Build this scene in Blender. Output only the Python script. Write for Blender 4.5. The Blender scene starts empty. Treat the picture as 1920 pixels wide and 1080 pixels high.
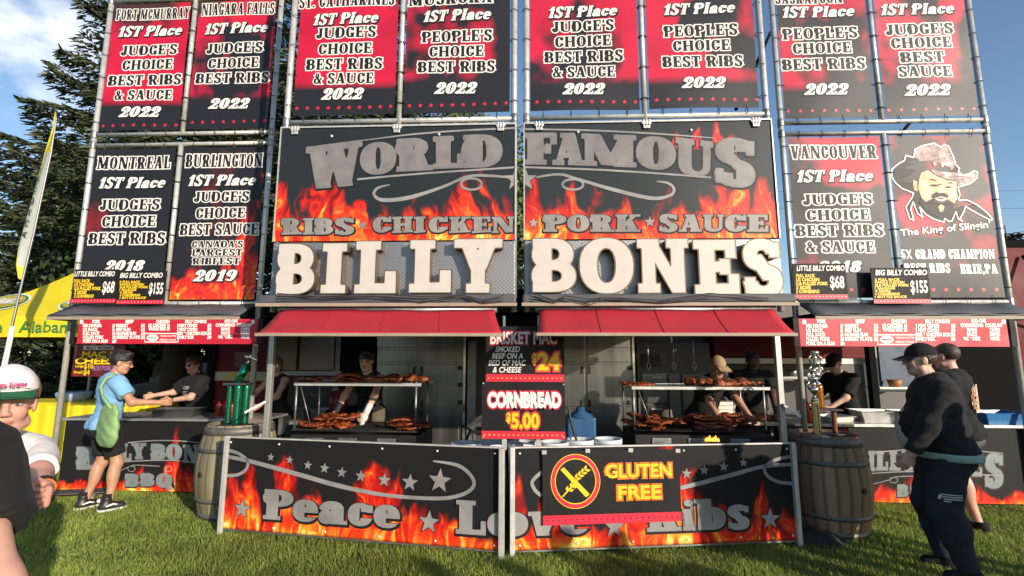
import bpy, math, random
import numpy as np
from mathutils import Vector, Matrix
from mathutils.geometry import tessellate_polygon

# ------------------------------------------------------------------ camera, world, sun, exposure
SC = bpy.context.scene
COL = SC.collection
rng = np.random.default_rng(7)
random.seed(7)
CAM_H = 1.65
F_PX, PITCH, ROLL, YAW = 910.12, math.radians(7.954), math.radians(0.158), math.radians(-2.486)
cd = bpy.data.cameras.new('camera')
cam = bpy.data.objects.new('camera', cd)
COL.objects.link(cam)
cd.sensor_width = 36.0
cd.lens = 36.0 * F_PX / 1920.0
cd.clip_start = 0.05
cd.clip_end = 3000
cam.matrix_world = (Matrix.Translation((0, 0, CAM_H)) @ Matrix.Rotation(-YAW, 4, 'Z')
                    @ Matrix.Rotation(math.pi / 2 + PITCH, 4, 'X') @ Matrix.Rotation(ROLL, 4, 'Z'))
SC.camera = cam

SUN_DIR = Vector((0.665, -0.71, 0.265)).normalized()
SUN_EL = math.asin(SUN_DIR.z)
SUN_AZ = math.atan2(SUN_DIR.x, SUN_DIR.y)
sl = bpy.data.lights.new('sun', 'SUN')
sl.energy = 4.4
sl.angle = math.radians(0.6)
sl.color = (1.0, 0.88, 0.73)
so = bpy.data.objects.new('sun', sl)
COL.objects.link(so)
so.location = (8, -6, 8)
so.rotation_euler = SUN_DIR.to_track_quat('Z', 'Y').to_euler()
SC.view_settings.view_transform = 'Standard'
SC.view_settings.look = 'None'
SC.view_settings.exposure = 0.36
SC.view_settings.gamma = 1.0
SC.cycles.max_bounces = 6
SC.cycles.transparent_max_bounces = 8
SC.cycles.caustics_reflective = False
SC.cycles.caustics_refractive = False


def ray(x, y):
    u, v = x - 960, y - 540
    c, s = math.cos(ROLL), math.sin(ROLL)
    u, v = (u * c + v * s) / F_PX, (-u * s + v * c) / F_PX
    X, Y, Z = u, math.cos(PITCH) + v * math.sin(PITCH), math.sin(PITCH) - v * math.cos(PITCH)
    c, s = math.cos(YAW), math.sin(YAW)
    return Vector((X * c + Y * s, -X * s + Y * c, Z))


ORG = Vector((0, 0, CAM_H))


def at(x, y, Y):            # where the sight line of a photo point meets the vertical plane at depth Y
    d = ray(x, y)
    return ORG + d * (Y / d.y)


def on_ground(x, y, z=0.0):
    d = ray(x, y)
    return ORG + d * ((z - CAM_H) / d.z)


w = bpy.data.worlds.new('World')
SC.world = w
w.use_nodes = True
nt = w.node_tree
for n in list(nt.nodes):
    nt.nodes.remove(n)
N = nt.nodes.new
out = N('ShaderNodeOutputWorld'); bg = N('ShaderNodeBackground'); sky = N('ShaderNodeTexSky')
sky.sky_type = 'NISHITA'; sky.sun_disc = False
sky.sun_elevation = SUN_EL; sky.sun_rotation = SUN_AZ
sky.air_density = 1.0; sky.dust_density = 0.5; sky.ozone_density = 2.3
bg.inputs['Strength'].default_value = 0.15
tc = N('ShaderNodeTexCoord')
L = nt.links.new


def wmath(op, a, b=None):
    m = N('ShaderNodeMath'); m.operation = op
    for i, q in enumerate((a, b)):
        if q is None: continue
        if isinstance(q, (int, float)): m.inputs[i].default_value = q
        else: L(q, m.inputs[i])
    return m.outputs[0]


def cloud_band(px, py, r0, r1, stretch_rot, scale):
    d = ray(px, py).normalized()
    vd = N('ShaderNodeVectorMath'); vd.operation = 'DISTANCE'
    L(tc.outputs['Generated'], vd.inputs[0]); vd.inputs[1].default_value = d
    mr = N('ShaderNodeMapRange'); mr.interpolation_type = 'SMOOTHSTEP'
    L(vd.outputs['Value'], mr.inputs[0])
    mr.inputs[1].default_value = r0; mr.inputs[2].default_value = r1
    mr.inputs[3].default_value = 1; mr.inputs[4].default_value = 0
    mp = N('ShaderNodeMapping'); mp.inputs['Rotation'].default_value = stretch_rot
    mp.inputs['Scale'].default_value = scale
    L(tc.outputs['Generated'], mp.inputs[0])
    nz = N('ShaderNodeTexNoise'); nz.inputs['Scale'].default_value = 5; nz.inputs['Detail'].default_value = 7
    nz.inputs['Roughness'].default_value = 0.55; nz.inputs['Distortion'].default_value = 0.6
    L(mp.outputs[0], nz.inputs['Vector'])
    m2 = N('ShaderNodeMapRange'); L(nz.outputs[0], m2.inputs[0])
    m2.inputs[1].default_value = 0.40; m2.inputs[2].default_value = 0.68
    m2.inputs[3].default_value = 0; m2.inputs[4].default_value = .72
    return wmath('MULTIPLY', mr.outputs[0], m2.outputs[0])


cl = cloud_band(30, 45, 0.02, 0.20, (0, 0.55, 0.3), (1.2, 1.2, 3.4))
mx = N('ShaderNodeMix'); mx.data_type = 'RGBA'
L(cl, mx.inputs[0]); L(sky.outputs[0], mx.inputs[6]); mx.inputs[7].default_value = (7.6, 7.7, 8.0, 1)
L(mx.outputs[2], bg.inputs['Color'])
L(bg.outputs[0], out.inputs['Surface'])

# ------------------------------------------------------------------ object helpers


def link(o, parent=None, label=None, cat=None, group=None, kind=None):
    COL.objects.link(o)
    if parent is not None: o.parent = parent
    if label: o['label'] = label
    if cat: o['category'] = cat
    if group: o['group'] = group
    if kind: o['kind'] = kind
    return o


def thing(name, label, cat, loc=(0, 0, 0), rz=0.0, group=None):
    o = bpy.data.objects.new(name, None)
    o.empty_display_size = 0.1
    o.location = loc
    o.rotation_euler = (0, 0, rz)
    return link(o, None, label, cat, group)


def copy_tree(o, parent=None, label=None):
    c = o.copy()
    COL.objects.link(c)
    if parent is not None: c.parent = parent
    if label: c['label'] = label
    for ch in list(o.children): copy_tree(ch, c)
    return c


class MB:
    """collects shapes and links them as ONE mesh object"""
    def __init__(s):
        s.v = []; s.f = []; s.m = []; s.n = 0; s.c = []; s.sm = []

    def add(s, v, f, m=0, smooth=False, col=None):
        b = s.n
        v = [tuple(q) for q in v]
        s.v += v; s.n += len(v)
        s.f += [tuple(int(i) + b for i in q) for q in f]
        s.m += [m] * len(f); s.sm += [smooth] * len(f)
        if col is not None:
            if len(s.c) < b: s.c += [(1, 1, 1)] * (b - len(s.c))
            s.c += [tuple(q) for q in col]
        return s

    def box(s, x0, y0, z0, x1, y1, z1, m=0):
        v = [(x0, y0, z0), (x1, y0, z0), (x1, y1, z0), (x0, y1, z0), (x0, y0, z1), (x1, y0, z1), (x1, y1, z1), (x0, y1, z1)]
        return s.add(v, [(0, 3, 2, 1), (4, 5, 6, 7), (0, 1, 5, 4), (1, 2, 6, 5), (2, 3, 7, 6), (3, 0, 4, 7)], m)

    def beam(s, p0, p1, w_, h_, m=0, up=(0, 0, 1)):
        p0, p1 = Vector(p0), Vector(p1)
        d = (p1 - p0).normalized(); u = Vector(up)
        a = d.cross(u)
        if a.length < 1e-4: a = d.cross(Vector((0, 1, 0)))
        a.normalize(); b = a.cross(d)
        v = []
        for p in (p0, p1):
            for i, j in ((-1, -1), (1, -1), (1, 1), (-1, 1)):
                v.append(p + a * (i * w_ / 2) + b * (j * h_ / 2))
        return s.add(v, [(3, 2, 1, 0), (4, 5, 6, 7), (0, 1, 5, 4), (1, 2, 6, 5), (2, 3, 7, 6), (3, 0, 4, 7)], m)

    def tube(s, pts, r, n=8, m=0, caps=True, smooth=True):
        pts = [Vector(p) for p in pts]
        rs = r if isinstance(r, (list, tuple)) else [r] * len(pts)
        v = []; f = []; a = None
        for i, p in enumerate(pts):
            d = (pts[min(i + 1, len(pts) - 1)] - pts[max(i - 1, 0)]).normalized()
            if a is None:
                a = d.cross(Vector((0, 0, 1)))
                if a.length < 1e-3: a = d.cross(Vector((0, 1, 0)))
            a = (a - d * a.dot(d)).normalized(); b = d.cross(a)
            for k in range(n):
                t = 2 * math.pi * k / n
                v.append(p + (a * math.cos(t) + b * math.sin(t)) * rs[i])
        for i in range(len(pts) - 1):
            for k in range(n):
                k2 = (k + 1) % n
                f.append((i * n + k, i * n + k2, (i + 1) * n + k2, (i + 1) * n + k))
        s.add(v, f, m, smooth)
        if caps:
            b0 = s.n - len(v)
            s.f += [tuple(b0 + k for k in range(n))[::-1], tuple(b0 + len(v) - n + k for k in range(n))]
            s.m += [m, m]; s.sm += [False, False]
        return s

    def lathe(s, prof, c=(0, 0, 0), n=24, m=0, smooth=True, axis=None):
        M = Matrix.Identity(3) if axis is None else Vector((0, 0, 1)).rotation_difference(Vector(axis)).to_matrix()
        c = Vector(c); v = []; f = []
        for r, z in prof:
            for k in range(n):
                t = 2 * math.pi * k / n
                v.append(c + M @ Vector((r * math.cos(t), r * math.sin(t), z)))
        for i in range(len(prof) - 1):
            for k in range(n):
                k2 = (k + 1) % n
                f.append((i * n + k, i * n + k2, (i + 1) * n + k2, (i + 1) * n + k))
        return s.add(v, f, m, smooth)

    def ball(s, c, r, n=10, m=0):
        r = r if isinstance(r, (tuple, list)) else (r, r, r)
        v = []; f = []; h = n // 2 + 1
        for i in range(h + 1):
            p = math.pi * i / h
            for k in range(n):
                t = 2 * math.pi * k / n
                v.append((c[0] + r[0] * math.sin(p) * math.cos(t), c[1] + r[1] * math.sin(p) * math.sin(t), c[2] - r[2] * math.cos(p)))
        for i in range(h):
            for k in range(n):
                k2 = (k + 1) % n
                f.append((i * n + k, i * n + k2, (i + 1) * n + k2, (i + 1) * n + k))
        return s.add(v, f, m, True)

    def prism(s, poly, y0, y1, m=0):          # polygon in x,z pushed from y0 to y1
        n = len(poly)
        v = [(x, y0, z) for x, z in poly] + [(x, y1, z) for x, z in poly]
        f = [tuple(range(n)), tuple(range(2 * n - 1, n - 1, -1))]
        f += [(i, i + n, (i + 1) % n + n, (i + 1) % n) for i in range(n)]
        return s.add(v, f, m)

    def mesh(s, name, mats):
        me = bpy.data.meshes.new(name)
        me.from_pydata(s.v, [], s.f)
        for q in (mats if isinstance(mats, (list, tuple)) else [mats]): me.materials.append(q)
        me.polygons.foreach_set('material_index', s.m)
        me.polygons.foreach_set('use_smooth', s.sm)
        if s.c:
            s.c += [(1, 1, 1)] * (s.n - len(s.c))
            a = me.color_attributes.new('Col', 'FLOAT_COLOR', 'POINT')
            cc = np.ones((s.n, 4), dtype=np.float32); cc[:, :3] = np.array(s.c)
            a.data.foreach_set('color', cc.ravel())
        me.update()
        return me

    def build(s, name, mats, parent=None, label=None, cat=None, group=None, kind=None, bevel=0, loc=None):
        o = bpy.data.objects.new(name, s.mesh(name, mats))
        if loc is not None: o.location = loc
        if bevel:
            b = o.modifiers.new('bevel', 'BEVEL'); b.width = bevel; b.segments = 2; b.limit_method = 'ANGLE'
            b.harden_normals = False
        return link(o, parent, label, cat, group, kind)


def np_mesh(name, v, f, mats, col=None, smooth=False):
    """v (n,3), f (m,k) arrays -> mesh"""
    me = bpy.data.meshes.new(name)
    v = np.ascontiguousarray(v, dtype=np.float32); f = np.ascontiguousarray(f, dtype=np.int32)
    me.vertices.add(len(v)); me.vertices.foreach_set('co', v.ravel())
    k = f.shape[1]
    me.loops.add(f.size); me.loops.foreach_set('vertex_index', f.ravel())
    me.polygons.add(len(f)); me.polygons.foreach_set('loop_start', np.arange(0, f.size, k, dtype=np.int32))
    try: me.polygons.foreach_set('loop_total', np.full(len(f), k, dtype=np.int32))
    except Exception: pass
    for q in (mats if isinstance(mats, (list, tuple)) else [mats]): me.materials.append(q)
    me.polygons.foreach_set('use_smooth', np.full(len(f), smooth, dtype=bool))
    if col is not None:
        a = me.color_attributes.new('Col', 'FLOAT_COLOR', 'POINT')
        cc = np.ones((len(v), 4), dtype=np.float32); cc[:, :3] = col
        a.data.foreach_set('color', cc.ravel())
    me.update(calc_edges=True)
    me.validate()
    return me


def np_obj(name, v, f, mats, parent=None, label=None, cat=None, group=None, kind=None, col=None, smooth=False):
    return link(bpy.data.objects.new(name, np_mesh(name, v, f, mats, col, smooth)), parent, label, cat, group, kind)


# ------------------------------------------------------------------ materials
MATS = {}


def pm(name, col, rough=0.5, metal=0.0, spec=0.5, var=0.12, vscale=8.0, bump=0.0, bscale=60.0, emit=None,
       vcol=False, stretch=None, sheen=0.0, coat=0.0, trans=0.0, alt=None, rvar=0.1, sss=0.0):
    if name in MATS: return MATS[name]
    m = bpy.data.materials.new(name); m.use_nodes = True
    t = m.node_tree; b = t.nodes['Principled BSDF']; K = t.nodes.new; LL = t.links.new
    b.inputs['Roughness'].default_value = rough; b.inputs['Metallic'].default_value = metal
    b.inputs['Specular IOR Level'].default_value = spec
    if sheen: b.inputs['Sheen Weight'].default_value = sheen
    if coat: b.inputs['Coat Weight'].default_value = coat
    if trans: b.inputs['Transmission Weight'].default_value = trans
    if sss:
        b.inputs['Subsurface Weight'].default_value = sss
        b.inputs['Subsurface Radius'].default_value = (0.012, 0.005, 0.003)
    co = K('ShaderNodeTexCoord'); src = co.outputs['Object']
    if stretch:
        mp = K('ShaderNodeMapping'); mp.inputs['Scale'].default_value = stretch
        LL(src, mp.inputs[0]); src = mp.outputs[0]
    nz = K('ShaderNodeTexNoise'); nz.inputs['Scale'].default_value = vscale; nz.inputs['Detail'].default_value = 5
    nz.inputs['Roughness'].default_value = 0.6
    LL(src, nz.inputs['Vector'])
    if vcol:
        at_ = K('ShaderNodeVertexColor'); at_.layer_name = 'Col'; base = at_.outputs['Color']
    else:
        rgb = K('ShaderNodeRGB'); rgb.outputs[0].default_value = (*col, 1); base = rgb.outputs[0]
    if alt is not None:
        mx_ = K('ShaderNodeMix'); mx_.data_type = 'RGBA'
        mr_ = K('ShaderNodeMapRange'); LL(nz.outputs[0], mr_.inputs[0]); mr_.inputs[1].default_value = .42; mr_.inputs[2].default_value = .62
        LL(mr_.outputs[0], mx_.inputs[0]); LL(base, mx_.inputs[6]); mx_.inputs[7].default_value = (*alt, 1)
        base = mx_.outputs[2]
    hs = K('ShaderNodeHueSaturation')
    mr = K('ShaderNodeMapRange'); LL(nz.outputs[0], mr.inputs[0])
    mr.inputs[1].default_value = .25; mr.inputs[2].default_value = .75
    mr.inputs[3].default_value = 1 - var; mr.inputs[4].default_value = 1 + var
    LL(mr.outputs[0], hs.inputs['Value']); LL(base, hs.inputs['Color'])
    LL(hs.outputs[0], b.inputs['Base Color'])
    if rvar:
        m3 = K('ShaderNodeMapRange'); LL(nz.outputs[0], m3.inputs[0]); m3.inputs[1].default_value = .3; m3.inputs[2].default_value = .7
        m3.inputs[3].default_value = max(rough - rvar, .03); m3.inputs[4].default_value = min(rough + rvar, 1)
        LL(m3.outputs[0], b.inputs['Roughness'])
    if bump:
        n2 = K('ShaderNodeTexNoise'); n2.inputs['Scale'].default_value = bscale; n2.inputs['Detail'].default_value = 4
        LL(src, n2.inputs['Vector'])
        bp = K('ShaderNodeBump'); bp.inputs['Strength'].default_value = bump; bp.inputs['Distance'].default_value = 0.01
        LL(n2.outputs[0], bp.inputs['Height']); LL(bp.outputs[0], b.inputs['Normal'])
    if emit:
        b.inputs['Emission Color'].default_value = (*emit[:3], 1); b.inputs['Emission Strength'].default_value = emit[3]
    MATS[name] = m
    return m


M_ALU = pm('galvanised_pipe', (.60, .585, .55), .40, .45, var=.15, vscale=14)
M_ALU_D = pm('dull_steel', (.30, .30, .30), .45, .8, var=.25, vscale=9)
M_TIE = pm('black_tie', (.015, .015, .016), .5)
M_PRINT = pm('printed_vinyl', (1, 1, 1), .48, spec=.34, vcol=True, var=.04, vscale=3, bump=.10, bscale=1.3, rvar=0)
M_PRINTLOW = pm('printed_board', (1, 1, 1), .55, spec=.16, vcol=True, var=.05, vscale=3, bump=.06, bscale=2, rvar=0)
M_INK_W = pm('white_ink', (.80, .77, .72), .45, var=.05, rvar=0)
M_INK_K = pm('black_ink', (.014, .013, .015), .5, spec=.3, var=.1, rvar=0)
M_INK_R = pm('red_ink', (.62, .02, .05), .45, var=.08, rvar=0)
M_INK_Y = pm('yellow_ink', (.85, .55, .02), .45, var=.06)
M_INK_O = pm('orange_ink', (.75, .16, .01), .45, var=.06)
M_INK_G = pm('silver_ink', (.27, .258, .25), .42, vcol=False, var=.4, vscale=2.4)
M_INK_GD = pm('dark_silver_ink', (.19, .18, .18), .42, var=.35, vscale=2.4)
M_INK_P = pm('purple_ink', (.28, .17, .36), .5)
M_BLACK = pm('black_board', (.016, .015, .016), .55, spec=.18, var=.2, vscale=3)
M_RED = pm('red_canvas', (.46, .014, .03), .65, var=.10, vscale=2.5, bump=.15, bscale=5)
M_STEEL = pm('stainless_steel', (.22, .215, .20), .32, .85, var=.40, vscale=1.6, stretch=(3, 3, .25), rvar=.06)  # vertical colour streaks stand in for light streaks reflected on the steel
M_DARK = pm('black_parts_and_shade', (.010, .010, .011), .9, spec=.05)  # near-black for dark parts and for sheets painted as shade
M_WHITEP = pm('white_paint', (.78, .74, .68), .4, var=.05)
M_RUBBER = pm('black_rubber', (.02, .02, .02), .6)
# ------------------------------------------------------------------ slab-serif lettering drawn by code


def _box(x0, y0, x1, y1):
    return lambda X, Y: np.maximum(np.maximum(x0 - X, X - x1), np.maximum(y0 - Y, Y - y1))


def _poly(*pts):                        # convex
    c = np.mean(np.array(pts), axis=0)
    pl = []
    for i in range(len(pts)):
        (ax, ay), (bx, by) = pts[i], pts[(i + 1) % len(pts)]
        nx, ny = by - ay, ax - bx
        l = math.hypot(nx, ny) + 1e-9; nx /= l; ny /= l
        if (c[0] - ax) * nx + (c[1] - ay) * ny > 0: nx, ny = -nx, -ny
        pl.append((nx, ny, nx * ax + ny * ay))
    def f(X, Y):
        d = None
        for nx, ny, k in pl:
            q = nx * X + ny * Y - k
            d = q if d is None else np.maximum(d, q)
        return d
    return f


def _ell(cx, cy, rx, ry, e=2.25):
    rx = max(rx, .004); ry = max(ry, .004)
    def f(X, Y):
        a = np.abs(X - cx) / rx; b = np.abs(Y - cy) / ry
        k = (a ** e + b ** e) ** (1 / e) + 1e-9
        g = np.sqrt((a ** (e - 1) / rx) ** 2 + (b ** (e - 1) / ry) ** 2) * k ** (1 - e) + 1e-9
        return (k - 1) / g
    return f


def _ring(cx, cy, rx, ry, tx, ty):
    a, b = _ell(cx, cy, rx, ry), _ell(cx, cy, rx - tx, ry - ty)
    return lambda X, Y: np.maximum(a(X, Y), -b(X, Y))


def _and(*fs): return lambda X, Y: np.maximum.reduce([f(X, Y) for f in fs])
def _not(f): return lambda X, Y: -f(X, Y)
def _or(*fs): return lambda X, Y: np.minimum.reduce([f(X, Y) for f in fs])


def glyph(ch, st):
    """returns (list of shapes, width); cap height 1. st: S stem, T thin, sl serif length, sh serif height, w width"""
    S, T, sl, sh, w = st['S'], st['T'], st['sl'], st['sh'], st['w']
    G = []
    A = G.append
    def stem(x, y0=0, y1=1, lo=True, hi=True, wd=None):
        wd = wd or S
        A(_box(x, y0, x + wd, y1))
        if sl:
            if lo: A(_box(x - sl, y0, x + wd + sl, y0 + sh))
            if hi: A(_box(x - sl, y1 - sh, x + wd + sl, y1))
    def tick(x, y0, y1, wd=None):
        A(_box(x, y0, x + (wd or max(T * .9, .07)), y1))
    def bowl(x0, x1, y0, y1):
        xm = x0 + (x1 - x0) * .42; my = (y0 + y1) / 2
        o_ = _or(_box(x0, y0, xm, y1), _ell(xm, my, x1 - xm, (y1 - y0) / 2))
        i_ = _or(_box(x0 - .01, y0 + T, xm, y1 - T), _ell(xm, my, x1 - xm - S, (y1 - y0) / 2 - T))
        A(_and(o_, _not(i_)))
    def diag(xa, ya, xb, yb, wd):
        A(_poly((xa - wd / 2, ya), (xa + wd / 2, ya), (xb + wd / 2, yb), (xb - wd / 2, yb)))
    tk = max(T * .9, .07)
    if ch == ' ': return [], .34 * w
    if ch == 'A':
        W_ = .86 * w + S * .35; c = W_ / 2
        diag(sl + T * .7, 0, c - S * .12, 1, T * 1.35); diag(W_ - sl - S * .5, 0, c + S * .02, 1, S * 1.06)
        A(_box(W_ * .22, .24, W_ * .72, .24 + T))
        if sl:
            A(_box(0, 0, sl * 2 + T * 1.4, sh)); A(_box(W_ - 2 * sl - S, 0, W_, sh)); A(_box(c - S * .75, 1 - sh * .9, c + S * .5, 1))
        return G, W_
    if ch == 'B':
        W_ = .74 * w + sl; stem(sl); bowl(sl, W_ * .95, .5 - T / 2, 1); bowl(sl, W_, 0, .5 + T / 2); return G, W_
    if ch in 'CG':
        W_ = .76 * w
        r = _ring(W_ / 2, .5, W_ / 2, .5, S, T)
        A(_and(r, _not(_box(W_ * .55, .36 if ch == 'C' else .36, W_ + .1, .66))))
        tick(W_ - tk, .64, .99)
        if ch == 'C':
            if sl: A(_box(W_ - tk * .9, .16, W_, .36))
        else:
            A(_box(W_ - S, .02, W_, .44)); A(_box(W_ - S - sl * 1.3, .44 - sh, W_ + sl * .6, .44))
        return G, W_ + (sl * .5 if ch == 'G' else 0)
    if ch == 'D':
        W_ = .80 * w + sl; stem(sl); bowl(sl, W_, 0, 1); return G, W_
    if ch in 'EF':
        W_ = .68 * w + sl; stem(sl)
        A(_box(sl, 1 - T, W_ - .03, 1)); tick(W_ - tk - .03, .66, 1)
        A(_box(sl, .5 - T / 2, W_ * .72, .5 + T / 2)); tick(W_ * .72 - tk * .6, .36, .64)
        if ch == 'E': A(_box(sl, 0, W_, T)); tick(W_ - tk, 0, .36)
        return G, W_
    if ch == 'H':
        W_ = .86 * w + 2 * sl; stem(sl); stem(W_ - sl - S); A(_box(sl, .5 - T / 2, W_ - sl, .5 + T / 2)); return G, W_
    if ch == 'I':
        stem(sl); return G, S + 2 * sl
    if ch == 'J':
        W_ = .56 * w + sl
        A(_box(W_ - sl - S, .26, W_ - sl, 1))
        if sl: A(_box(W_ - 2 * sl - S, 1 - sh, W_, 1))
        A(_and(_ring((W_ - sl) / 2, .27, (W_ - sl) / 2, .27, S, T), _box(-1, -1, 3, .27)))
        A(_ell(S * .52, .27, S * .5, .12)); return G, W_
    if ch == 'K':
        W_ = .82 * w + 2 * sl; stem(sl)
        diag(sl + S, .42, W_ - sl - T, 1, T * 1.5); diag(W_ - sl - S * .55, 0, sl + S + (W_ - S) * .16, .62, S * 1.1)
        if sl: A(_box(W_ - 2 * sl - S, 0, W_, sh)); A(_box(W_ - 3 * sl - T * 1.6, 1 - sh, W_ - .0, 1))
        return G, W_
    if ch == 'L':
        W_ = .66 * w + sl; stem(sl); A(_box(sl, 0, W_, T)); tick(W_ - tk * 1.1, 0, .42, tk * 1.1); return G, W_
    if ch == 'M':
        W_ = 1.08 * w + 2 * sl; c = W_ / 2
        tw = T * 1.3
        stem(sl, wd=tw); stem(W_ - sl - S); diag(sl + S * .5, 1, c, .04, S); diag(W_ - sl - S * .5, 1, c, .04, T * 1.4); return G, W_
    if ch == 'N':
        W_ = .90 * w + 2 * sl; tw = T * 1.35
        stem(sl, wd=tw); stem(W_ - sl - tw, lo=False, wd=tw); diag(sl + S * .55, 1, W_ - sl - S * .5, 0, S * 1.05); return G, W_
    if ch in 'OQ':
        W_ = .84 * w; A(_ring(W_ / 2, .5, W_ / 2, .5, S, T))
        if ch == 'Q': diag(W_ * .95, -.16, W_ * .5, .3, S * .8)
        return G, W_
    if ch in 'PR':
        W_ = .74 * w + sl; stem(sl); bowl(sl, W_, .44, 1)
        if ch == 'R':
            W_ = .84 * w + sl; diag(W_ - S * .55 - sl * .5, 0, sl + S + (W_ - S) * .18, .52, S * 1.05)
            if sl: A(_box(W_ - S * 1.2 - sl, 0, W_ + sl * .4, sh))
        return G, W_ + (sl * .4 if ch == 'R' else 0)
    if ch in 'Ss$':
        k = 1 if ch != 's' else st['xh']
        W_ = .70 * w * (1 if ch != 's' else .88); c = W_ / 2; th = T * 1.1
        u, l = .745 * k, .265 * k
        hu, hl = .255 * k + th * .22, .265 * k + th * .22
        A(_and(_ring(c, u, c * .95, hu, S * .92, th), _not(_box(c, u - .5, 3, u + .02))))
        A(_and(_ring(c, l, c, hl, S * .92, th), _not(_box(-1, l - .02, c, l + .5))))
        A(_poly((c * .25, u - .02), (c, u - hu + th * 1.5), (W_ - c * .22, l + .03), (c, l + hl - th * 1.5)))
        tick(W_ - tk * 1.15, u - .05 * k, .97 * k); tick(tk * .15, .03 * k, l + .06 * k)
        if ch == '$':
            A(_box(c - T * .4, -.12, c + T * .4, 1.12))
        return G, W_
    if ch == 'T':
        W_ = .78 * w; c = W_ / 2; A(_box(c - S / 2, 0, c + S / 2, 1)); A(_box(0, 1 - T, W_, 1))
        if sl: A(_box(c - S / 2 - sl, 0, c + S / 2 + sl, sh)); tick(0, .64, 1); tick(W_ - tk, .64, 1)
        return G, W_
    if ch == 'U':
        W_ = .86 * w + 2 * sl; tw = T * 1.35
        x1 = W_ - sl
        A(_box(sl, .3, sl + S, 1)); A(_box(x1 - tw, .3, x1, 1))
        A(_and(_or(_ell((sl + x1) / 2, .32, (x1 - sl) / 2, .32)), _not(_ell((sl + S + x1 - tw) / 2, .32, (x1 - tw - sl - S) / 2, .32 - T)), _box(-1, -1, 4, .32)))
        if sl: A(_box(0, 1 - sh, 2 * sl + S, 1)); A(_box(x1 - tw - sl, 1 - sh, W_, 1))
        return G, W_
    if ch in 'VvYy':
        k = st['xh'] if ch in 'vy' else 1
        W_ = (.86 * w + sl) * (.9 if k < 1 else 1); c = W_ / 2
        b = 0 if ch in 'Vv' else .42
        diag(sl + S * .5, k, c - (0 if b else .02), b, S * 1.05); diag(W_ - sl - T * .7, k, c + (0 if b else .02), b, T * 1.5)
        if b: A(_box(c - S / 2, 0, c + S / 2, .46)); A(_box(c - S / 2 - sl, 0, c + S / 2 + sl, sh))
        if sl: A(_box(0, k - sh, S + 2 * sl, k)); A(_box(W_ - T * 1.5 - 2 * sl, k - sh, W_, k))
        return G, W_
    if ch == 'W':
        W_ = 1.26 * w + sl; a, b, c = W_ * .30, W_ * .70, W_ * .5
        diag(sl + S * .5, 1, a, 0, S); diag(c, 1, a + .02, 0, T * 1.5); diag(c, 1, b, 0, S); diag(W_ - sl - T * .7, 1, b + .02, 0, T * 1.5)
        if sl: A(_box(0, 1 - sh, S + 2 * sl, 1)); A(_box(c - S * .6 - sl, 1 - sh, c + S * .6 + sl, 1)); A(_box(W_ - T * 1.5 - 2 * sl, 1 - sh, W_, 1))
        return G, W_
    if ch == 'X':
        W_ = .98 * w + sl; diag(S * .5, 1, W_ - S * .5, 0, S * .9); diag(W_ - T, 1, T, 0, T * 1.3); return G, W_
    if ch == 'Z':
        W_ = .7 * w; A(_box(0, 1 - T, W_, 1)); A(_box(0, 0, W_, T)); diag(W_ - S * .55, 1, S * .55, 0, S); return G, W_
    if ch == '0':
        W_ = .70 * w; A(_ring(W_ / 2, .5, W_ / 2, .5, S, T)); return G, W_
    if ch == '1':
        W_ = S + 3 * sl + .1; x = W_ - sl * 1.2 - S; stem(x, hi=False); A(_poly((x - .1 - sl, .72), (x + S * .3, 1), (x + S * .3, .80), (x - .1 - sl, .62))); return G, W_
    if ch == '2':
        W_ = .68 * w; c = W_ / 2
        A(_and(_ring(c, .68, c, .32, S, T), _not(_box(-1, .2, c * .8, .64)), _not(_box(-1, 0, 3, .42))))
        A(_poly((W_ - S * 1.15, .5), (W_ - .02, .62), (S * 1.1, T * .6), (0, 0), (0, T)))
        A(_ell(S * .55, .66, S * .5, .12)); A(_box(0, 0, W_, T * 1.15)); tick(W_ - tk, 0, .3); return G, W_
    if ch == '3':
        W_ = .66 * w; c = W_ / 2
        for y, h_ in ((.73, .27), (.28, .28)): A(_and(_ring(c, y, c, h_, S, T), _not(_box(-1, .25, c, .75))))
        return G, W_
    if ch == '4':
        W_ = .72 * w; A(_box(W_ * .5, 0, W_ * .5 + S, 1)); A(_box(0, .24, W_, .24 + T)); diag(T, .26, W_ * .5 + S * .3, 1, T * 1.5); return G, W_
    if ch == '5':
        W_ = .68 * w; A(_box(.05, .55, .05 + T * 1.3, 1)); A(_box(.05, 1 - T * 1.2, W_ - .03, 1))
        A(_and(_ring(W_ / 2, .32, W_ / 2, .32, S, T), _not(_box(-1, .26, W_ * .35, .5)))); return G, W_
    if ch in '69':
        W_ = .70 * w; c = W_ / 2
        y = .31 if ch == '6' else .69
        A(_ring(c, y, c, .31, S, T)); A(_and(_ring(c, .5, c, .5, S, T), _box(-1, .3, c, 2) if ch == '6' else _box(c, -1, 3, .7), ))
        A(_and(_ring(c, .5, c, .5, S, T), _box(c * .9, .8, W_ * .95, 2) if ch == '6' else _box(W_ * .05, -1, c * 1.1, .2)))
        return G, W_
    if ch == '8':
        W_ = .70 * w; c = W_ / 2; A(_ring(c, .745, c * .92, .255, S, T * .9)); A(_ring(c, .28, c, .28, S, T * .9)); return G, W_
    if ch == '7':
        W_ = .66 * w; A(_box(0, 1 - T * 1.2, W_, 1)); diag(W_ - S * .55, 1, S * .8, 0, S); return G, W_
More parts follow.
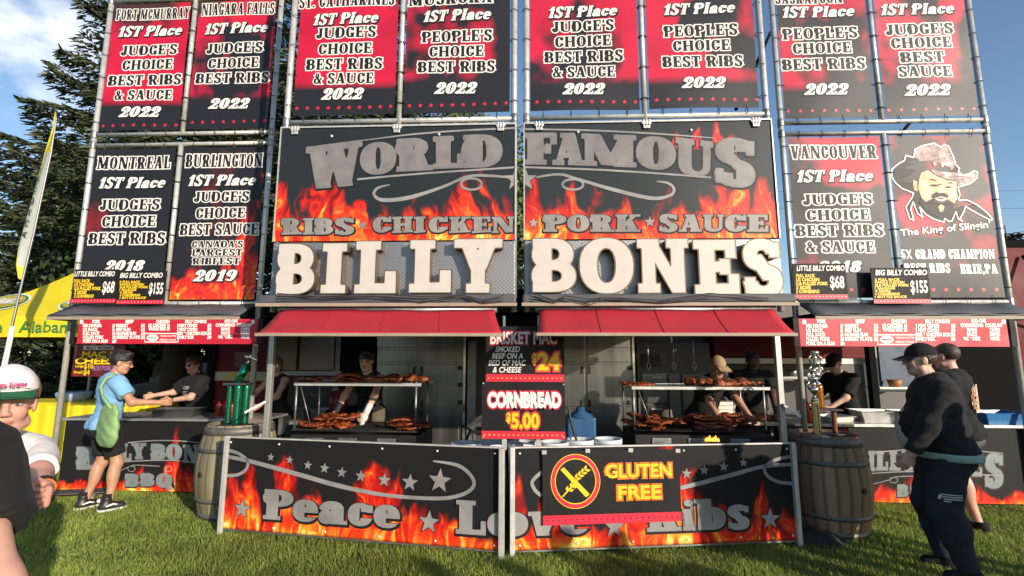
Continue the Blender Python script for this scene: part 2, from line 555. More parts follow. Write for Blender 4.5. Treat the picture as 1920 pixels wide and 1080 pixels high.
    if ch == '&':
        W_ = .86 * w; A(_ring(W_ * .42, .76, W_ * .24, .24, S * .6, T * .8)); A(_ring(W_ * .38, .26, W_ * .38, .27, S * .8, T))
        diag(W_ * .86, 0, W_ * .24, .78, S * .8); diag(W_ * .66, .2, W_ * .9, .5, T * 1.2); A(_box(W_ * .74, .46, W_ * 1.0, .46 + sh)); return G, W_
    if ch == "'":
        A(_poly((0, 1), (S * .7, 1), (S * .5, .66), (S * .15, .66))); return G, S * .7
    if ch == '.': A(_ell(S * .45, S * .4, S * .45, S * .4)); return G, S * .9
    if ch == ',':
        A(_ell(S * .45, S * .4, S * .45, S * .4)); A(_poly((S * .3, .15), (S * .9, .2), (S * .3, -.2), (S * .1, -.16))); return G, S * .9
    # lower case
    xh = st['xh']
    if ch in 'oec':
        W_ = .66 * w; c = W_ / 2; r = _ring(c, xh / 2, c, xh / 2, S * .95, T)
        if ch == 'o': A(r)
        if ch == 'c':
            A(_and(r, _not(_box(c, xh * .36, W_ + 1, xh * .62)))); A(_box(W_ - tk * 1.3, xh * .6, W_, xh * .92))
        if ch == 'e':
            A(_and(r, _not(_box(c, xh * .22, W_ + 1, xh * .42)))); A(_box(S * .5, xh * .42, W_ - .01, xh * .42 + T))
        return G, W_
    if ch == 'a':
        W_ = .66 * w; x = W_ - S * 1.05
        A(_box(x, 0, x + S, xh * .66)); A(_box(x, 0, W_ + sl, sh))
        A(_and(_ring((x + S) / 2 + .02, xh * .64, (x + S) / 2 - .02, xh * .36, S, T), _box(-1, xh * .64, 4, 2)))
        A(_ring(x * .58 + .02, xh * .28, x * .58 + .02, xh * .30, S * .85, T * .8)); A(_ell(S * .5, xh * .68, S * .45, .09)); return G, W_ + sl * .7
    if ch in 'lihnbdfrtpgkm':
        if ch == 'l': stem(sl); return G, S + 2 * sl
        if ch == 'i':
            A(_box(sl, 0, sl + S, xh)); A(_box(0, 0, S + 2 * sl, sh)); A(_box(0, xh - sh, sl + S, xh)); A(_ell(sl + S * .5, xh + .2, S * .55, .12)); return G, S + 2 * sl
        if ch in 'hnbk':
            A(_box(sl, 0, sl + S, xh if ch == 'n' else 1)); A(_box(0, (xh if ch == 'n' else 1) - sh, sl + S, xh if ch == 'n' else 1))
            W_ = .66 * w + sl
            if ch == 'b': A(_ring(sl + (W_ - sl) / 2, xh / 2, (W_ - sl) / 2, xh / 2, S * .95, T)); return G, W_
            A(_box(0, 0, S + 2 * sl, sh)); x = W_ - S; A(_box(x, 0, x + S, xh * .6)); A(_box(x - sl, 0, W_ + sl, sh))
            A(_and(_ring(sl + (W_ - sl) / 2, xh * .6, (W_ - sl) / 2, xh * .4, S, T), _box(-1, xh * .6, 4, 2))); return G, W_ + sl
    return [_box(0, 0, .4, .6)], .45


_SEG = {1: [(3, 0)], 2: [(0, 1)], 3: [(3, 1)], 4: [(1, 2)], 5: [(3, 2), (1, 0)], 6: [(0, 2)], 7: [(3, 2)], 8: [(2, 3)], 9: [(2, 0)],
        10: [(0, 3), (2, 1)], 11: [(2, 1)], 12: [(1, 3)], 13: [(1, 0)], 14: [(0, 3)]}


def march(F, x0, y0, h):
    ins = (F < 0).astype(int)
    c = ins[:-1, :-1] + 2 * ins[:-1, 1:] + 4 * ins[1:, 1:] + 8 * ins[1:, :-1]
    nxt = {}
    def epos(e):
        k, j, i = e
        a = F[j, i]; b = F[j, i + 1] if k == 0 else F[j + 1, i]
        t = a / (a - b)
        return (x0 + (i + (t if k == 0 else 0)) * h, y0 + (j + (t if k == 1 else 0)) * h)
    for j, i in zip(*np.nonzero((c > 0) & (c < 15))):
        ed = ((0, j, i), (1, j, i + 1), (0, j + 1, i), (1, j, i))
        for a, b in _SEG[c[j, i]]: nxt[ed[a]] = ed[b]
    outp = []
    while nxt:
        s, e = nxt.popitem(); lp = [s]
        while e != s and e in nxt:
            lp.append(e); e = nxt.pop(e)
        p = [epos(q) for q in lp]
        if len(p) > 5: outp.append(p)
    return outp


def simplify(p, tol):
    n = len(p); keep = [p[0]]; i = 0
    while i < n - 1:
        j = i + 1
        while j + 1 < n and j - i < 14:
            ax, ay = p[i]; bx, by = p[j + 1]; l = math.hypot(bx - ax, by - ay) + 1e-9
            if max(abs((bx - ax) * (ay - p[k][1]) - (ax - p[k][0]) * (by - ay)) / l for k in range(i + 1, j + 1)) > tol: break
            j += 1
        keep.append(p[j]); i = j
    return keep if len(keep) > 3 else p


STY = {
    'tusc': dict(S=.235, T=.10, sl=.055, sh=.085, w=.86, xh=.68, gap=.10, shear=0),
    'tall': dict(S=.20, T=.085, sl=.05, sh=.075, w=.66, xh=.68, gap=.09, shear=0),
    'place': dict(S=.29, T=.13, sl=.06, sh=.10, w=.98, xh=.70, gap=.045, shear=.26),
    'world': dict(S=.30, T=.115, sl=.07, sh=.12, w=.90, xh=.68, gap=.06, shear=0),
    'billy': dict(S=.245, T=.185, sl=.085, sh=.165, w=.90, xh=.68, gap=.05, shear=0),
    'wide': dict(S=.40, T=.155, sl=.10, sh=.13, w=1.22, xh=.74, gap=.05, shear=0),
}
_GC = {}


def glyph_fill(ch, sty, off=0.0, res=44):
    """(contours, verts, triangles, width)"""
    k = (ch, sty, round(off, 4), res)
    if k in _GC: return _GC[k]
    G, W_ = glyph(ch, STY[sty])
    if not G: _GC[k] = ([], [], [], W_); return _GC[k]
    h = 1.0 / res; mg = off + .1
    xs = np.arange(-mg, W_ + mg + h, h); ys = np.arange(-.25 - mg, 1.15 + mg + h, h)
    X, Y = np.meshgrid(xs, ys)
    D = np.minimum.reduce([g(X, Y) for g in G]) - off + 1e-6
    cs = [simplify(p, .22 * h) for p in march(D, xs[0], ys[0], h)]
    if st_ := STY[sty]['shear']:
        cs = [[(x + st_ * (y - .5), y) for x, y in p] for p in cs]
    V = [q for p in cs for q in p]
    T_ = tessellate_polygon([[Vector((x, y, 0)) for x, y in p] for p in cs])
    _GC[k] = (cs, V, [tuple(t) for t in T_], W_)
    return _GC[k]


def text_width(s, sty):
    return sum(glyph_fill(c, sty)[3] for c in s) + STY[sty]['gap'] * (len(s) - 1)


def slab_text(mb, s, sty, place, off=0.0, m=0, res=44):
    """place(u, v) -> 3D; u in 0..1 across the line, v in cap heights"""
    tot = text_width(s, sty); x = 0
    for c in s:
        cs, V, T_, W_ = glyph_fill(c, sty, off, res)
        if V: mb.add([place((x + a) / tot, b) for a, b in V], T_, m)
        x += W_ + STY[sty]['gap']


def star_pts(cx, cy, r, rot=0.0, inner=.42):
    return [(cx + (r if k % 2 == 0 else r * inner) * math.sin(rot + math.pi * k / 5), cy + (r if k % 2 == 0 else r * inner) * math.cos(rot + math.pi * k / 5)) for k in range(10)]


def fan(mb, pts, place, m=0, c=None):
    if c is None: c = (sum(p[0] for p in pts) / len(pts), sum(p[1] for p in pts) / len(pts))
    v = [place(*c)] + [place(*p) for p in pts]; n = len(pts)
    mb.add(v, [(0, i + 1, (i + 1) % n + 1) for i in range(n)], m)


def ribbon(mb, pts, wd, place, m=0, steps=10):
    """smooth flat stroke through pts (x, y, width factor)"""
    P = np.array([(p[0], p[1]) for p in pts], float); Wd = np.array([(p[2] if len(p) > 2 else 1) for p in pts]) * wd
    n = len(P); o_ = []
    for i in range(n - 1):
        p0, p1, p2, p3 = P[max(i - 1, 0)], P[i], P[i + 1], P[min(i + 2, n - 1)]
        for k in range(steps + (i == n - 2)):
            t = k / steps
            o_.append((*(.5 * (2 * p1 + (p2 - p0) * t + (2 * p0 - 5 * p1 + 4 * p2 - p3) * t * t + (3 * p1 - p0 - 3 * p2 + p3) * t ** 3)), Wd[i] * (1 - t) + Wd[i + 1] * t))
    o_ = np.array(o_); d = np.gradient(o_[:, :2], axis=0); d /= np.linalg.norm(d, axis=1)[:, None] + 1e-9
    nn = np.stack([-d[:, 1], d[:, 0]], 1) * (o_[:, 2:3] / 2)
    a, b = o_[:, :2] + nn, o_[:, :2] - nn
    v = [place(*q) for q in a] + [place(*q) for q in b]; k = len(o_)
    mb.add(v, [(i, i + 1, k + i + 1, k + i) for i in range(k - 1)], m)


_TC = {}


def sans_fill(s, bold=0.0, shear=0.0, space=1.0):
    """block lettering from the built-in face: verts, faces in cap heights, width"""
    k = (s, bold, shear, space)
    if k in _TC: return _TC[k]
    c = bpy.data.curves.new('t', 'FONT'); c.body = s; c.size = 1; c.offset = bold; c.resolution_u = 3; c.space_character = space
    o = bpy.data.objects.new('t', c); COL.objects.link(o)
    bpy.context.view_layer.update()
    me = bpy.data.meshes.new_from_object(o.evaluated_get(bpy.context.evaluated_depsgraph_get()))
    V = np.array([v.co[:2] for v in me.vertices]) if len(me.vertices) else np.zeros((0, 2))
    Fs = [tuple(p.vertices) for p in me.polygons]
    bpy.data.objects.remove(o); bpy.data.curves.remove(c); bpy.data.meshes.remove(me)
    V = V / .729
    if len(V):
        V[:, 0] += shear * V[:, 1]
    _TC[k] = (V, Fs)
    return _TC[k]


def sans_text(mb, s, cx, cy, width, height, place, m=0, bold=.02, shear=0.0, grow=0.0, space=1.0):
    """centre cx,cy; place(x, y) -> 3D; grow = extra outline in cap heights"""
    V0, F0 = sans_fill(s, bold, shear, space)
    lo, hi = V0[:, 0].min(), V0[:, 0].max()
    V, F_ = (V0, F0) if not grow else sans_fill(s, bold + grow, shear, space)
    sx = width / (hi - lo)
    mb.add([place(cx + (x - (lo + hi) / 2) * sx, cy + (y - .5) * height) for x, y in V], F_, m)


# ------------------------------------------------------------------ printed pictures (flames, red and black clouds)


def vnoise(x, y, seed=0):
    xi = np.floor(x).astype(np.int64); yi = np.floor(y).astype(np.int64)
    fx = x - xi; fy = y - yi
    fx = fx * fx * fx * (fx * (fx * 6 - 15) + 10); fy = fy * fy * fy * (fy * (fy * 6 - 15) + 10)
    def hsh(a, b):
        n = (a * 374761393 + b * 668265263 + seed * 974634777) & 0xffffffff
        n = ((n ^ (n >> 13)) * 1274126177) & 0xffffffff
        return ((n ^ (n >> 16)) & 0xffff) / 65535.0
    a, b, c, d = hsh(xi, yi), hsh(xi + 1, yi), hsh(xi, yi + 1), hsh(xi + 1, yi + 1)
    return (a * (1 - fx) + b * fx) * (1 - fy) + (c * (1 - fx) + d * fx) * fy


def fbm(x, y, o=4, seed=0):
    s = 0; a = .5; t = 0
    for k in range(o):
        s = s + a * vnoise(x, y, seed + 13 * k); t += a; x = x * 2.03 + 5.2; y = y * 2.03 + 1.7; a *= .5
    return s / t


def ramp(t, stops):
    t = np.clip(t, 0, 1); xs = [s[0] for s in stops]
    return np.stack([np.interp(t, xs, [s[1][k] for s in stops]) for k in range(3)], -1)


def flames(U, V, base, seed, peaks, amp=1.0, bg=(.016, .016, .018)):
    """U, V in metres. peaks: list of (u, height, width). base: glow height"""
    h = np.full_like(U, base)
    for pu, ph, pw in [(*p, .13)[:3] for p in peaks]: h = np.maximum(h, base + (ph - base) * np.exp(-((U - pu) / pw) ** 2))
    h = h * (.72 + .65 * fbm(U * 4.5, V * .4, 2, seed + 3))
    sc = 1 / .42
    wx = (fbm(U * 3.2 * sc * .5, V * 2.0 * sc * .5 - .3, 3, seed) - .5) * .32 + (fbm(U * 9, V * 5, 2, seed + 7) - .5) * .08
    x = U + wx; y = V + (fbm(U * 3 + 9, V * 3, 3, seed + 1) - .5) * .25
    r1 = 1 - np.abs(fbm(x * 9, y * 2.6, 3, seed + 21) * 2 - 1) * 1.6
    r2 = 1 - np.abs(fbm(x * 17, y * 5.5, 2, seed + 31) * 2 - 1) * 1.5
    body = fbm(x * 6, y * 2.2, 3, seed + 41)
    t = V / h
    I = 1.0 - t + (body - .5) * 1.75 - .10 * (r1 < .35)
    mask = np.clip(I * 3.2, 0, 1)
    heat = np.clip((.36 + .55 * np.clip(r1, 0, 1) ** 2.2 * .9 + .32 * np.clip(r2, 0, 1) ** 3 - .38 * t + .22 * (1 - t) + (body - .5) * .5) * amp, 0, 1)
    c = ramp(heat, [(0, (.05, .003, .003)), (.20, (.22, .007, .006)), (.40, (.55, .014, .010)), (.60, (.74, .045, .012)), (.78, (.84, .16, .02)), (.92, (.92, .38, .04)), (1, (.95, .68, .16))])
    bgc = np.array(bg)
    m = (mask ** 1.2)[..., None]
    return bgc * (1 - m) + c * m


def redblack(U, V, seed, red=.5, dark=.28, hi=(.52, .010, .044), low=(.016, .016, .021), warm=0.0):
    n = fbm(U * 1.5 + seed, V * 1.1, 4, seed) + .26 * (fbm(U * 4.5, V * 3.2, 4, seed + 5) - .5)
    k = np.clip((n - (1 - red)) * 7 + .5, 0, 1)
    k = k * np.clip((V - dark) / .10, 0, 1)
    st_ = (1 - np.abs(fbm(U * 5, V * 2, 3, seed + 8) * 2 - 1)) ** 5
    k = np.clip(k + st_ * .0, 0, 1)
    c = np.array(low) * (1 - k[..., None]) + np.array(hi) * k[..., None] * (.75 + .5 * fbm(U * 3, V * 3, 3, seed + 2))[..., None]
    if warm:
        wv = np.clip((V - 1.5) / .5, 0, 1) * fbm(U * 3, V * 3, 2, seed + 4)
        c = c + (wv * warm)[..., None] * np.array((.35, .07, .02))
    return c


def print_grid(name, fn, nu, nv, wd, ht, place, parent, mat=None):
    """sheet nu x nv cells, colour fn(U, V); place(u, v, d) -> 3D, d = distance towards the viewer"""
    u = np.linspace(0, wd, nu + 1); v = np.linspace(0, ht, nv + 1)
    U, V = np.meshgrid(u, v)
    c = fn(U, V)
    P = np.array([place(a, b, 0) for a, b in zip(U.ravel(), V.ravel())])
    i = np.arange((nu + 1) * (nv + 1)).reshape(nv + 1, nu + 1)
    f = np.stack([i[:-1, :-1], i[:-1, 1:], i[1:, 1:], i[1:, :-1]], -1).reshape(-1, 4)
    o = np_obj(name, P, f, mat or M_PRINT, parent, col=c.reshape(-1, 3))
    return o
# ------------------------------------------------------------------ people: smooth bodies grown from joints


def surf_nets(D, o, h):
    ins = D < 0
    nx, ny, nz = D.shape
    c = np.zeros((nx - 1, ny - 1, nz - 1), np.uint8)
    cor = [(a, b, e) for a in (0, 1) for b in (0, 1) for e in (0, 1)]
    for a, b, e in cor: c += ins[a:nx - 1 + a, b:ny - 1 + b, e:nz - 1 + e]
    act = np.argwhere((c > 0) & (c < 8))
    if len(act) == 0: return np.zeros((0, 3)), np.zeros((0, 4), int)
    idx = -np.ones(c.shape, np.int64); idx[tuple(act.T)] = np.arange(len(act))
    val = {q: D[act[:, 0] + q[0], act[:, 1] + q[1], act[:, 2] + q[2]] for q in cor}
    P = np.zeros((len(act), 3)); n = np.zeros(len(act))
    for ax in range(3):
        for q in cor:
            if q[ax]: continue
            r = list(q); r[ax] = 1; r = tuple(r)
            a, b = val[q], val[r]
            x = (a < 0) != (b < 0)
            t = np.where(x, a / np.where(x, a - b, 1), 0)
            p = np.array(q, float)[None, :].repeat(len(act), 0); p[:, ax] = t
            P += p * x[:, None]; n += x
    V = o + (act + P / n[:, None]) * h
    F = []
    for ax in range(3):
        sl0 = [slice(None)] * 3; sl1 = [slice(None)] * 3
        sl0[ax] = slice(0, -1); sl1[ax] = slice(1, None)
        a, b = ins[tuple(sl0)], ins[tuple(sl1)]
        e = np.argwhere(a != b)
        u, v = (ax + 1) % 3, (ax + 2) % 3
        e = e[(e[:, u] > 0) & (e[:, v] > 0) & (e[:, u] < D.shape[u] - 1) & (e[:, v] < D.shape[v] - 1)]
        du = np.zeros(3, int); du[u] = 1; dv = np.zeros(3, int); dv[v] = 1
        q = [idx[tuple((e - s_).T)] for s_ in (du + dv, dv, du * 0, du)]
        q = np.stack(q, 1)
        fl = ~ins[tuple(e.T)]
        q[fl] = q[fl][:, ::-1]
        F.append(q)
    F = np.concatenate(F); F = F[(F >= 0).all(1)]
    return V, F


class Field:
    def __init__(s, h=.01, k=.03): s.h = h; s.k = k; s.p = []; s.clips = []; s.noise = None

    def cap(s, a, b, ra, rb=None, k=None, sub=False, cut=None, flat=None):
        s.p.append(('c', np.array(a, float), np.array(b, float), ra, ra if rb is None else rb, k, sub, cut)); return s

    def ell(s, c, r, R=None, k=None, sub=False):
        s.p.append(('e', np.array(c, float), np.eye(3) if R is None else np.array(R, float), np.array(r, float), 0, k, sub, None)); return s

    def clip(s, fn): s.clips.append(fn); return s

    def mesh(s, smooth=True):
        lo, hi = [], []
        bb = []
        for q in s.p:
            if q[0] == 'c':
                r = max(q[3], q[4]); l = np.minimum(q[1], q[2]) - r; u = np.maximum(q[1], q[2]) + r
            else:
                e = np.abs(q[2]) @ q[3]; l, u = q[1] - e, q[1] + e
            m = (q[5] or s.k) + 2 * s.h
            bb.append((l - m, u + m))
            if not q[6]: lo.append(l - m); hi.append(u + m)
        lo = np.min(lo, 0) - 2 * s.h; hi = np.max(hi, 0) + 2 * s.h
        n = np.ceil((hi - lo) / s.h).astype(int) + 1
        ax = [lo[i] + np.arange(n[i]) * s.h for i in range(3)]
        D = np.full(n, .2, np.float32)
        for q, (l, u) in zip(s.p, bb):
            i0 = np.clip(((l - lo) / s.h).astype(int), 0, n); i1 = np.clip(((u - lo) / s.h).astype(int) + 2, 0, n)
            if (i1 <= i0).any(): continue
            X = ax[0][i0[0]:i1[0], None, None]; Y = ax[1][None, i0[1]:i1[1], None]; Z = ax[2][None, None, i0[2]:i1[2]]
            if q[0] == 'c':
                a, b = q[1], q[2]; ba = b - a; l2 = ba @ ba + 1e-12
                t = ((X - a[0]) * ba[0] + (Y - a[1]) * ba[1] + (Z - a[2]) * ba[2]) / l2
                tt = np.clip(t, 0, 1)
                d = np.sqrt((X - a[0] - tt * ba[0]) ** 2 + (Y - a[1] - tt * ba[1]) ** 2 + (Z - a[2] - tt * ba[2]) ** 2) - (q[3] + (q[4] - q[3]) * tt)
                if q[7] is not None: d = np.maximum(d, (t - q[7]) * math.sqrt(l2))
            else:
                R = q[2]; r = q[3]; x, y, z = X - q[1][0], Y - q[1][1], Z - q[1][2]
                a = [(R[0, j] * x + R[1, j] * y + R[2, j] * z) / r[j] for j in range(3)]
                k0 = np.sqrt(a[0] ** 2 + a[1] ** 2 + a[2] ** 2); k1 = np.sqrt((a[0] / r[0]) ** 2 + (a[1] / r[1]) ** 2 + (a[2] / r[2]) ** 2) + 1e-9
                d = k0 * (k0 - 1) / k1
            sl = tuple(slice(i0[i], i1[i]) for i in range(3)); S_ = D[sl]; k = q[5] or s.k
            if q[6]:
                hh = np.clip(.5 - .5 * (S_ + d) / k, 0, 1); D[sl] = S_ * (1 - hh) - d * hh + k * hh * (1 - hh)
            else:
                hh = np.clip(.5 + .5 * (d - S_) / k, 0, 1); D[sl] = d * (1 - hh) + S_ * hh - k * hh * (1 - hh)
        X, Y, Z = ax[0][:, None, None], ax[1][None, :, None], ax[2][None, None, :]
        if s.noise:
            amp, fr, ph = s.noise
            D += amp * (np.sin(X * fr + 3 * np.sin(Z * fr * .6 + ph) + ph) * np.sin(Z * fr * 1.3 + 2 * np.sin(Y * fr * .8 + ph)) + .6 * np.sin(Y * fr * 1.7 + Z * fr * 2.1 + 2 * np.sin(X * fr + ph)))
        for fn in s.clips: D = np.maximum(D, fn(X, Y, Z))
        return surf_nets(D, lo, s.h)


def rot(ax, a): return np.array(Matrix.Rotation(a, 3, ax))


def ik(a, t, l1, l2, hint):
    a, t, hint = np.array(a, float), np.array(t, float), np.array(hint, float)
    d = t - a; L_ = np.linalg.norm(d)
    if L_ > (l1 + l2) * .999: d = d / L_ * (l1 + l2) * .999; L_ = (l1 + l2) * .999; t = a + d
    u = d / L_
    c = (l1 * l1 + L_ * L_ - l2 * l2) / (2 * L_); hgt = math.sqrt(max(l1 * l1 - c * c, 0))
    hn = hint - u * (hint @ u); hn /= np.linalg.norm(hn) + 1e-9
    return a + u * c + hn * hgt, t


SKIN = {'fair': (.56, .34, .25), 'tan': (.45, .24, .15), 'olive': (.40, .22, .14), 'brown': (.10, .05, .032), 'pink': (.60, .33, .25)}
M_SKIN = pm('skin', (1, 1, 1), .48, vcol=True, var=.08, vscale=30, sss=.12, spec=.4)
M_HAIRS = {}


def cloth(name, col, **k): return pm(name, col, k.pop('rough', .85), var=.12, vscale=6, bump=.35, bscale=k.pop('bs', 45), sheen=.03, spec=.18, **k)


def hair_mat(n, col): return pm(n, col, .5, var=.35, vscale=60, bump=.5, bscale=120, stretch=(1, 1, .25))


def person(label, pos, rz, H=1.75, g=1.0, belly=0.0, lean=0, side=0, head=(0, 0), skin='fair', hands=None, feet=None, elbows=None, curl=(.5, .5),
           hair=('short', (.02, .014, .01)), top=None, bottom=None, shoes=None, hr=.006, br=.011, pnorm=None, group=None, brow=(.05, .03, .02), knees=None,
           face=True, cat='person', neckf=0.0, hscale=1.0, trunk_only=False):
    k = H / 1.75
    root = thing('person', label, cat, pos, rz, group)
    pel = np.array((0, 0, .93 * k))
    RB = rot('Y', math.radians(side)) @ rot('X', -math.radians(lean))
    up = lambda p: pel + RB @ (np.array(p, float) * k - np.array((0, 0, .93 * k)) + 0)
    def upg(x, y, z): return up((x, y, z))
    sk = np.array(SKIN[skin])
    # joints
    sh = {s: upg(s * .178 * (1 + (g - 1) * .8), -.005, 1.385) for s in (1, -1)}
    nb = upg(0, -.012, 1.45)
    hy, hp = math.radians(head[0]), math.radians(head[1])
    RH = rot('Z', -hy) @ rot('X', -hp)
    hb = nb + RB @ np.array((0, .02 * k, .058 * k)) + np.array((0, neckf, 0))
    hc = hb + RH @ np.array((0, .022, .105)) * k
    hands = hands or {1: (.26, .05, .80), -1: (-.26, .05, .80)}
    elbows = elbows or {1: (.25, -.8, -.2), -1: (-.25, -.8, -.2)}
    feet = feet or {1: (.10, 0), -1: (-.10, 0)}
    el, wr, kn, an, hip = {}, {}, {}, {}, {}
    for s in (1, -1):
        el[s], wr[s] = ik(sh[s], np.array(hands[s]) * 1.0, .285 * k, .255 * k, elbows[s])
        hip[s] = np.array((s * .092 * k * (1 + (g - 1) * .6), 0, .91 * k))
        f = feet[s]
        an[s] = np.array((f[0], f[1], (f[2] if len(f) > 2 else 0) + .085 * k))
        kn[s], an[s] = ik(hip[s], an[s], .425 * k, .42 * k, (knees or {}).get(s, (s * .12, 1, 0)))
    gb = g
    def torso(F, inf=0.0, to_neck=True):
        F.ell(pel + (0, -.008, .01), np.array((.165 * gb, .118 * gb, .135)) * k + inf, None)
        F.ell(upg(0, .012 + belly * .45, 1.09), np.array((.148 * gb + belly * .25, .108 * gb + belly * .75, .17)) * k + inf, RB)
        F.ell(upg(0, .004, 1.28), np.array((.165 * gb, .118 * (gb * .6 + .4), .185)) * k + inf, RB)
        F.cap(sh[1] * .80 + sh[-1] * .20, sh[-1] * .80 + sh[1] * .20, .056 * k + inf)
        F.ell(upg(0, -.02, 1.415), np.array((.095, .060, .062)) * k * (1 + (gb - 1) * .4) + inf, RB)
        for s in (1, -1): F.ell(pel + (s * .075 * k * gb, -.055 * k, -.035 * k), np.array((.092 * (gb * .5 + .5), .092 * (gb * .5 + .5), .105)) * k + inf)
    def arm(F, s, inf=0.0, upto=2.0, fore=True, kk=None):
        gm = (g * .7 + .3)
        F.cap(sh[s], el[s], (.053 * gm) * k + inf, (.043 * gm) * k + inf, cut=upto if upto < 1 else None, k=kk)
        if fore and upto >= 1:
            F.cap(el[s], wr[s], (.044 * gm) * k + inf, (.029 * gm) * k + inf, cut=(upto - 1) if upto < 2 else None, k=kk)
    def leg(F, s, inf=0.0, upto=2.0, inf2=None):
        gm = g * .75 + .25
        i2 = inf if inf2 is None else inf2
        F.cap(hip[s], kn[s], .088 * gm * k + inf, .058 * gm * k + i2, cut=upto if upto < 1 else None)
        if upto >= 1:
            d = an[s] - kn[s]
            F.cap(kn[s], an[s], .056 * gm * k + i2, .036 * k + i2 * .9, cut=(upto - 1) if upto < 2 else None)
            if upto > 1.6:
                F.ell(kn[s] + d * .30 + np.array((0, -.018 * k, 0)), np.array((.052 * gm, .055 * gm, .12)) * k + i2)
    # body
    B = Field(br, .035)
    torso(B)
    for s in (1, -1): arm(B, s); leg(B, s) if not trunk_only else None
    B.cap(nb - RB @ np.array((0, 0, .05 * k)), hb + RH @ np.array((0, .012, .05)) * k, .058 * k * (g * .4 + .6), .052 * k)
    if not trunk_only:
        for s in (1, -1):
            B.cap(an[s] + (0, -.03 * k, -.04 * k), an[s] + (s * .012, .13 * k, -.055 * k), .036 * k, .028 * k)
    V, F_ = B.mesh()
    meshes = [(V, F_, np.tile(sk, (len(V), 1)))]
    # head
    hs = k * hscale
    Hd = Field(hr, .022 * hs)
    def hp_(x, y, z): return hc + RH @ np.array((x, y, z)) * hs
    Hd.ell(hp_(0, -.014, .03), np.array((.077, .096, .088)) * hs, RH)
    Hd.ell(hp_(0, .022, -.032), np.array((.061, .070, .086)) * hs, RH)
    Hd.ell(hp_(0, .052, -.094), np.array((.034, .033, .024)) * hs, RH)
    for s in (1, -1):
        Hd.ell(hp_(s * .036, .062, -.028), np.array((.024, .022, .024)) * hs, RH)
        Hd.cap(hp_(s * .012, .086, .026), hp_(s * .046, .072, .026), .010 * hs, .009 * hs, k=.012)
        Hd.ell(hp_(s * .031, .096, .006), np.array((.018, .014, .011)) * hs, RH, k=.010, sub=True)
        Hd.ell(hp_(s * .031, .077, .006), np.array((.014, .0125, .011)) * hs, RH, k=.004)
        Hd.ell(hp_(s * .079, -.008, -.010), np.array((.009, .021, .031)) * hs, RH, k=.008)
        Hd.cap(hp_(s * .05, .01, -.075), hp_(s * .02, .055, -.095), .026 * hs, .022 * hs)
    Hd.cap(hp_(0, .088, .014), hp_(0, .108, -.024), .008 * hs, .0125 * hs, k=.012)
    for s in (1, -1): Hd.ell(hp_(s * .011, .100, -.030), np.array((.009, .010, .008)) * hs, RH, k=.008)
    Hd.ell(hp_(0, .083, -.057), np.array((.023, .011, .0065)) * hs, RH, k=.008)
    Hd.ell(hp_(0, .081, -.070), np.array((.020, .011, .0070)) * hs, RH, k=.008)
    Hd.ell(hp_(0, .100, -.0635), np.array((.020, .007, .0016)) * hs, RH, k=.003, sub=True)
    Hd.cap(hb + RH @ np.array((0, .0, -.03)) * k, hp_(0, -.01, -.06), .056 * k * (g * .35 + .65), .050 * hs)
    V, F_ = Hd.mesh()
    lp = (V - hc) @ RH / hs
    c = np.tile(sk, (len(V), 1))
    if face:
        x, y, z = np.abs(lp[:, 0]), lp[:, 1], lp[:, 2]
        def blend(msk, col, a=1.0):
            m_ = np.clip(msk, 0, 1)[:, None] * a; c[:] = c * (1 - m_) + np.array(col) * m_
        ch_ = np.exp(-(((x - .04) / .02) ** 2 + ((z + .03) / .022) ** 2)) * (y > .04); blend(ch_, sk * (1.05, .78, .75), .5)
        nose_ = np.exp(-((x / .016) ** 2 + ((z + .026) / .018) ** 2)) * (y > .085); blend(nose_, sk * (1.05, .8, .78), .5)
        lipm = (np.clip(1.25 - np.sqrt((x / .025) ** 2 + ((z + .0635) / .013) ** 2), 0, .25) * 4) * (y > .06); blend(lipm, sk * (.80, .48, .48), .8)
        mo = (np.abs(z + .0635) < .0022) * (x < .022) * (y > .06); blend(mo * 1.0, sk * .25, .8)
        eye = (np.sqrt((x - .031) ** 2 + ((z - .006) * 1.6) ** 2) < .0118) * (y > .055); blend(eye * 1.0, (.40, .36, .33))
        iris = (np.sqrt((x - .031) ** 2 + (z - .006) ** 2) < .0060) * (y > .055); blend(iris * 1.0, (.03, .02, .015))
        lid = (np.abs(z - .0155 + (x - .031) ** 2 * 14) < .0028) * (np.abs(x - .031) < .017) * (y > .055); blend(lid * 1.0, brow, .85)
        bw = (np.abs(z - .030 + (x - .03) ** 2 * 6) < .0048) * (x > .012) * (x < .052) * (y > .05); blend(bw * 1.0, brow, .85)
        scalp = np.clip((z - .045) / .02, 0, 1) * (y < .075); 
        if hair is not None: blend(scalp, hair[1], .6)
    meshes.append((V, F_, c))
    # hands
    for s in (1, -1):
        d = wr[s] - el[s]; d = d / np.linalg.norm(d)
        pn = np.array((pnorm or {}).get(s, (-s, .25, 0)), float); pn = pn - d * (d @ pn); pn /= np.linalg.norm(pn)
        ac = np.cross(d, pn); 
        th = ac if ac @ np.array((0, 1, .35)) > 0 else -ac      # thumb side
        Hn = Field(.0045 if br < .013 else .007, .008)
        w0 = wr[s]; q = k
        P = lambda a, b, e: w0 + (d * a + th * b + pn * e) * q
        Hn.cap(P(-.035, 0, 0), P(.01, 0, 0), .027 * q, .025 * q, k=.02)
        for b in (-.026, -.009, .009, .026): Hn.cap(P(.012, b * .75, 0), P(.085, b, .002), .0155 * q, .0125 * q, k=.014)
        cu = curl[0 if s == 1 else 1]
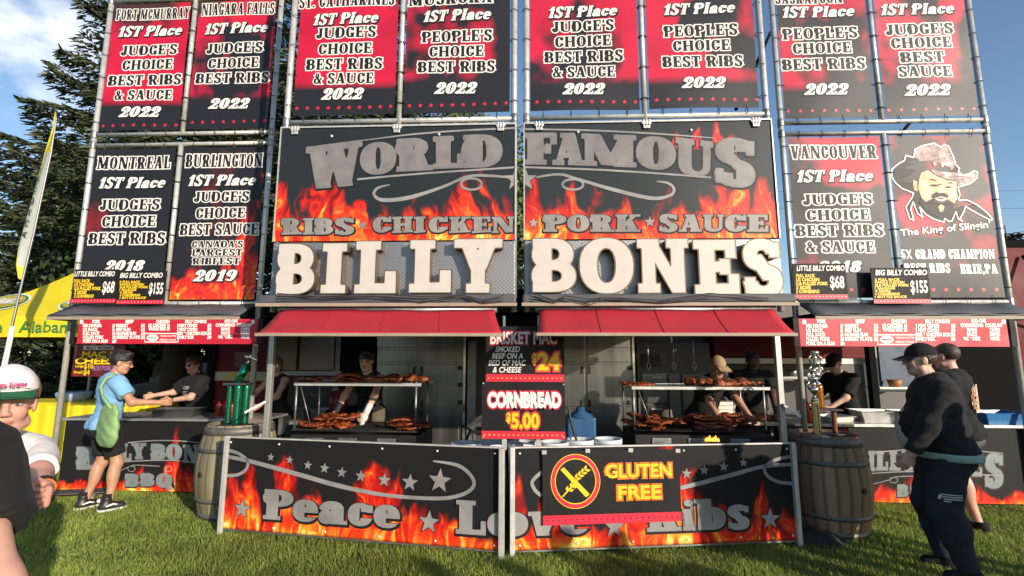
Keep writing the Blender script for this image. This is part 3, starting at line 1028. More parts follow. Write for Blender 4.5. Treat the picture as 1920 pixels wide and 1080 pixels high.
        for b, ln in ((.028, .068), (.0095, .076), (-.0095, .071), (-.027, .056)):
            p = P(.085, b, .002); a = cu * .55 + abs(b) * 2
            for seg, r_ in ((.45, .0088), (.30, .0080), (.25, .0070)):
                p2 = p + (d * math.cos(a) + pn * math.sin(a)) * ln * seg * q + th * (b * .10) * q
                Hn.cap(p, p2, r_ * q, r_ * .93 * q, k=.004); p = p2; a += cu * .95
        p = P(.022, .030, .006); p2 = P(.052, .052, .016 + .012 * cu); p3 = P(.078, .056 - .012 * cu, .024 + .018 * cu)
        Hn.cap(p, p2, .0135 * q, .0105 * q, k=.01); Hn.cap(p2, p3, .0100 * q, .0082 * q, k=.005)
        V, F_ = Hn.mesh()
        meshes.append((V, F_, np.tile(sk * (1.02, .93, .9), (len(V), 1))))
    off = 0; VV, FF, CC = [], [], []
    for V, F_, c in meshes: VV.append(V); FF.append(F_ + off); CC.append(c); off += len(V)
    np_obj('body', np.concatenate(VV), np.concatenate(FF), M_SKIN, root, col=np.concatenate(CC), smooth=True)
    ctx = dict(root=root, k=k, up=upg, RB=RB, RH=RH, hc=hc, hs=hs, hp=hp_, sh=sh, el=el, wr=wr, hip=hip, kn=kn, an=an, pel=pel, nb=nb, torso=torso, arm=arm, leg=leg, g=g)
    # hair
    if hair is not None:
        kind, hcol = hair
        hm = hair_mat('hair_%s_%02d' % (kind, int(sum(hcol) * 1000) % 97), hcol)
        Fh = Field(max(hr, .005), .02)
        th_ = .012 if kind != 'buzz' else .005
        Fh.ell(hp_(0, -.016, .034), np.array((.077, .096, .088)) * hs + th_, RH)
        if kind in ('short', 'quiff'): Fh.ell(hp_(0, -.03, .05), np.array((.072, .085, .080)) * hs + th_ + .004, RH)
        if kind == 'quiff':
            Fh.ell(hp_(0, .035, .112), np.array((.06, .05, .030)) * hs, RH); Fh.ell(hp_(.012, .056, .112), np.array((.042, .028, .024)) * hs, RH)
        if kind in ('long', 'bun'):
            Fh.ell(hp_(0, -.06, -.03), np.array((.075, .055, .10)) * hs, RH)
            if kind == 'long': Fh.cap(hp_(0, -.07, -.04), hp_(0, -.09, -.20), .065 * hs, .04 * hs)
            else: Fh.ell(hp_(0, -.11, .02), np.array((.04, .04, .04)) * hs, RH)
        ci = hc
        low = -.035 if kind in ('short', 'quiff', 'buzz') else -.4
        def hcut(X, Y, Z):
            x, y, z = X - ci[0], Y - ci[1], Z - ci[2]
            ly = (RH[0, 1] * x + RH[1, 1] * y + RH[2, 1] * z) / hs; lz = (RH[0, 2] * x + RH[1, 2] * y + RH[2, 2] * z) / hs
            lx = (RH[0, 0] * x + RH[1, 0] * y + RH[2, 0] * z) / hs
            frontline = np.minimum(.058 + 0 * lz, .100) 
            face_ = np.minimum(ly - (.030 if kind in ('short', 'quiff', 'buzz') else .028) - np.clip(lz, -.1, .06) * 1.1, .072 - lz * (.62 if kind != 'quiff' else .9) + 0 * ly)
            side_ = np.where(kind in ('short', 'quiff', 'buzz'), np.minimum(ly + .028, (.022 - lz)), -1)
            return np.maximum.reduce([np.minimum(face_, .05), (low - lz) + 0 * ly, side_ + 0 * lz]) * .8
        Fh.clip(hcut); Fh.noise = (.0018, 110, 1.0)
        V, F_ = Fh.mesh()
        if len(V): np_obj('hair', V, F_, hm, root, smooth=True)
    if top: top(ctx)
    if bottom: bottom(ctx)
    if shoes: shoes(ctx)
    return ctx


def shirt(mat, sleeve=.72, hem=-.04, loose=.022, neck=.075, name='shirt', h=.011, flare=0.0, collar=False, wr_=.0035, tank=False, seed=1.0, arm=None):
    def f(c):
        k = c['k']
        F = Field(h, .035); c['torso'](F, loose)
        if not tank:
            for s in (1, -1): c['arm'](F, s, arm if arm is not None else loose + (.012 if sleeve < 1 else .004), sleeve)
        else:
            for s in (1, -1): F.cap(c['up'](s * .10, 0, 1.40), c['up'](s * .12, 0, 1.30), .06 * k)
        z0 = c['pel'][2] + hem * k; RB = c['RB']; pel = c['pel']; nb = c['nb'] + RB @ np.array((0, .03 * k, .035 * k))
        F.clip(lambda X, Y, Z: (-(RB[0, 2] * (X - pel[0]) + RB[1, 2] * (Y - pel[1]) + RB[2, 2] * (Z - pel[2])) + hem * k))
        F.clip(lambda X, Y, Z: neck * k - np.sqrt((X - nb[0]) ** 2 + (Y - nb[1]) ** 2 + (Z - nb[2]) ** 2))
        if tank:
            for s in (1, -1):
                q = c['sh'][s]; F.clip(lambda X, Y, Z, q=q, s=s: .085 * k - np.sqrt((X - q[0] - s * .02) ** 2 + (Y - q[1]) ** 2 + ((Z - q[2] + .02) * .7) ** 2))
        if collar: F.cap(c['nb'] + RB @ np.array((0, .005, -.02)) * k, c['nb'] + RB @ np.array((0, .012, .045)) * k, .074 * k * (c['g'] * .4 + .6), .070 * k * (c['g'] * .4 + .6), cut=.9)
        F.noise = (wr_, 34, seed)
        V, Q = F.mesh()
        return np_obj(name, V, Q, mat, c['root'], smooth=True)
    return f


def trousers(mat, length=2.0, loose=.012, waist=.06, name='trousers', h=.012, cuff=None, seed=2.0, flare=None):
    def f(c):
        k = c['k']; F = Field(h, .03); g = c['g']; pel = c['pel']
        F.ell(pel + (0, -.008, .01), np.array((.165 * g, .118 * g, .145)) * k + loose)
        for s in (1, -1):
            c['leg'](F, s, loose + .004, length, flare)
            F.ell(pel + (s * .075 * k * g, -.05 * k, -.035 * k), np.array((.092 * (g * .5 + .5), .092 * (g * .5 + .5), .11)) * k + loose)
        F.clip(lambda X, Y, Z: Z - pel[2] - waist * k + 0 * X + 0 * Y)
        F.noise = (.003, 30, seed)
        V, Q = F.mesh()
        return np_obj(name, V, Q, mat, c['root'], smooth=True)
    return f


def shoes(mat, sole, h=.007, rz=0.0, high=False):
    def f(c):
        k = c['k']
        for s in (1, -1):
            a = c['an'][s]; z0 = a[2] - .085 * k
            F = Field(h, .025)
            F.cap((a[0], a[1] - .035 * k, z0 + .055), (a[0] + s * .015, a[1] + .12 * k, z0 + .042), .047, .040)
            F.cap((a[0], a[1] - .01, z0 + .06), (a[0], a[1] - .015, z0 + (.15 if high else .10)), .047, .046)
            F.clip(lambda X, Y, Z, z0=z0: z0 + .022 - Z + 0 * X + 0 * Y)
            F.clip(lambda X, Y, Z, z0=z0: Z - z0 - (.15 if high else .105) + 0 * X + 0 * Y)
            V, Q = F.mesh(); o = np_obj('shoe', V, Q, mat, c['root'], smooth=True)
            F = Field(h, .02)
            F.cap((a[0], a[1] - .04 * k, z0 + .02), (a[0] + s * .015, a[1] + .13 * k, z0 + .02), .050, .045)
            F.clip(lambda X, Y, Z, z0=z0: np.abs(Z - z0 - .014) - .014 + 0 * X + 0 * Y)
            V, Q = F.mesh(); np_obj('sole', V, Q, sole, o, smooth=False)
    return f


def cap_hat(c, mat, brim_mat, brim_dir=0.0, tall=.0, h=.006, name='cap', droop=.12, lift=0.0):
    hs, RH, hp = c['hs'], c['RH'], c['hp']
    Rz = RH @ rot('Z', brim_dir)
    F = Field(h, .01)
    F.ell(hp(0, -.014, .036), np.array((.077, .096, .090)) * hs + np.array((.014, .014, .014 + tall)), RH)
    if tall: F.ell(hp(0, .02, .075), np.array((.078, .072, .052 + tall)) * hs, RH)
    cc = hp(0, 0, .038 + lift)
    F.clip(lambda X, Y, Z: -(RH[0, 2] * (X - cc[0]) + RH[1, 2] * (Y - cc[1]) + RH[2, 2] * (Z - cc[2])) + 0)
    V, Q = F.mesh(); o = np_obj(name, V, Q, mat, c['root'], smooth=True)
    # brim
    mb = MB(); n = 14; R0, R1 = .092 * hs, .172 * hs
    vs = []
    for j in range(5):
        for i in range(n + 1):
            t = (i / n - .5) * 2.0; r = j / 4
            x = math.sin(t * 1.15) * .088 * hs * (1 - .08 * r); y0 = math.cos(t * 1.15) * .103 * hs
            y = y0 + r * .078 * hs * math.cos(t * .95) ** .8 if abs(t) < 1.6 else y0
            z = (.040 + lift) * hs - r * .078 * droop * 3 * hs - (x / (.09 * hs)) ** 2 * .018 * hs * (.3 + r)
            vs.append((x, y, z))
    m = len(vs)
    V2 = [hp(0, 0, 0) + Rz @ np.array(v) for v in vs] + [hp(0, 0, 0) + Rz @ (np.array(v) - (0, 0, .004)) for v in vs]
    fs = []
    for j in range(4):
        for i in range(n):
            a = j * (n + 1) + i; fs.append((a, a + 1, a + n + 2, a + n + 1)); fs.append((m + a, m + a + n + 1, m + a + n + 2, m + a + 1))
    ed = [j * (n + 1) for j in range(5)] + [4 * (n + 1) + i for i in range(1, n + 1)] + [j * (n + 1) + n for j in range(3, -1, -1)]
    for a, b in zip(ed, ed[1:]): fs.append((a, m + a, m + b, b))
    mb.add(V2, fs, 0, True)
    mb.build('brim', brim_mat, o)
    return o
# ------------------------------------------------------------------ the ground
YW, YC = 5.877, 4.951
W1, W2, W3 = 2.289, 4.397, 4.545
C0, C1, C2, C3 = 2.271, 2.849, 4.119, 4.236
XW = {'l': (-5.824, -4.619, -3.413), 'r': (3.109, 4.334, 5.559)}
XC = {'l': (-2.761, -1.475, -.188), 'r': (-.082, 1.215, 2.512)}
ZT = at(212, 3, YW).z

m_lawn = pm('lawn_soil', (.045, .075, .018), .9, alt=(.07, .10, .025), vscale=3.0, var=.35, bump=.6, bscale=40)
gx = np.concatenate([[-900, -200, -60], np.linspace(-24, 24, 49), [60, 200, 900]])
gy = np.concatenate([[-900, -200, -40], np.linspace(-14, 40, 55), [90, 250, 900]])
GX, GY = np.meshgrid(gx, gy)
GZ = (vnoise(GX * .5, GY * .5, 3) - .5) * .012
ii = np.arange(GX.size).reshape(GX.shape)
np_obj('lawn', np.stack([GX, GY, GZ], -1).reshape(-1, 3), np.stack([ii[:-1, :-1], ii[:-1, 1:], ii[1:, 1:], ii[1:, :-1]], -1).reshape(-1, 4), m_lawn, kind='structure')

# ------------------------------------------------------------------ frames, banners, boards


def tie_mesh():
    m = MB(); pts = [(.037 * math.cos(t), .037 * math.sin(t), 0) for t in np.linspace(0, 2 * math.pi, 9)]
    m.tube(pts, .0045, 4, 0, False)
    m.tube([(.03, -.01, 0), (.075, -.012, .004)], .003, 4, 0)
    return m.mesh('cable_tie', M_TIE)


TIE = tie_mesh()


def ties(parent, xs, zs, Y, horiz, flip=1):
    for x in xs:
        for z in zs:
            o = bpy.data.objects.new('cable_tie', TIE)
            o.location = (x, Y, z)
            o.rotation_euler = (0, math.pi / 2 * (1 if flip > 0 else -1), 0) if horiz else (0, 0, 0 if flip > 0 else math.pi)
            link(o, parent)


def joint(mb, x, Y, z):
    mb.lathe([(.0, -.05), (.036, -.05), (.040, -.04), (.040, .04), (.036, .05), (0, .05)], (x, Y, z), 10)


PIPE = .032


def frame_thing(label, xs, Y, z_rails, zlo, zhi, mid, group):
    t = thing('banner_frame', label, 'pipe frame', (xs[1], Y, 0), 0, group)
    ox = xs[1]
    for i, x in enumerate(xs):
        if i == 1:
            for a, b in mid: MB().tube([(0, 0, a), (0, 0, b)], PIPE * .92, 10).build('post', M_ALU, t)
        else:
            mb = MB().tube([(x - ox, 0, zlo), (x - ox, 0, zhi)], PIPE, 12)
            mb.build('post', M_ALU, t)
            for z in z_rails:
                j = MB(); joint(j, x - ox, 0, z); j.build('coupler', M_ALU_D, t, bevel=.003)
    for z in z_rails:
        MB().tube([(xs[0] - ox, 0, z), (xs[2] - ox, 0, z)], PIPE * .85, 10).build('rail', M_ALU, t)
    return t


def banner_place(x0, Y, z0, seed, amp=.009):
    def pl(u, v, d=0.0):
        return (x0 + u, Y - d + amp * (math.sin(u * 4.1 + seed) * math.cos(v * 2.3 + seed * 2) + .5 * math.sin(v * 5 + u * 3 + seed)), z0 + v)
    return pl


def award(label, x0, x1, z0, z1, Y, seed, lines, stars, red=.5, dark=.3, warm=0.0, fl=None, hi=(.52, .010, .044), extra=None, hide=None):
    t = thing('award_banner', label, 'banner', ((x0 + x1) / 2, Y, z0), 0, 'award banners laced to the pipe frames')
    ox, oz = (x0 + x1) / 2, z0
    pl = banner_place(x0 - ox, 0, 0, seed)
    wd, ht = x1 - x0, z1 - z0
    def fn(U, V):
        c = redblack(U, V, seed, red, dark, hi, warm=warm)
        if fl:
            c2 = flames(U, V, fl[0], seed + 50, fl[1], fl[2] if len(fl) > 2 else .85)
            c = np.maximum(c, c2)
        return c
    print_grid('vinyl_sheet', fn, int(wd * 70), int(ht * 70), wd, ht, pl, t)
    for ln in lines:
        mb = MB()
        s, sty, cx, cy, w_, h_ = ln[:6]
        a = at(cx - w_ / 2, cy, Y); b = at(cx + w_ / 2, cy, Y); zt_ = at(cx, cy - h_ / 2, Y).z; zb_ = at(cx, cy + h_ / 2, Y).z
        ph = zt_ - zb_
        if sty == 'place':
            cap = ph * .86; pad = .09 * cap; u0, u1, v0 = a.x - x0 + pad, b.x - x0 - pad, zb_ - z0 + ph * .07
            f = lambda d, dx=0, dz=0: (lambda u, v: pl(u0 + u * (u1 - u0) + dx, v0 + v * cap + dz, d))
            slab_text(mb, s, sty, f(.0016, .008, -.012), .055, 1); slab_text(mb, s, sty, f(.0030), .035, 1); slab_text(mb, s, sty, f(.0046), 0, 0)
        else:
            cap = ph * .82; pad = .07 * cap; u0, u1, v0 = a.x - x0 + pad, b.x - x0 - pad, zb_ - z0 + ph * .09
            f = lambda d: (lambda u, v: pl(u0 + u * (u1 - u0), v0 + v * cap, d))
            slab_text(mb, s, sty, f(.0020), .10 if sty == 'tusc' else .085, 0); slab_text(mb, s, sty, f(.0038), 0, 1)
        mb.build('lettering', [M_INK_W, M_INK_K, M_INK_R], t)
    if extra: extra(t, pl, x0, z0)
    if stars:
        sm = MB(); n, xa, xb, ya, yb, rr = stars
        for i in range(n):
            q = i / max(n - 1, 1); p = at(xa + (xb - xa) * q, ya + (yb - ya) * q, Y)
            fan(sm, star_pts(p.x - x0, p.z - z0, rr), lambda a, b: pl(a, b, .002))
        sm.build('star_print', M_INK_R, t)
    tz = [z0 + .12 + i * (ht - .24) / 5 for i in range(6)]
    for x in (x0 - .045, x1 + .045): ties(t, [x - ox], [z - oz for z in tz], 0, False, 1 if x < ox else -1)
    tx = [x0 + .14 + i * (wd - .28) / 3 for i in range(4)]
    for z in (z0 - .045, z1 + .045): ties(t, [x - ox for x in tx], [z - oz], 0, True, 1 if z > oz + .5 else -1)
    return t


for sd, nm in (('l', 'tall pipe frame carrying the city award banners beside the yellow tent'), ('r', 'tall pipe frame carrying award banners next to the hatted man banner')):
    xs = XW[sd]
    frame_thing(nm, xs, YW, (W1, W2, W3, ZT), 0, ZT + .1, ((W1, W2), (W3, ZT)), None)
for sd, nm in (('l', 'pipe frame standing above the WORLD fire board'), ('r', 'pipe frame standing above the FAMOUS fire board')):
    xs = XC[sd]
    frame_thing(nm, (xs[0] + .02, xs[1], xs[2] - .01), YC + .05, (C2 + .03, C3 - .015, C3 + 2.17), 2.1, C3 + 2.3, ((C2 + .06, C3 + 2.17),), None)

K = 'tusc'
PY = YW - .01
bx = lambda sd, i: (XW[sd][i] + .055, XW[sd][i + 1] - .055)
lo, hi_ = (W1 + .05, W2 - .05), (W3 + .05, ZT - .05)
award('red award banner lettered FORT MCMURRAY at the top corner of its frame', *bx('l', 0), *hi_, PY, 3,
      [('FORT MCMURRAY', 'tall', 287.5, 26, 139, 24), ('1ST Place', 'place', 283, 58, 124, 23), ("JUDGE'S", K, 280, 94, 108, 22), ('CHOICE', K, 277, 121, 97, 22), ('BEST RIBS', K, 272, 150, 138, 23), ('& SAUCE', K, 269, 178, 108, 22), ('2022', 'place', 264, 210, 76, 23)],
      (8, 194, 329, 236.5, 234, .030), red=.62, dark=.34, warm=.25)
award('red award banner lettered NIAGARA FALLS judges choice best ribs', *bx('l', 1), *hi_, PY, 8,
      [('NIAGARA FALLS', 'tall', 447, 17, 138, 26), ('1ST Place', 'place', 444, 53, 124, 23), ("JUDGE'S", K, 440, 90, 109, 22), ('CHOICE', K, 438, 118, 97, 22), ('BEST RIBS', K, 436, 146, 138, 23), ('2022', 'place', 431, 194, 76, 23)],
      (8, 361, 496, 230, 226, .030), red=.55, dark=.42, warm=.5)
award('black award banner lettered MONTREAL, partly covered by two combo signs', *bx('l', 0), *lo, PY, 15,
      [('MONTREAL', 'tall', 252, 305, 138, 28), ('1ST Place', 'place', 249, 342.5, 128, 24), ("JUDGE'S", K, 244, 384, 115, 24), ('CHOICE', K, 242, 415, 103, 24), ('BEST RIBS', K, 238, 447, 145, 26), ('2018', 'place', 235.5, 498, 74, 23)],
      (8, 160, 300, 549, 547, .030), red=.26, dark=.3, hi=(.22, .012, .02))
award('black award banner lettered BURLINGTON with flames and Canadas largest ribfest', *bx('l', 1), *lo, PY, 21,
      [('BURLINGTON', 'tall', 421, 301, 145, 29), ('1ST Place', 'place', 417.5, 338, 131, 24), ("JUDGE'S", K, 416, 369, 106, 23), ('CHOICE', K, 414, 399.5, 95, 23), ('BEST SAUCE', K, 411, 430, 149, 25), ("CANADA'S", K, 408, 458, 97, 15), ('LARGEST', K, 407.5, 473.5, 95, 15), ('RIBFEST', K, 406, 489.7, 89, 15), ('2019', 'place', 405, 516.7, 81, 25)],
      (8, 332, 474, 547, 544, .032), red=.30, dark=.35, hi=(.20, .012, .02), fl=(.22, [(.95, 1.0, .3), (.2, .45, .2)], .8))
PC = YC + .04
cxl = (XC['l'][0] + .09, XC['l'][1] - .05), (XC['l'][1] + .05, XC['l'][2] - .06)
cxr = (XC['r'][0] + .06, XC['r'][1] - .05), (XC['r'][1] + .05, XC['r'][2] - .08)
ch = (C3 + .06, C3 + 2.12)
award('dark red award banner lettered ST. CATHARINES judges choice 2022', *cxl[0], *ch, PC, 27,
      [('ST. CATHARINES', 'tall', 650.6, 1, 182, 27), ('1ST Place', 'place', 649, 35, 128, 24), ("JUDGE'S", K, 649, 61, 115, 24), ('CHOICE', K, 647.5, 91, 102, 24), ('BEST RIBS', K, 646, 120, 144, 25), ('& SAUCE', K, 644.6, 147, 114, 24), ('2022', 'place', 643.5, 176, 79, 25)],
      (10, 557, 732.6, 203.5, 200, .028), red=.50, dark=.30)
award('navy black award banner lettered MUSKOKA peoples choice 2022', *cxl[1], *ch, PC, 33,
      [('MUSKOKA', 'tall', 845, -3, 160, 27), ('1ST Place', 'place', 857.6, 28.6, 132, 24), ("PEOPLE'S", K, 857, 67.7, 134, 25), ('CHOICE', K, 856, 96, 104, 24), ('BEST RIBS', K, 856, 125, 146, 25), ('2022', 'place', 855.5, 165, 80, 25)],
      (10, 768, 949, 199, 193.5, .028), red=.40, dark=.36)
award('bright red award banner reading judges choice best ribs and sauce over a sky gap', *cxr[0], *ch, PC, 41,
      [('1ST Place', 'place', 1092.7, 21.7, 134, 24), ("JUDGE'S", K, 1092.7, 48.8, 118, 24), ('CHOICE', K, 1093, 77, 107, 24), ('BEST RIBS', K, 1094.6, 105.6, 149, 25), ('& SAUCE', K, 1094.6, 134.6, 119, 24), ('2022', 'place', 1095.4, 166.6, 80, 25)],
      (10, 1007, 1192, 192, 190, .028), red=.58, dark=.30, warm=.2)
award('bright red award banner reading peoples choice best ribs above FAMOUS', *cxr[1], *ch, PC, 47,
      [('1ST Place', 'place', 1311, 16, 138, 24), ("PEOPLE'S", K, 1313.5, 57, 140, 25), ('CHOICE', K, 1315, 85, 109, 24), ('BEST RIBS', K, 1317.5, 115, 153, 25), ('2022', 'place', 1320, 155, 84, 25)],
      (10, 1231, 1420, 188, 185.5, .028), red=.60, dark=.28, warm=.1)
award('red award banner lettered SASKATOON peoples choice, in the frame by the open sky', *bx('r', 0), *hi_, PY, 53,
      [('SASKATOON', 'tall', 1516, -4, 130, 26), ('1ST Place', 'place', 1534, 22, 141, 24), ("PEOPLE'S", K, 1537, 62.5, 142, 25), ('CHOICE', K, 1541, 90, 112, 24), ('BEST RIBS', K, 1544.5, 120, 158, 25), ('2022', 'place', 1549.4, 167.5, 85, 25)],
      (8, 1478, 1633, 209, 207, .030), red=.58, dark=.36)
award('grey and red award banner reading best sauce at the outer sky edge', *bx('r', 1), *hi_, PY, 59,
      [('1ST Place', 'place', 1719.5, 17, 144, 24), ("JUDGE'S", K, 1723, 54.7, 128, 24), ('CHOICE', K, 1727, 80, 115, 24), ('BEST', K, 1729, 107, 84, 24), ('SAUCE', K, 1734, 134, 102, 24), ('2022', 'place', 1739, 169, 88, 25)],
      (8, 1667, 1826, 206.5, 204, .030), red=.50, dark=.40)
award('red and grey award banner lettered VANCOUVER best ribs and sauce', *bx('r', 0), *lo, PY, 65,
      [('VANCOUVER', 'tall', 1562.6, 285, 166, 30), ('1ST Place', 'place', 1565, 330, 149, 26), ("JUDGE'S", K, 1569.5, 374, 131, 24), ('CHOICE', K, 1571, 403, 119, 24), ('BEST RIBS', K, 1574, 432, 166, 26), ('& SAUCE', K, 1575, 463, 131, 25), ('2018', 'place', 1574, 500, 84, 25)],
      (8, 1508, 1662, 543, 543, .032), red=.48, dark=.36)
def poly_fill(mb, pts, place, m=0):
    T_ = tessellate_polygon([[Vector((x, y, 0)) for x, y in pts]])
    mb.add([place(x, y) for x, y in pts], [tuple(t) for t in T_], m)


M_TAN = pm('tan_ink', (.62, .33, .14), .45, var=.05)
M_MAROON = pm('maroon_ink', (.13, .045, .05), .45, var=.3, vscale=9)


def hat_man(t, pl, x0, z0):
    mb = MB(); inks = [M_INK_W, M_INK_K, M_INK_R, M_TAN, M_MAROON, pm('dusty_red_ink', (.22, .08, .08), .45)]
    def q(X, Y, d=.002):
        p = at(1660 + X / 3.177, 240 + Y / 3.177, PY); return pl(p.x - x0, p.z - z0, d)
    def pf(pts, d, m): poly_fill(mb, pts, lambda x, y: q(x, y, d), m)
    out_ = [(40, 245), (75, 215), (110, 195), (118, 165), (165, 178), (172, 130), (215, 108), (290, 90), (330, 115), (352, 98), (377, 110), (402, 170), (415, 220), (437, 245), (428, 265), (460, 285), (500, 272), (522, 256), (546, 264), (541, 300), (500, 332), (425, 355), (436, 400), (428, 432), (480, 432), (540, 460), (600, 505), (634, 542), (628, 552), (560, 520), (470, 470),
            (460, 505), (440, 540), (455, 556), (430, 545), (415, 500), (392, 556), (372, 556), (350, 540), (345, 562), (290, 545), (240, 515), (205, 470), (222, 532), (192, 508), (166, 440), (152, 480), (170, 548), (146, 540), (124, 470), (160, 412), (168, 388), (100, 360), (60, 325), (38, 290)]
    c = (300, 320)
    grow = lambda pts, k: [(x + (x - c[0]) / (math.hypot(x - c[0], y - c[1]) + 1) * k, y + (y - c[1]) / (math.hypot(x - c[0], y - c[1]) + 1) * k) for x, y in pts]
    n = len(out_)
    pts3 = [(x, y) for x, y in out_ + out_[:1]]
    for a, b in zip(pts3, pts3[1:]):
        dx, dy = b[0] - a[0], b[1] - a[1]; l = math.hypot(dx, dy) + 1e-6; w_ = 3.6; ex, ey = dx / l * 2, dy / l * 2
        mb.add([q(a[0] - ex - dy / l * w_, a[1] - ey + dx / l * w_, .0062), q(a[0] - ex + dy / l * w_, a[1] - ey - dx / l * w_, .0062), q(b[0] + ex + dy / l * w_, b[1] + ey - dx / l * w_, .0062), q(b[0] + ex - dy / l * w_, b[1] + ey + dx / l * w_, .0062)], [(0, 1, 2, 3)], 0)
    pf(out_, .002, 1)
    pf([(172, 175), (176, 134), (215, 112), (290, 95), (330, 120), (352, 104), (374, 114), (398, 172), (412, 222), (405, 245), (330, 215), (260, 200), (200, 200)], .0032, 4)
    pf([(260, 245), (330, 262), (425, 270), (460, 290), (502, 277), (522, 263), (540, 268), (535, 296), (498, 326), (425, 348), (415, 316), (360, 306), (300, 286)], .0032, 4)
    pf([(210, 270), (250, 252), (300, 290), (360, 312), (418, 320), (420, 370), (425, 420), (405, 452), (370, 430), (330, 418), (280, 420), (240, 440), (215, 415), (195, 360), (200, 300)], .0034, 3)
    pf([(163, 312), (188, 318), (192, 378), (170, 370)], .0034, 3)
    for e in ([(250, 312), (272, 305), (300, 312), (298, 317), (272, 312)], [(362, 330), (385, 324), (398, 330), (396, 334)], [(256, 342), (285, 336), (318, 344), (300, 350), (270, 348)], [(346, 354), (370, 348), (394, 356), (372, 360)],
              [(272, 400), (300, 382), (318, 390), (345, 388), (372, 404), (368, 418), (330, 408), (290, 418), (276, 420)], [(212, 412), (240, 446), (282, 424), (290, 440), (330, 452), (370, 440), (405, 456), (398, 480), (372, 520), (330, 540), (285, 520), (240, 490), (205, 450)]):
        pf(e, .0046, 1)
    pf([(288, 420), (330, 428), (368, 420), (340, 438), (310, 436)], .0054, 0)
    pf([(312, 470), (330, 455), (348, 470), (340, 500), (322, 500)], .0054, 3)
    for x, y in ((290, 216), (322, 178), (336, 222), (365, 184), (388, 240)): fan(mb, [(x + 11 * math.cos(t), y + 14 * math.sin(t)) for t in np.linspace(0, 6.28, 9)[:-1]], lambda a, b: q(a, b, .0044), 5)
    mb.build('portrait_print', inks, t)
    for s, cx, cy, w_, h_ in (('5X GRAND CHAMPION', 1777, 475.6, 176, 19), ('BEST RIBS', 1738, 502, 84, 19), ('ERIE,PA', 1835, 503, 70, 19)):
        a, b = at(cx - w_ / 2, cy, PY), at(cx + w_ / 2, cy, PY); zt_, zb_ = at(cx, cy - h_ / 2, PY).z, at(cx, cy + h_ / 2, PY).z
        mb = MB(); slab_text(mb, s, 'tall', lambda u, v: pl(a.x - x0 + u * (b.x - a.x), zb_ - z0 + v * (zt_ - zb_) * .9, .003), .02, 0); mb.build('lettering', inks, t)
    mb = MB(); a, b = at(1688, 436, PY), at(1856, 420, PY)
    cx, cz = (a.x + b.x) / 2 - x0, (a.z + b.z) / 2 - z0; sl_ = (b.z - a.z) / (b.x - a.x)
    for g_, m_, d in ((.06, 1, .002), (0, 0, .0035)):
        sans_text(mb, "The King of Slingin'", cx, cz, b.x - a.x, .085, lambda x, y: pl(x, y + (x - cx) * sl_, d), m_, bold=.02, grow=g_)
    mb.build('lettering', inks, t)


t = award('grey and red banner with a drawn bearded man in a cowboy hat', *bx('r', 1), *lo, PY, 71, [], (6, 1750, 1868, 543, 543, .032), red=.42, dark=.34, extra=hat_man)

# ------------------------------------------------------------------ fire boards and the big letters
def letter_row(mb, rows, sty, place, lay, cap=None):
    """rows: (char, x0, x1, top(x0), top(x1), bot(x0), bot(x1)) in photo points"""
    for ch, xa, xb, ta, tb, ba, bb in rows:
        for off, m, d, dx, dy in lay:
            cs, V, T_, W_ = glyph_fill(ch, sty, off)
            def pp(a, b):
                u = a / W_; x = xa + u * (xb - xa); bt = ba + u * (bb - ba); tp = ta + u * (tb - ta)
                return place(x + dx, bt + b * (tp - bt) + dy, d)
            mb.add([pp(a, b) for a, b in V], T_, m)


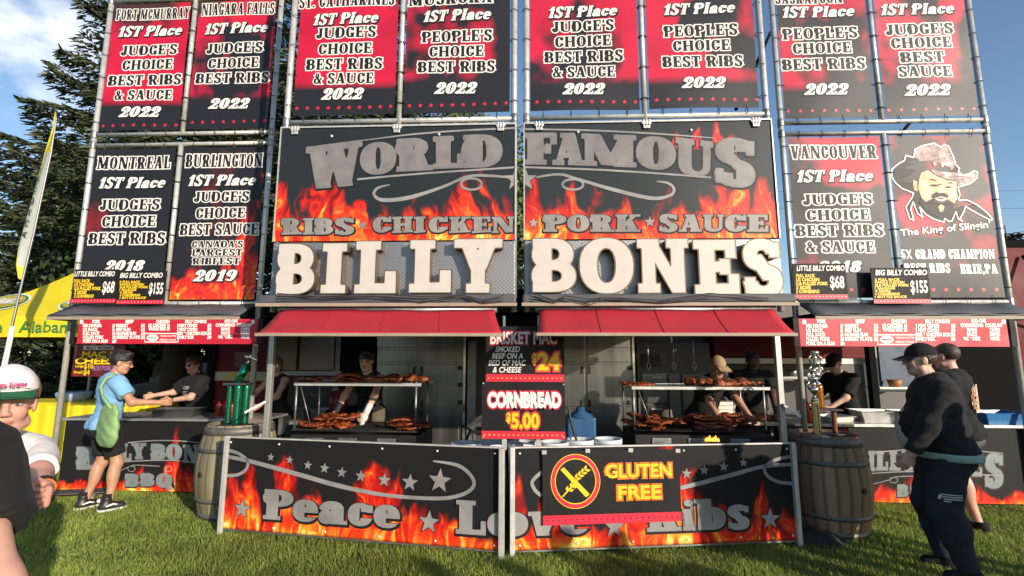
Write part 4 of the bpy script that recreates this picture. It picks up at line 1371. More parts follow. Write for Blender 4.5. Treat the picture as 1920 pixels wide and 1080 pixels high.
def billboard(sd, label, peaks, rows, row2, stars, scrolls):
    xs = XC[sd]; x0, x1 = xs[0], xs[2]; t = thing('billboard', label, 'billboard', ((x0 + x1) / 2, YC, C1))
    ox = (x0 + x1) / 2; wd, ht = x1 - x0, C2 - C1 - .004
    amp = .004
    pl = lambda u, v, d=0.0: (x0 - ox + u, -d + amp * math.sin(u * 3.1) * math.sin(v * 2.6), v + .004)
    off = 0 if sd == 'l' else 40
    def fn(U, V):
        c = flames(U + off, V, .27, 5, [(p[0] + off, p[1], p[2] if len(p) > 2 else .13) for p in peaks], .84, (.014, .020, .023))
        if sd == 'r':
            k = flames(U * 1.4 + 3, V - .93, .02, 12, [(u * 1.4 + 3, .30, .10) for u in (1.62, 1.82, 2.05, 2.2)], .8, (0, 0, 0)) * (np.clip((V - .95) / .05, 0, 1) * np.clip((U - 1.5) / .06, 0, 1) * np.clip((2.34 - U) / .08, 0, 1))[..., None]
            c = np.maximum(c, k)
        return c
    print_grid('printed_face', fn, 300, 150, wd, ht, pl, t)
    MB().box(x0 - ox, .012, .004, x1 - ox, .05, ht).build('backing_sheet', M_DARK, t)
    def P(px, py, d=.003):
        p = at(px, py, YC); return pl(min(max(p.x - x0, 0), wd), min(max(p.z - C1, 0), ht), d)
    mb = MB()
    letter_row(mb, rows, 'world', P, [(.05, 1, .002, 1.5, 3.5), (.02, 2, .0034, .8, 1.8), (0, 0, .005, 0, 0)])
    LM = [pm('world_ink', (.20, .185, .18), .40, var=.28, vscale=5), M_INK_K, M_INK_GD, pm('grey_ink', (.25, .23, .215), .45, var=.35, vscale=4)]
    mb.build('lettering', LM, t); mb = MB()
    letter_row(mb, row2, 'wide', P, [(.07, 1, .002, .5, 1), (0, 3, .004, 0, 0)])
    mb.build('lettering', LM, t)
    sm = MB()
    for cx, cy, r, m in stars:
        sm = MB()
        for dd, rr in ((.002, r * 1.15), (.004, r)): fan(sm, [(cx + a, cy - b) for a, b in star_pts(0, 0, rr)], lambda a, b: P(a, b, dd), 1 if dd < .003 else 0, (cx, cy))
        sm.build('star', [M_INK_G, M_INK_K], t)
    rb = MB()
    for pts, wd_ in scrolls:
        ribbon(rb, pts, wd_ * 1.0, lambda a, b: P(a, b, .006), 0)
    rb.build('scroll_border', M_INK_G, t)
    for u in (.06, .5, .94):
        m = MB(); x = x0 - ox + u * wd; z = ht + .005
        m.box(x - .05, -.022, z - .02, x + .05, -.006, z + .01); m.box(x - .035, -.024, z - .07, x + .035, -.008, z - .035)
        for k in (-.03, 0, .03): m.box(x + k - .008, -.026, z - .036, x + k + .008, -.01, z + .03)
        m.build('clamp', M_ALU, t, bevel=.003)
    for u in (.22, .68): MB().lathe([(0, 0), (.014, 0), (.014, -.01), (0, -.014)], (x0 - ox + u * wd, -.004, ht - .09), 8, axis=(0, 1, 0)).build('screw', M_INK_W, t)
    fm = MB(); z1 = ht + .012
    fm.box(x0 - ox - .012, -.012, .0, x0 - ox - .001, .04, z1); fm.box(x1 - ox + .001, -.012, 0, x1 - ox + .012, .04, z1); fm.box(x0 - ox - .012, -.012, z1, x1 - ox + .012, .04, z1 + .016)
    fm.build('frame', M_ALU, t)
    return t


zl = lambda X: 480 + X / 2.842
zy = lambda Y: 220 + Y / 2.842
zr = lambda X: 960 + X / 2.8426
R_ = lambda f, ch, a, b, ta, tb, ba, bb: (ch, f(a), f(b), zy(ta), zy(tb), zy(ba), zy(bb))
loop = lambda f, cx, cy, rx, ry: [(f(cx + rx * math.cos(t)), zy(cy + ry * math.sin(t))) for t in np.linspace(0, 2 * math.pi, 11)]
pk = lambda f, L_: L_
billboard('l', 'fire board with arched silver WORLD over RIBS and CHICKEN',
          [(.06, .66), (.25, .66, .10), (.47, .56), (.70, .50), (.93, .52), (1.12, .46), (1.45, .36), (1.72, .36), (2.06, .60, .10), (2.22, .6, .1), (2.46, .5)],
          [R_(zl, 'W', 268, 562, 160, 122, 378, 352), R_(zl, 'O', 556, 742, 142, 126, 305, 294), R_(zl, 'R', 750, 938, 118, 106, 285, 276), R_(zl, 'L', 945, 1100, 104, 98, 270, 264), R_(zl, 'D', 1106, 1308, 96, 90, 264, 258)],
          [(c, zl(a), zl(b), zy(540), zy(538), zy(628), zy(625)) for c, a, b in (('R', 136, 246), ('I', 250, 310), ('B', 314, 412), ('S', 420, 524))] +
          [(c, zl(a), zl(b), zy(533), zy(530), zy(620), zy(614)) for c, a, b in (('C', 622, 722), ('H', 726, 838), ('I', 842, 905), ('C', 920, 1022), ('K', 1030, 1146), ('E', 1150, 1252), ('N', 1256, 1378))],
          [(zl(571), zy(577), 9, 0), (967.5, 337, 23, 0)],
          [([(zl(570), zy(126), .5), (zl(850), zy(92)), (zl(1120), zy(72)), (zl(1385), zy(60))], 3.2), ([(zl(540), zy(333)), (zl(900), zy(302)), (zl(1385), zy(268))], 3.6),
           ([(zl(715), zy(362), .4), (zl(650), zy(380)), (zl(630), zy(415)), (zl(680), zy(444), 1.4), (zl(820), zy(430), 1.5), (zl(1000), zy(372)), (zl(1130), zy(318)), (zl(1250), zy(314)), (zl(1365), zy(324), .6)], 5), (loop(zl, 1148, 358, 56, 30), 4.2)])
billboard('r', 'fire board with arched silver FAMOUS over PORK and SAUCE',
          [(.08, .5), (.30, .52, .1), (.55, .44), (.82, .46), (1.08, .38), (1.62, .54), (1.88, .50), (2.05, .44), (2.25, .66, .1), (2.44, .72, .1)],
          [R_(zr, 'F', 66, 240, 85, 84, 246, 246), R_(zr, 'A', 216, 384, 84, 86, 248, 250), R_(zr, 'M', 372, 656, 88, 98, 250, 262), R_(zr, 'O', 662, 866, 98, 110, 268, 280), R_(zr, 'U', 872, 1066, 108, 132, 302, 322), R_(zr, 'S', 1080, 1290, 112, 122, 346, 372)],
          [(c, zr(a), zr(b), zy(520), zy(520), zy(612), zy(612)) for c, a, b in (('P', 166, 290), ('O', 294, 412), ('R', 418, 546), ('K', 550, 684), ('S', 782, 882), ('A', 888, 1012), ('U', 1016, 1130), ('C', 1134, 1248), ('E', 1252, 1366))],
          [(zr(115), zy(565), 10, 0), (zr(734), zy(560), 11, 0), (967.5 + 17, 337, 23, 0)],
          [([(zr(70), zy(66)), (zr(400), zy(72)), (zr(760), zy(90)), (zr(1078), zy(114), .5)], 3.2), ([(zr(60), zy(268)), (zr(500), zy(284)), (zr(1060), zy(324))], 3.6),
           ([(zr(130), zy(322), .6), (zr(250), zy(306)), (zr(345), zy(330)), (zr(540), zy(388), 1.4), (zr(740), zy(434), 1.4), (zr(840), zy(420)), (zr(862), zy(385)), (zr(830), zy(354)), (zr(770), zy(345), .4)], 5), (loop(zr, 325, 360, 56, 28), 4.2)])


def diamond_plate():
    m = bpy.data.materials.new('diamond_plate'); m.use_nodes = True; t = m.node_tree; K_ = t.nodes.new; LL = t.links.new
    b = t.nodes['Principled BSDF']; b.inputs['Metallic'].default_value = .82; b.inputs['Roughness'].default_value = .42; b.inputs['Base Color'].default_value = (.33, .33, .34, 1)
    co = K_('ShaderNodeTexCoord'); sp = K_('ShaderNodeSeparateXYZ'); LL(co.outputs['Object'], sp.inputs[0])
    def mt(op, a, b_=None, c_=None):
        n = K_('ShaderNodeMath'); n.operation = op
        for i, q in enumerate((a, b_, c_)):
            if q is None: continue
            if isinstance(q, (int, float)): n.inputs[i].default_value = q
            else: LL(q, n.inputs[i])
        return n.outputs[0]
    s = 1 / .042
    u = mt('MULTIPLY', mt('ADD', sp.outputs[0], sp.outputs[2]), s); v = mt('MULTIPLY', mt('SUBTRACT', sp.outputs[0], sp.outputs[2]), s)
    par = mt('MODULO', mt('ABSOLUTE', mt('ADD', mt('FLOOR', u), mt('FLOOR', v))), 2)
    fu = mt('ABSOLUTE', mt('SUBTRACT', mt('FRACT', u), .5)); fv = mt('ABSOLUTE', mt('SUBTRACT', mt('FRACT', v), .5))
    a = mt('ADD', mt('MULTIPLY', fu, 2.1), mt('MULTIPLY', fv, 6)); c = mt('ADD', mt('MULTIPLY', fv, 2.1), mt('MULTIPLY', fu, 6))
    mixv = mt('ADD', mt('MULTIPLY', a, par), mt('MULTIPLY', c, mt('SUBTRACT', 1, par)))
    hgt = mt('MAXIMUM', mt('SUBTRACT', 1, mixv), 0)
    bp = K_('ShaderNodeBump'); bp.inputs['Strength'].default_value = 1; bp.inputs['Distance'].default_value = .012
    LL(mt('MINIMUM', mt('MULTIPLY', hgt, 2.5), 1), bp.inputs['Height']); LL(bp.outputs[0], b.inputs['Normal'])
    nz = K_('ShaderNodeTexNoise'); nz.inputs['Scale'].default_value = 2.2; LL(co.outputs['Object'], nz.inputs['Vector'])
    mr = K_('ShaderNodeMapRange'); LL(nz.outputs[0], mr.inputs[0]); mr.inputs[3].default_value = .42; mr.inputs[4].default_value = .58; LL(mr.outputs[0], b.inputs['Roughness'])
    return m


M_PLATE = diamond_plate()
M_LSIDE = pm('bronze_trim', (.16, .115, .075), .5, .45, var=.15)
M_LFACE = pm('letter_face', (.55, .51, .46), .4, var=.06, spec=.5)


def letter_sign(sd, label, letters):
    xs = XC[sd]; x0, x1 = xs[0], xs[2]; ox = (x0 + x1) / 2
    t = thing('letter_sign', label, 'sign', (ox, YC, C0))
    MB().box(x0 - ox, -.004, .006, x1 - ox, .03, C1 - C0 - .012).build('backing_plate', M_PLATE, t, bevel=.004)
    for ch, xa, xb, yt, yb in letters:
        YF = YC - .135
        a, b = at(xa, (yt + yb) / 2, YF), at(xb, (yt + yb) / 2, YF); zt_, zb_ = at((xa + xb) / 2, yt, YF).z - C0, at((xa + xb) / 2, yb, YF).z - C0
        cs, V, T_, W_ = glyph_fill(ch, 'billy', 0, 64)
        f = lambda p, d: (a.x - ox + p[0] / W_ * (b.x - a.x), -d, zb_ + p[1] * (zt_ - zb_))
        mb = MB()
        mb.add([f(p, .130) for p in V], T_, 0)
        for c in cs:
            n = len(c); va = [f(p, .132) for p in c]; vb = [f(p, .012) for p in c]
            mb.add(va + vb, [(i, (i + 1) % n, n + (i + 1) % n, n + i) for i in range(n)], 1)
            cc = np.array(c); 
        o = mb.build('letter', [M_LFACE, M_LSIDE], t)
        cs2, V2, T2, _ = glyph_fill(ch, 'billy', .018, 64)
        e = MB(); e.add([f(p, .128) for p in V2], T2, 0); e.build('trim', M_LSIDE, o)
    m = MB()
    for z in (.03, C1 - C0 - .04):
        for i in range(10): m.lathe([(0, 0), (.009, 0), (.007, -.006), (0, -.008)], (x0 - ox + .04 + i * (x1 - x0 - .08) / 9, -.004, z), 6, axis=(0, 1, 0))
    m.build('rivet', M_ALU, t)


letter_sign('l', 'diamond plate sign carrying thick cream letters BILLY', [('B', 520, 590, 457, 551), ('I', 603, 649, 456, 549.5), ('L', 666, 743, 452, 549.5), ('L', 768, 846, 450, 548), ('Y', 851, 942, 448, 548.5)])
letter_sign('r', 'diamond plate sign carrying thick cream letters BONES', [('B', 999, 1080, 447, 547), ('O', 1087, 1188, 446, 550), ('N', 1196, 1292, 448, 548.5), ('E', 1302, 1385, 449.5, 551), ('S', 1393, 1467, 452, 553)])


# ------------------------------------------------------------------ flat signs
def sign(name, label, cat, quad, Y, thick=.012, board=None, prints=(), stripes=(), plane=None, extra=None, group=None, parts=None):
    """quad: (xl, xr, yt, yb) photo points on the plane Y; prints: (text, cx, cy, w, h, ink, outline ink or None, grow, shear, bold)"""
    xl, xr, yt, yb = quad
    if plane is None:
        hit = lambda px, py: (lambda p: (p.x, p.z))(at(px, py, Y)); to3 = lambda u, z, d: (u, Y - d, z)
    else:
        hit, to3 = plane
    cx, cy = (xl + xr) / 2, (yt + yb) / 2
    u0, u1 = hit(xl, cy)[0], hit(xr, cy)[0]; z1, z0 = hit(cx, yt)[1], hit(cx, yb)[1]
    base = to3((u0 + u1) / 2, z0, 0)
    t = thing(name, label, cat, base, 0, group)
    loc = lambda u, z, d: tuple(a - b for a, b in zip(to3(u, z, d), base))
    mb = MB(); v = [loc(u, z, d) for d in (0, -thick) for u, z in ((u0, z0), (u1, z0), (u1, z1), (u0, z1))]
    mb.add(v, [(0, 1, 2, 3), (7, 6, 5, 4), (1, 0, 4, 5), (2, 1, 5, 6), (3, 2, 6, 7), (0, 3, 7, 4)])
    mb.build('board', board or M_BLACK, t, bevel=.002)
    inks = [M_INK_W, M_INK_K, M_INK_R, M_INK_Y, M_INK_O, M_INK_G, M_INK_P, M_WHITEP]
    if stripes:
        sb = MB()
        for ya, yb_, ink, nst, ink2, rr in stripes:
            za, zb = hit(cx, ya)[1], hit(cx, yb_)[1]
            sb.add([loc(u0 + .003, zb, .0015), loc(u1 - .003, zb, .0015), loc(u1 - .003, za, .0015), loc(u0 + .003, za, .0015)], [(0, 1, 2, 3)], ink)
            for i in range(nst):
                fan(sb, star_pts(u0 + (u1 - u0) * (i + .7) / (nst + .4), (za + zb) / 2, rr), lambda a, b: loc(a, b, .003), ink2)
        sb.build('stripe', inks, t)
    for s, px, py, w_, h_, ink, oink, grow, shear, bold in prints:
        tb = MB(); uc, zc = hit(px, py); ua, ub = hit(px - w_ / 2, py)[0], hit(px + w_ / 2, py)[0]; hh = hit(px, py - h_ / 2)[1] - hit(px, py + h_ / 2)[1]
        if oink is not None:
            for k, (oi, gr) in enumerate(oink if isinstance(oink, list) else [(oink, grow)]):
                sans_text(tb, s, uc, zc, ub - ua, hh, lambda x, y, k=k: loc(x, y, .0018 + .0009 * k), oi, bold, shear, gr)
        sans_text(tb, s, uc, zc, ub - ua, hh, lambda x, y: loc(x, y, .0042), ink, bold, shear)
        tb.build('lettering', inks, t)
    if extra:
        tb = MB(); extra(tb, hit, loc); tb.build('emblem_print', inks, t)
    return t, loc, hit


def combo(label, quad, Y, big, sk=0.0, dx=0, dy=0):
    xl, xr, yt, yb = quad; w_, h_ = xr - xl, yb - yt
    L_ = ['2 FULL RACK', 'WHOLE CHICKEN', '2LB PULLED PORK', '1 SAUSAGE', '4 SIDES', '4 CORNBREAD', '1 BOTTLE SAUCE'] if big else ['FULL RACK', '1/2 CHICKEN', '1LB PULLED PORK', '2 SIDES', '2 CORNBREAD']
    pr = [('BIG BILLY COMBO' if big else 'LITTLE BILLY COMBO', xl + w_ * .5, yt + h_ * .13, w_ * .9, h_ * .15, 0, None, 0, .2, .03)]
    for i, s in enumerate(L_):
        n = len(L_); ln = w_ * .60 * (len(s) / 15)
        pr.append((s, xl + w_ * .04 + ln / 2, yt + h_ * (.29 + .56 * (i + .5) / n), ln, h_ * .47 / n, 3, None, 0, .1, .05))
    pr.append(('$155' if big else '$68', xl + w_ * .81, yt + h_ * .52, w_ * (.30 if big else .27), h_ * .34, 0, None, 0, .05, .03))
    return sign('combo_sign', label, 'price sign', quad, Y, .01, M_BLACK, pr, [(yb - h_ * .12, yb, 2, 14, 0, .008)], group='combo price signs along the counter roofs')


combo('small black LITTLE BILLY COMBO sign on the frame with the Montreal banner', (136, 220, 505, 568), YW - .09, False)
combo('small black BIG BILLY COMBO sign overlapping the Montreal banner', (221, 310, 508, 570), YW - .125, True)
combo('small black LITTLE BILLY COMBO sign over the Vancouver banner', (1488, 1588, 494, 560), YW - .10, False)
combo('small black BIG BILLY COMBO sign over the hatted man banner', (1635, 1743, 502, 569), YW - .12, True)

ORY = [(2, .10), (4, .05)]
tt, loc, hit = sign('cornbread_sign', 'black CORNBREAD price sign on two short legs', 'sign', (903, 1059.5, 716, 823), 4.50, .02, M_BLACK,
                    [('CORNBREAD', 982.8, 749, 136, 27, 0, [(2, .13), (7, .05)], 0, 0, .02), ('$', 953.5, 782, 8, 17, 3, ORY, 0, 0, .03), ('5.00', 985, 788, 52, 28, 3, ORY, 0, 0, .03)],
                    [(808.5, 823, 2, 17, 3, .010)])
for px in (945, 1010):
    u, z = hit(px, 823); m = MB(); a = loc(u, z, -.02)
    m.box(a[0] - .022, a[1], a[2] - .10, a[0] + .022, a[1] + .03, a[2] + .3); m.build('leg', M_ALU, tt, bevel=.003)
for px, py in ((906, 719), (1056.5, 721), (906, 819), (1056.5, 820)):
    u, z = hit(px, py); MB().lathe([(0, 0), (.009, 0), (.006, -.006), (0, -.007)], loc(u, z, .0), 8, axis=(0, 1, 0)).build('screw', M_ALU, tt)
tt, loc, hit = sign('brisket_sign', 'black BRISKET MAC price sign tucked under the awnings', 'sign', (911, 1058, 612, 717), 4.78, .015, M_BLACK,
     [('BRISKET MAC', 981.5, 633, 124, 23, 0, [(2, .07)], 0, 0, .02), ('SMOKED', 951.7, 654.4, 46, 10.5, 0, None, 0, .2, .02), ('BEEF ON A', 951.5, 667, 58, 10.5, 0, None, 0, .2, .02), ('BED OF MAC', 951, 680, 70, 10.5, 0, None, 0, .2, .02), ('& CHEESE', 951, 693, 54, 10.5, 0, None, 0, .2, .02),
      ('$', 1002, 672, 8, 18, 3, ORY, 0, 0, .03), ('24', 1028.5, 677, 42, 32, 3, ORY, 0, 0, .03)], [(701.5, 717, 2, 17, 3, .010)])
for px in (945, 1010):
    u, z = hit(px, 640); a = loc(u, z, -.02); MB().box(a[0] - .012, a[1], a[2] - .5, a[0] + .012, a[1] + .02, a[2] + .25).build('bracket', M_ALU_D, tt)


def mac_extra(tb, hit, loc):
    p = [hit(x, y) for x, y in ((157, 648), (214, 648), (214, 656), (157, 656))]
    tb.add([loc(a, b, .003) for a, b in p], [(3, 2, 1, 0)], 0)
    u, z = hit(186, 652); ua, ub = hit(161, 652)[0], hit(210, 652)[0]
    sans_text(tb, 'BILLY BONES', u, z, ub - ua, .035, lambda x, y: loc(x, y, .0045), 1, .03)


sign('mac_cheese_sign', 'red and black MAC N CHEESE sign hung inside the counter stall', 'sign', (137, 232, 646, 706), 6.02, .012, pm('print_mac', (.05, .012, .014), .45, alt=(.42, .02, .03), vscale=2.2),
     [('MAC N', 188, 664, 68, 11, 3, [(1, .09)], 0, 0, .04), ('CHEESE', 183, 676.5, 84, 12, 3, [(1, .09)], 0, 0, .04), ('Large', 150, 686, 16, 5, 3, None, 0, 0, .03), ('$10', 167, 686, 17, 10, 3, [(1, .1)], 0, 0, .03), ('Small', 147, 697.5, 16, 5, 3, None, 0, 0, .03), ('$4', 163, 697.5, 12, 10, 3, [(1, .1)], 0, 0, .03), ('ADD PORK', 192, 690, 36, 9, 6, None, 0, .1, .02)], extra=mac_extra)


def menu(label, quad, Y):
    xl, xr, yt, yb = quad; w_, h_ = xr - xl, yb - yt
    pr = []
    def T(s, u, v, wu, m=0): pr.append((s, xl + u * w_, yt + v * h_, wu * w_, h_ * .125, m, None, 0, 0, .07))
    cols = [('PORK', .105, .045, ['RIB DINNER', '1/2 RACK', 'FULL RACK', 'PULLED PORK', 'PORK ON A BUN'], .245), ('BEEF', .29, .225, ['BRISKET', 'BEEF BUN', 'SAUSAGE BUN', 'BRISKET PLATE'], .405)]
    for hd, hu, lu, its, pu in cols:
        T(hd, hu, .10, .045)
        for i, s in enumerate(its):
            wu = .0125 * len(s) * .85; T(s, lu - .015 + wu / 2, .26 + i * .155, wu); T('$%d' % (12 + 3 * i), pu - .04, .26 + i * .155, .022)
    T('CHICKEN', .475, .10, .075); T('1/2 CHICKEN 16', .455, .25, .12); T('WHOLE BIRD 28', .455, .39, .12)
    T('BILLY COMBOS', .66, .10, .12)
    for i, s in enumerate(('2 MEAT COMBO', '3 MEAT COMBO', 'RIBS & CHICKEN BOX', 'FAMILY BOX')): wu = .0105 * len(s) * .9; T(s, .555 + wu / 2, .26 + i * .155, wu); T('$%d' % (25 + 5 * i), .735, .26 + i * .155, .022)
    T('ADD-ONS', .855, .08, .075); T('CORNBREAD', .825, .24, .11); T('COLESLAW', .93, .24, .085)
    for i, (a, b) in enumerate((('BEANS', 'CHIPS'), ('SAUCE', 'DRINKS'), ('MAC & CHEESE', 'WATER'))): T(a, .825, .40 + i * .155, .05 + .03 * (i == 2)); T(b, .935, .40 + i * .155, .05)
    def ex(tb, hit, loc):
        def rect(u0, v0, u1, v1, m, d):
            p = [hit(xl + u * w_, yt + v * h_) for u, v in ((u0, v1), (u1, v1), (u1, v0), (u0, v0))]; tb.add([loc(a, b, d) for a, b in p], [(0, 1, 2, 3)], m)
        rect(.372, .56, .562, .94, 0, .0012); rect(.376, .60, .558, .90, 2, .0022)
        c = (.418, .75)
        pts = [(xl + (c[0] + .033 * math.cos(t)) * w_, yt + (c[1] + .14 * math.sin(t)) * h_) for t in np.linspace(0, 6.283, 17)[:-1]]
        fan(tb, [hit(*p) for p in pts], lambda a, b: loc(a, b, .003), 0)
        u, z = hit(xl + c[0] * w_, yt + c[1] * h_); ua = hit(xl + .39 * w_, yt)[0]; sans_text(tb, 'WHOLE HOG', u, z, .1, .018, lambda x, y: loc(x, y, .0042), 1, .03)
        for k, s in enumerate(('THE BIG PLATTER', 'FEEDS FOUR')):
            u, z = hit(xl + .505 * w_, yt + (.68 + .15 * k) * h_); sans_text(tb, s, u, z, .2, .02, lambda x, y: loc(x, y, .0042), 0, .03)
        for u_ in (.022, .978):
            pts = [(xl + (u_ + .011 * math.cos(t)) * w_, yt + (.12 + .09 * math.sin(t)) * h_) for t in np.linspace(0, 6.283, 11)[:-1]]
            fan(tb, [hit(*p) for p in pts], lambda a, b: loc(a, b, .003), 0)
    t, loc, hit = sign('menu_banner', label, 'menu', quad, Y, .006, pm('menu_red', (.50, .012, .035), .5, var=.06, vscale=2), pr, extra=ex)
    for k, u_ in enumerate((xl - 7, xr + 7)):
        p0, z1 = hit(u_, yt); z0 = hit(u_, yb)[1]
        MB().box(*[q for q in (loc(p0, z0, 0)[0] - .03, .002, loc(p0, z0, 0)[2])], loc(p0, z0, 0)[0] + .03, .008, loc(p0, z1, 0)[2]).build('side_strip', M_BLACK, t)
    return t


YM = 5.52
menu('red menu banner hanging above the tote bag customer', (146, 482, 598, 645), YM)
menu('red menu banner hanging above the trophies and the man in a black jacket', (1499, 1890, 597, 650), YM)
# ------------------------------------------------------------------ low barrier boards in front
M_BAR = pm('barrier_alu', (.58, .56, .53), .45, .3, var=.15)


def barrier(label, P, Q, peaks, seed, letters, stars, scrolls, posts):
    P, Q = Vector((*P, 0)), Vector((*Q, 0)); e = (Q - P).normalized(); n = Vector((e.y, -e.x, 0)); Ln = (Q - P).length; Z0, Z1 = .052, .868
    def hit(px, py):
        d = ray(px, py); tt_ = (P - ORG).dot(n) / d.dot(n); h = ORG + d * tt_
        return ((h - P).dot(e), h.z)
    to3 = lambda u, z, d: tuple(P + e * u + n * d + Vector((0, 0, z)))
    mid = P + e * (Ln / 2)
    t = thing('barrier_board', label, 'barrier', tuple(mid))
    loc = lambda u, z, d=0.0: tuple(Vector(to3(min(max(u, 0), Ln), z, d)) - mid)
    def fn(U, V):
        c = flames(U, V, .20, seed, peaks, .86, (.014, .014, .015))
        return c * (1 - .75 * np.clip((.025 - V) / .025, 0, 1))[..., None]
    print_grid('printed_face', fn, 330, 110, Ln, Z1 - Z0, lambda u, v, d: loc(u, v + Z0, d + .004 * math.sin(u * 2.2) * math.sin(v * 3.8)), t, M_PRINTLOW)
    mb = MB()
    b = [loc(0, Z0, -.008), loc(Ln, Z0, -.008), loc(Ln, Z1, -.008), loc(0, Z1, -.008)]; c_ = [loc(0, Z0, -.03), loc(Ln, Z0, -.03), loc(Ln, Z1, -.03), loc(0, Z1, -.03)]
    mb.add(b + c_, [(0, 1, 2, 3), (7, 6, 5, 4), (0, 4, 5, 1), (1, 5, 6, 2), (2, 6, 7, 3), (3, 7, 4, 0)]); mb.build('backing_sheet', M_DARK, t)
    inks = [M_INK_G, M_INK_K, M_INK_GD]
    mb = MB()
    for ch, xa, xb, yb_, caph in letters:
        ua, z0 = hit(xa, yb_); ub = hit(xb, yb_)[0]
        z0 = .165
        for off, m, d, dx, dz in ((.05, 1, .006, .006, -.010), (0, 0, .009, 0, 0)):
            cs, V, T_, W_ = glyph_fill(ch, 'wide', off)
            if V: mb.add([loc(ua + a / W_ * (ub - ua) + dx, z0 + b_ * caph + dz, d) for a, b_ in V], T_, m)
    mb.build('lettering', inks, t)
    sm = MB()
    for px, py, r in stars:
        sm = MB(); u, z = hit(px, py); rr = r / 205
        for d, k, m in ((.005, 1.14, 1), (.008, 1, 0)): fan(sm, star_pts(u, z, rr * k, .06), lambda a, b_: loc(a, b_, d), m, (u, z))
        sm.build('star', inks, t)
    rb = MB()
    for pts, wd_ in scrolls: ribbon(rb, [(*hit(p[0], p[1]), *p[2:]) for p in pts], wd_ / 205, lambda a, b_: loc(a, b_, .0075), 0)
    rb.build('scroll_border', M_INK_G, t)
    for u, w_, z_lo, z_hi, dd in posts:
        a = Vector(to3(u, 0, dd)) - mid; m = MB()
        m.beam(a + Vector((0, 0, z_lo)), a + Vector((0, 0, z_hi)), w_, .04, up=(e.x, e.y, 0)); m.build('post', M_BAR, t, bevel=.003)
    m = MB(); m.beam(loc(0, Z1 + .007, -.012), loc(Ln, Z1 + .007, -.012), .036, .012); m.build('top_rail', M_BAR, t, bevel=.002)
    m = MB(); m.beam(loc(0, Z0 - .007, -.012), loc(Ln, Z0 - .007, -.012), .036, .012); m.build('bottom_rail', M_ALU_D, t)
    for z in (Z1 - .04, Z0 + .04):
        for k in range(6): MB().lathe([(0, 0), (.011, 0), (.008, -.006), (0, -.009)], loc(.05 + k * (Ln - .1) / 5, z, .004), 8, axis=(0, 1, 0)).build('screw', M_INK_W, t)
    return t, hit, to3


l8 = lambda *p: [(400 + q[0] / 3.31, 800 + q[1] / 3.31, *q[2:]) for q in p]
r8 = lambda *p: [(940 + q[0] / 3.31, 800 + q[1] / 3.31, *q[2:]) for q in p]
X8 = lambda a: 400 + a / 3.31
Y8 = lambda a: 800 + a / 3.31
XR8 = lambda a: 940 + a / 3.31
PP, PQ, PR, PS = (-2.924, 4.669), (-.276, 4.268), (-.166, 4.277), (2.326, 4.639)
barrier('fire printed barrier board lettered Peace with a row of silver stars', PP, PQ,
        [(.08, .5, .08), (.30, .42), (.62, .62, .13), (.95, .45, .1), (1.22, .30), (1.52, .80, .16), (1.80, .55, .12), (2.05, .30), (2.6, .25)], 3,
        [('P', X8(308), X8(492), Y8(606), .262), ('e', X8(488), X8(648), Y8(625), .262), ('a', X8(650), X8(826), Y8(638), .262), ('c', X8(832), X8(988), Y8(648), .262), ('e', X8(992), X8(1158), Y8(662), .262), ('L', X8(1505), X8(1692), Y8(702), .27), ('o', X8(1700), X8(1880), Y8(715), .26)],
        [(X8(182), Y8(508), 18), (X8(1340), Y8(590), 20)] + [(X8(a), Y8(b), r) for a, b, r in ((360, 188, 8), (477, 206, 8), (590, 238, 9), (693, 257, 10), (800, 283, 10.5), (918, 305, 11.5), (1063, 330, 13), (1222, 345, 16), (1407, 335, 22))],
        [(l8((75, 182), (230, 213, 1.2), (520, 292, 1.3), (800, 370, 1.3), (1080, 424), (1380, 444), (1530, 425), (1612, 375), (1605, 310), (1520, 240), (1365, 212, .4)), 6.3), (l8((80, 140), (165, 168), (216, 215), (205, 265), (150, 298), (68, 302)), 6)],
        ((.015, .035, 0, .885, .01), (2.678 + .012, .066, -.0, .874, .012)))
bt, bhit, bto3 = barrier('fire printed barrier board lettered Ribs behind the gluten free sign', PR, PS,
        [(.05, .5, .08), (.25, .35), (.55, .3), (1.0, .42), (1.35, .78, .14), (1.6, .62, .16), (1.85, .35), (2.2, .36), (2.42, .40, .1)], 23,
        [('o', XR8(-28), XR8(166), Y8(712), .26), ('v', XR8(165), XR8(362), Y8(702), .26), ('e', XR8(362), XR8(548), Y8(698), .26), ('R', XR8(902), XR8(1118), Y8(678), .27), ('i', XR8(1126), XR8(1206), Y8(668), .24), ('b', XR8(1200), XR8(1396), Y8(662), .255), ('s', XR8(1404), XR8(1542), Y8(655), .26)],
        [(XR8(700), Y8(620), 19), (XR8(1665), Y8(570), 19)] + [(XR8(a), Y8(b), r) for a, b, r in ((1147, 290, 10), (1257, 270, 9.5), (1377, 247, 9.5), (1500, 223, 8.5))],
        [(r8((1060, 390), (1230, 350, 1.2), (1420, 300, 1.2), (1620, 247), (1812, 232)), 6.3), (r8((1812, 180), (1700, 205), (1632, 250), (1650, 305), (1720, 342), (1815, 352)), 6), (r8((250, 280), (205, 320), (190, 350), (210, 395), (250, 428)), 6)],
        ((-.012, .04, -.0, .88, .0), (2.518, .045, 0, .885, .012)))


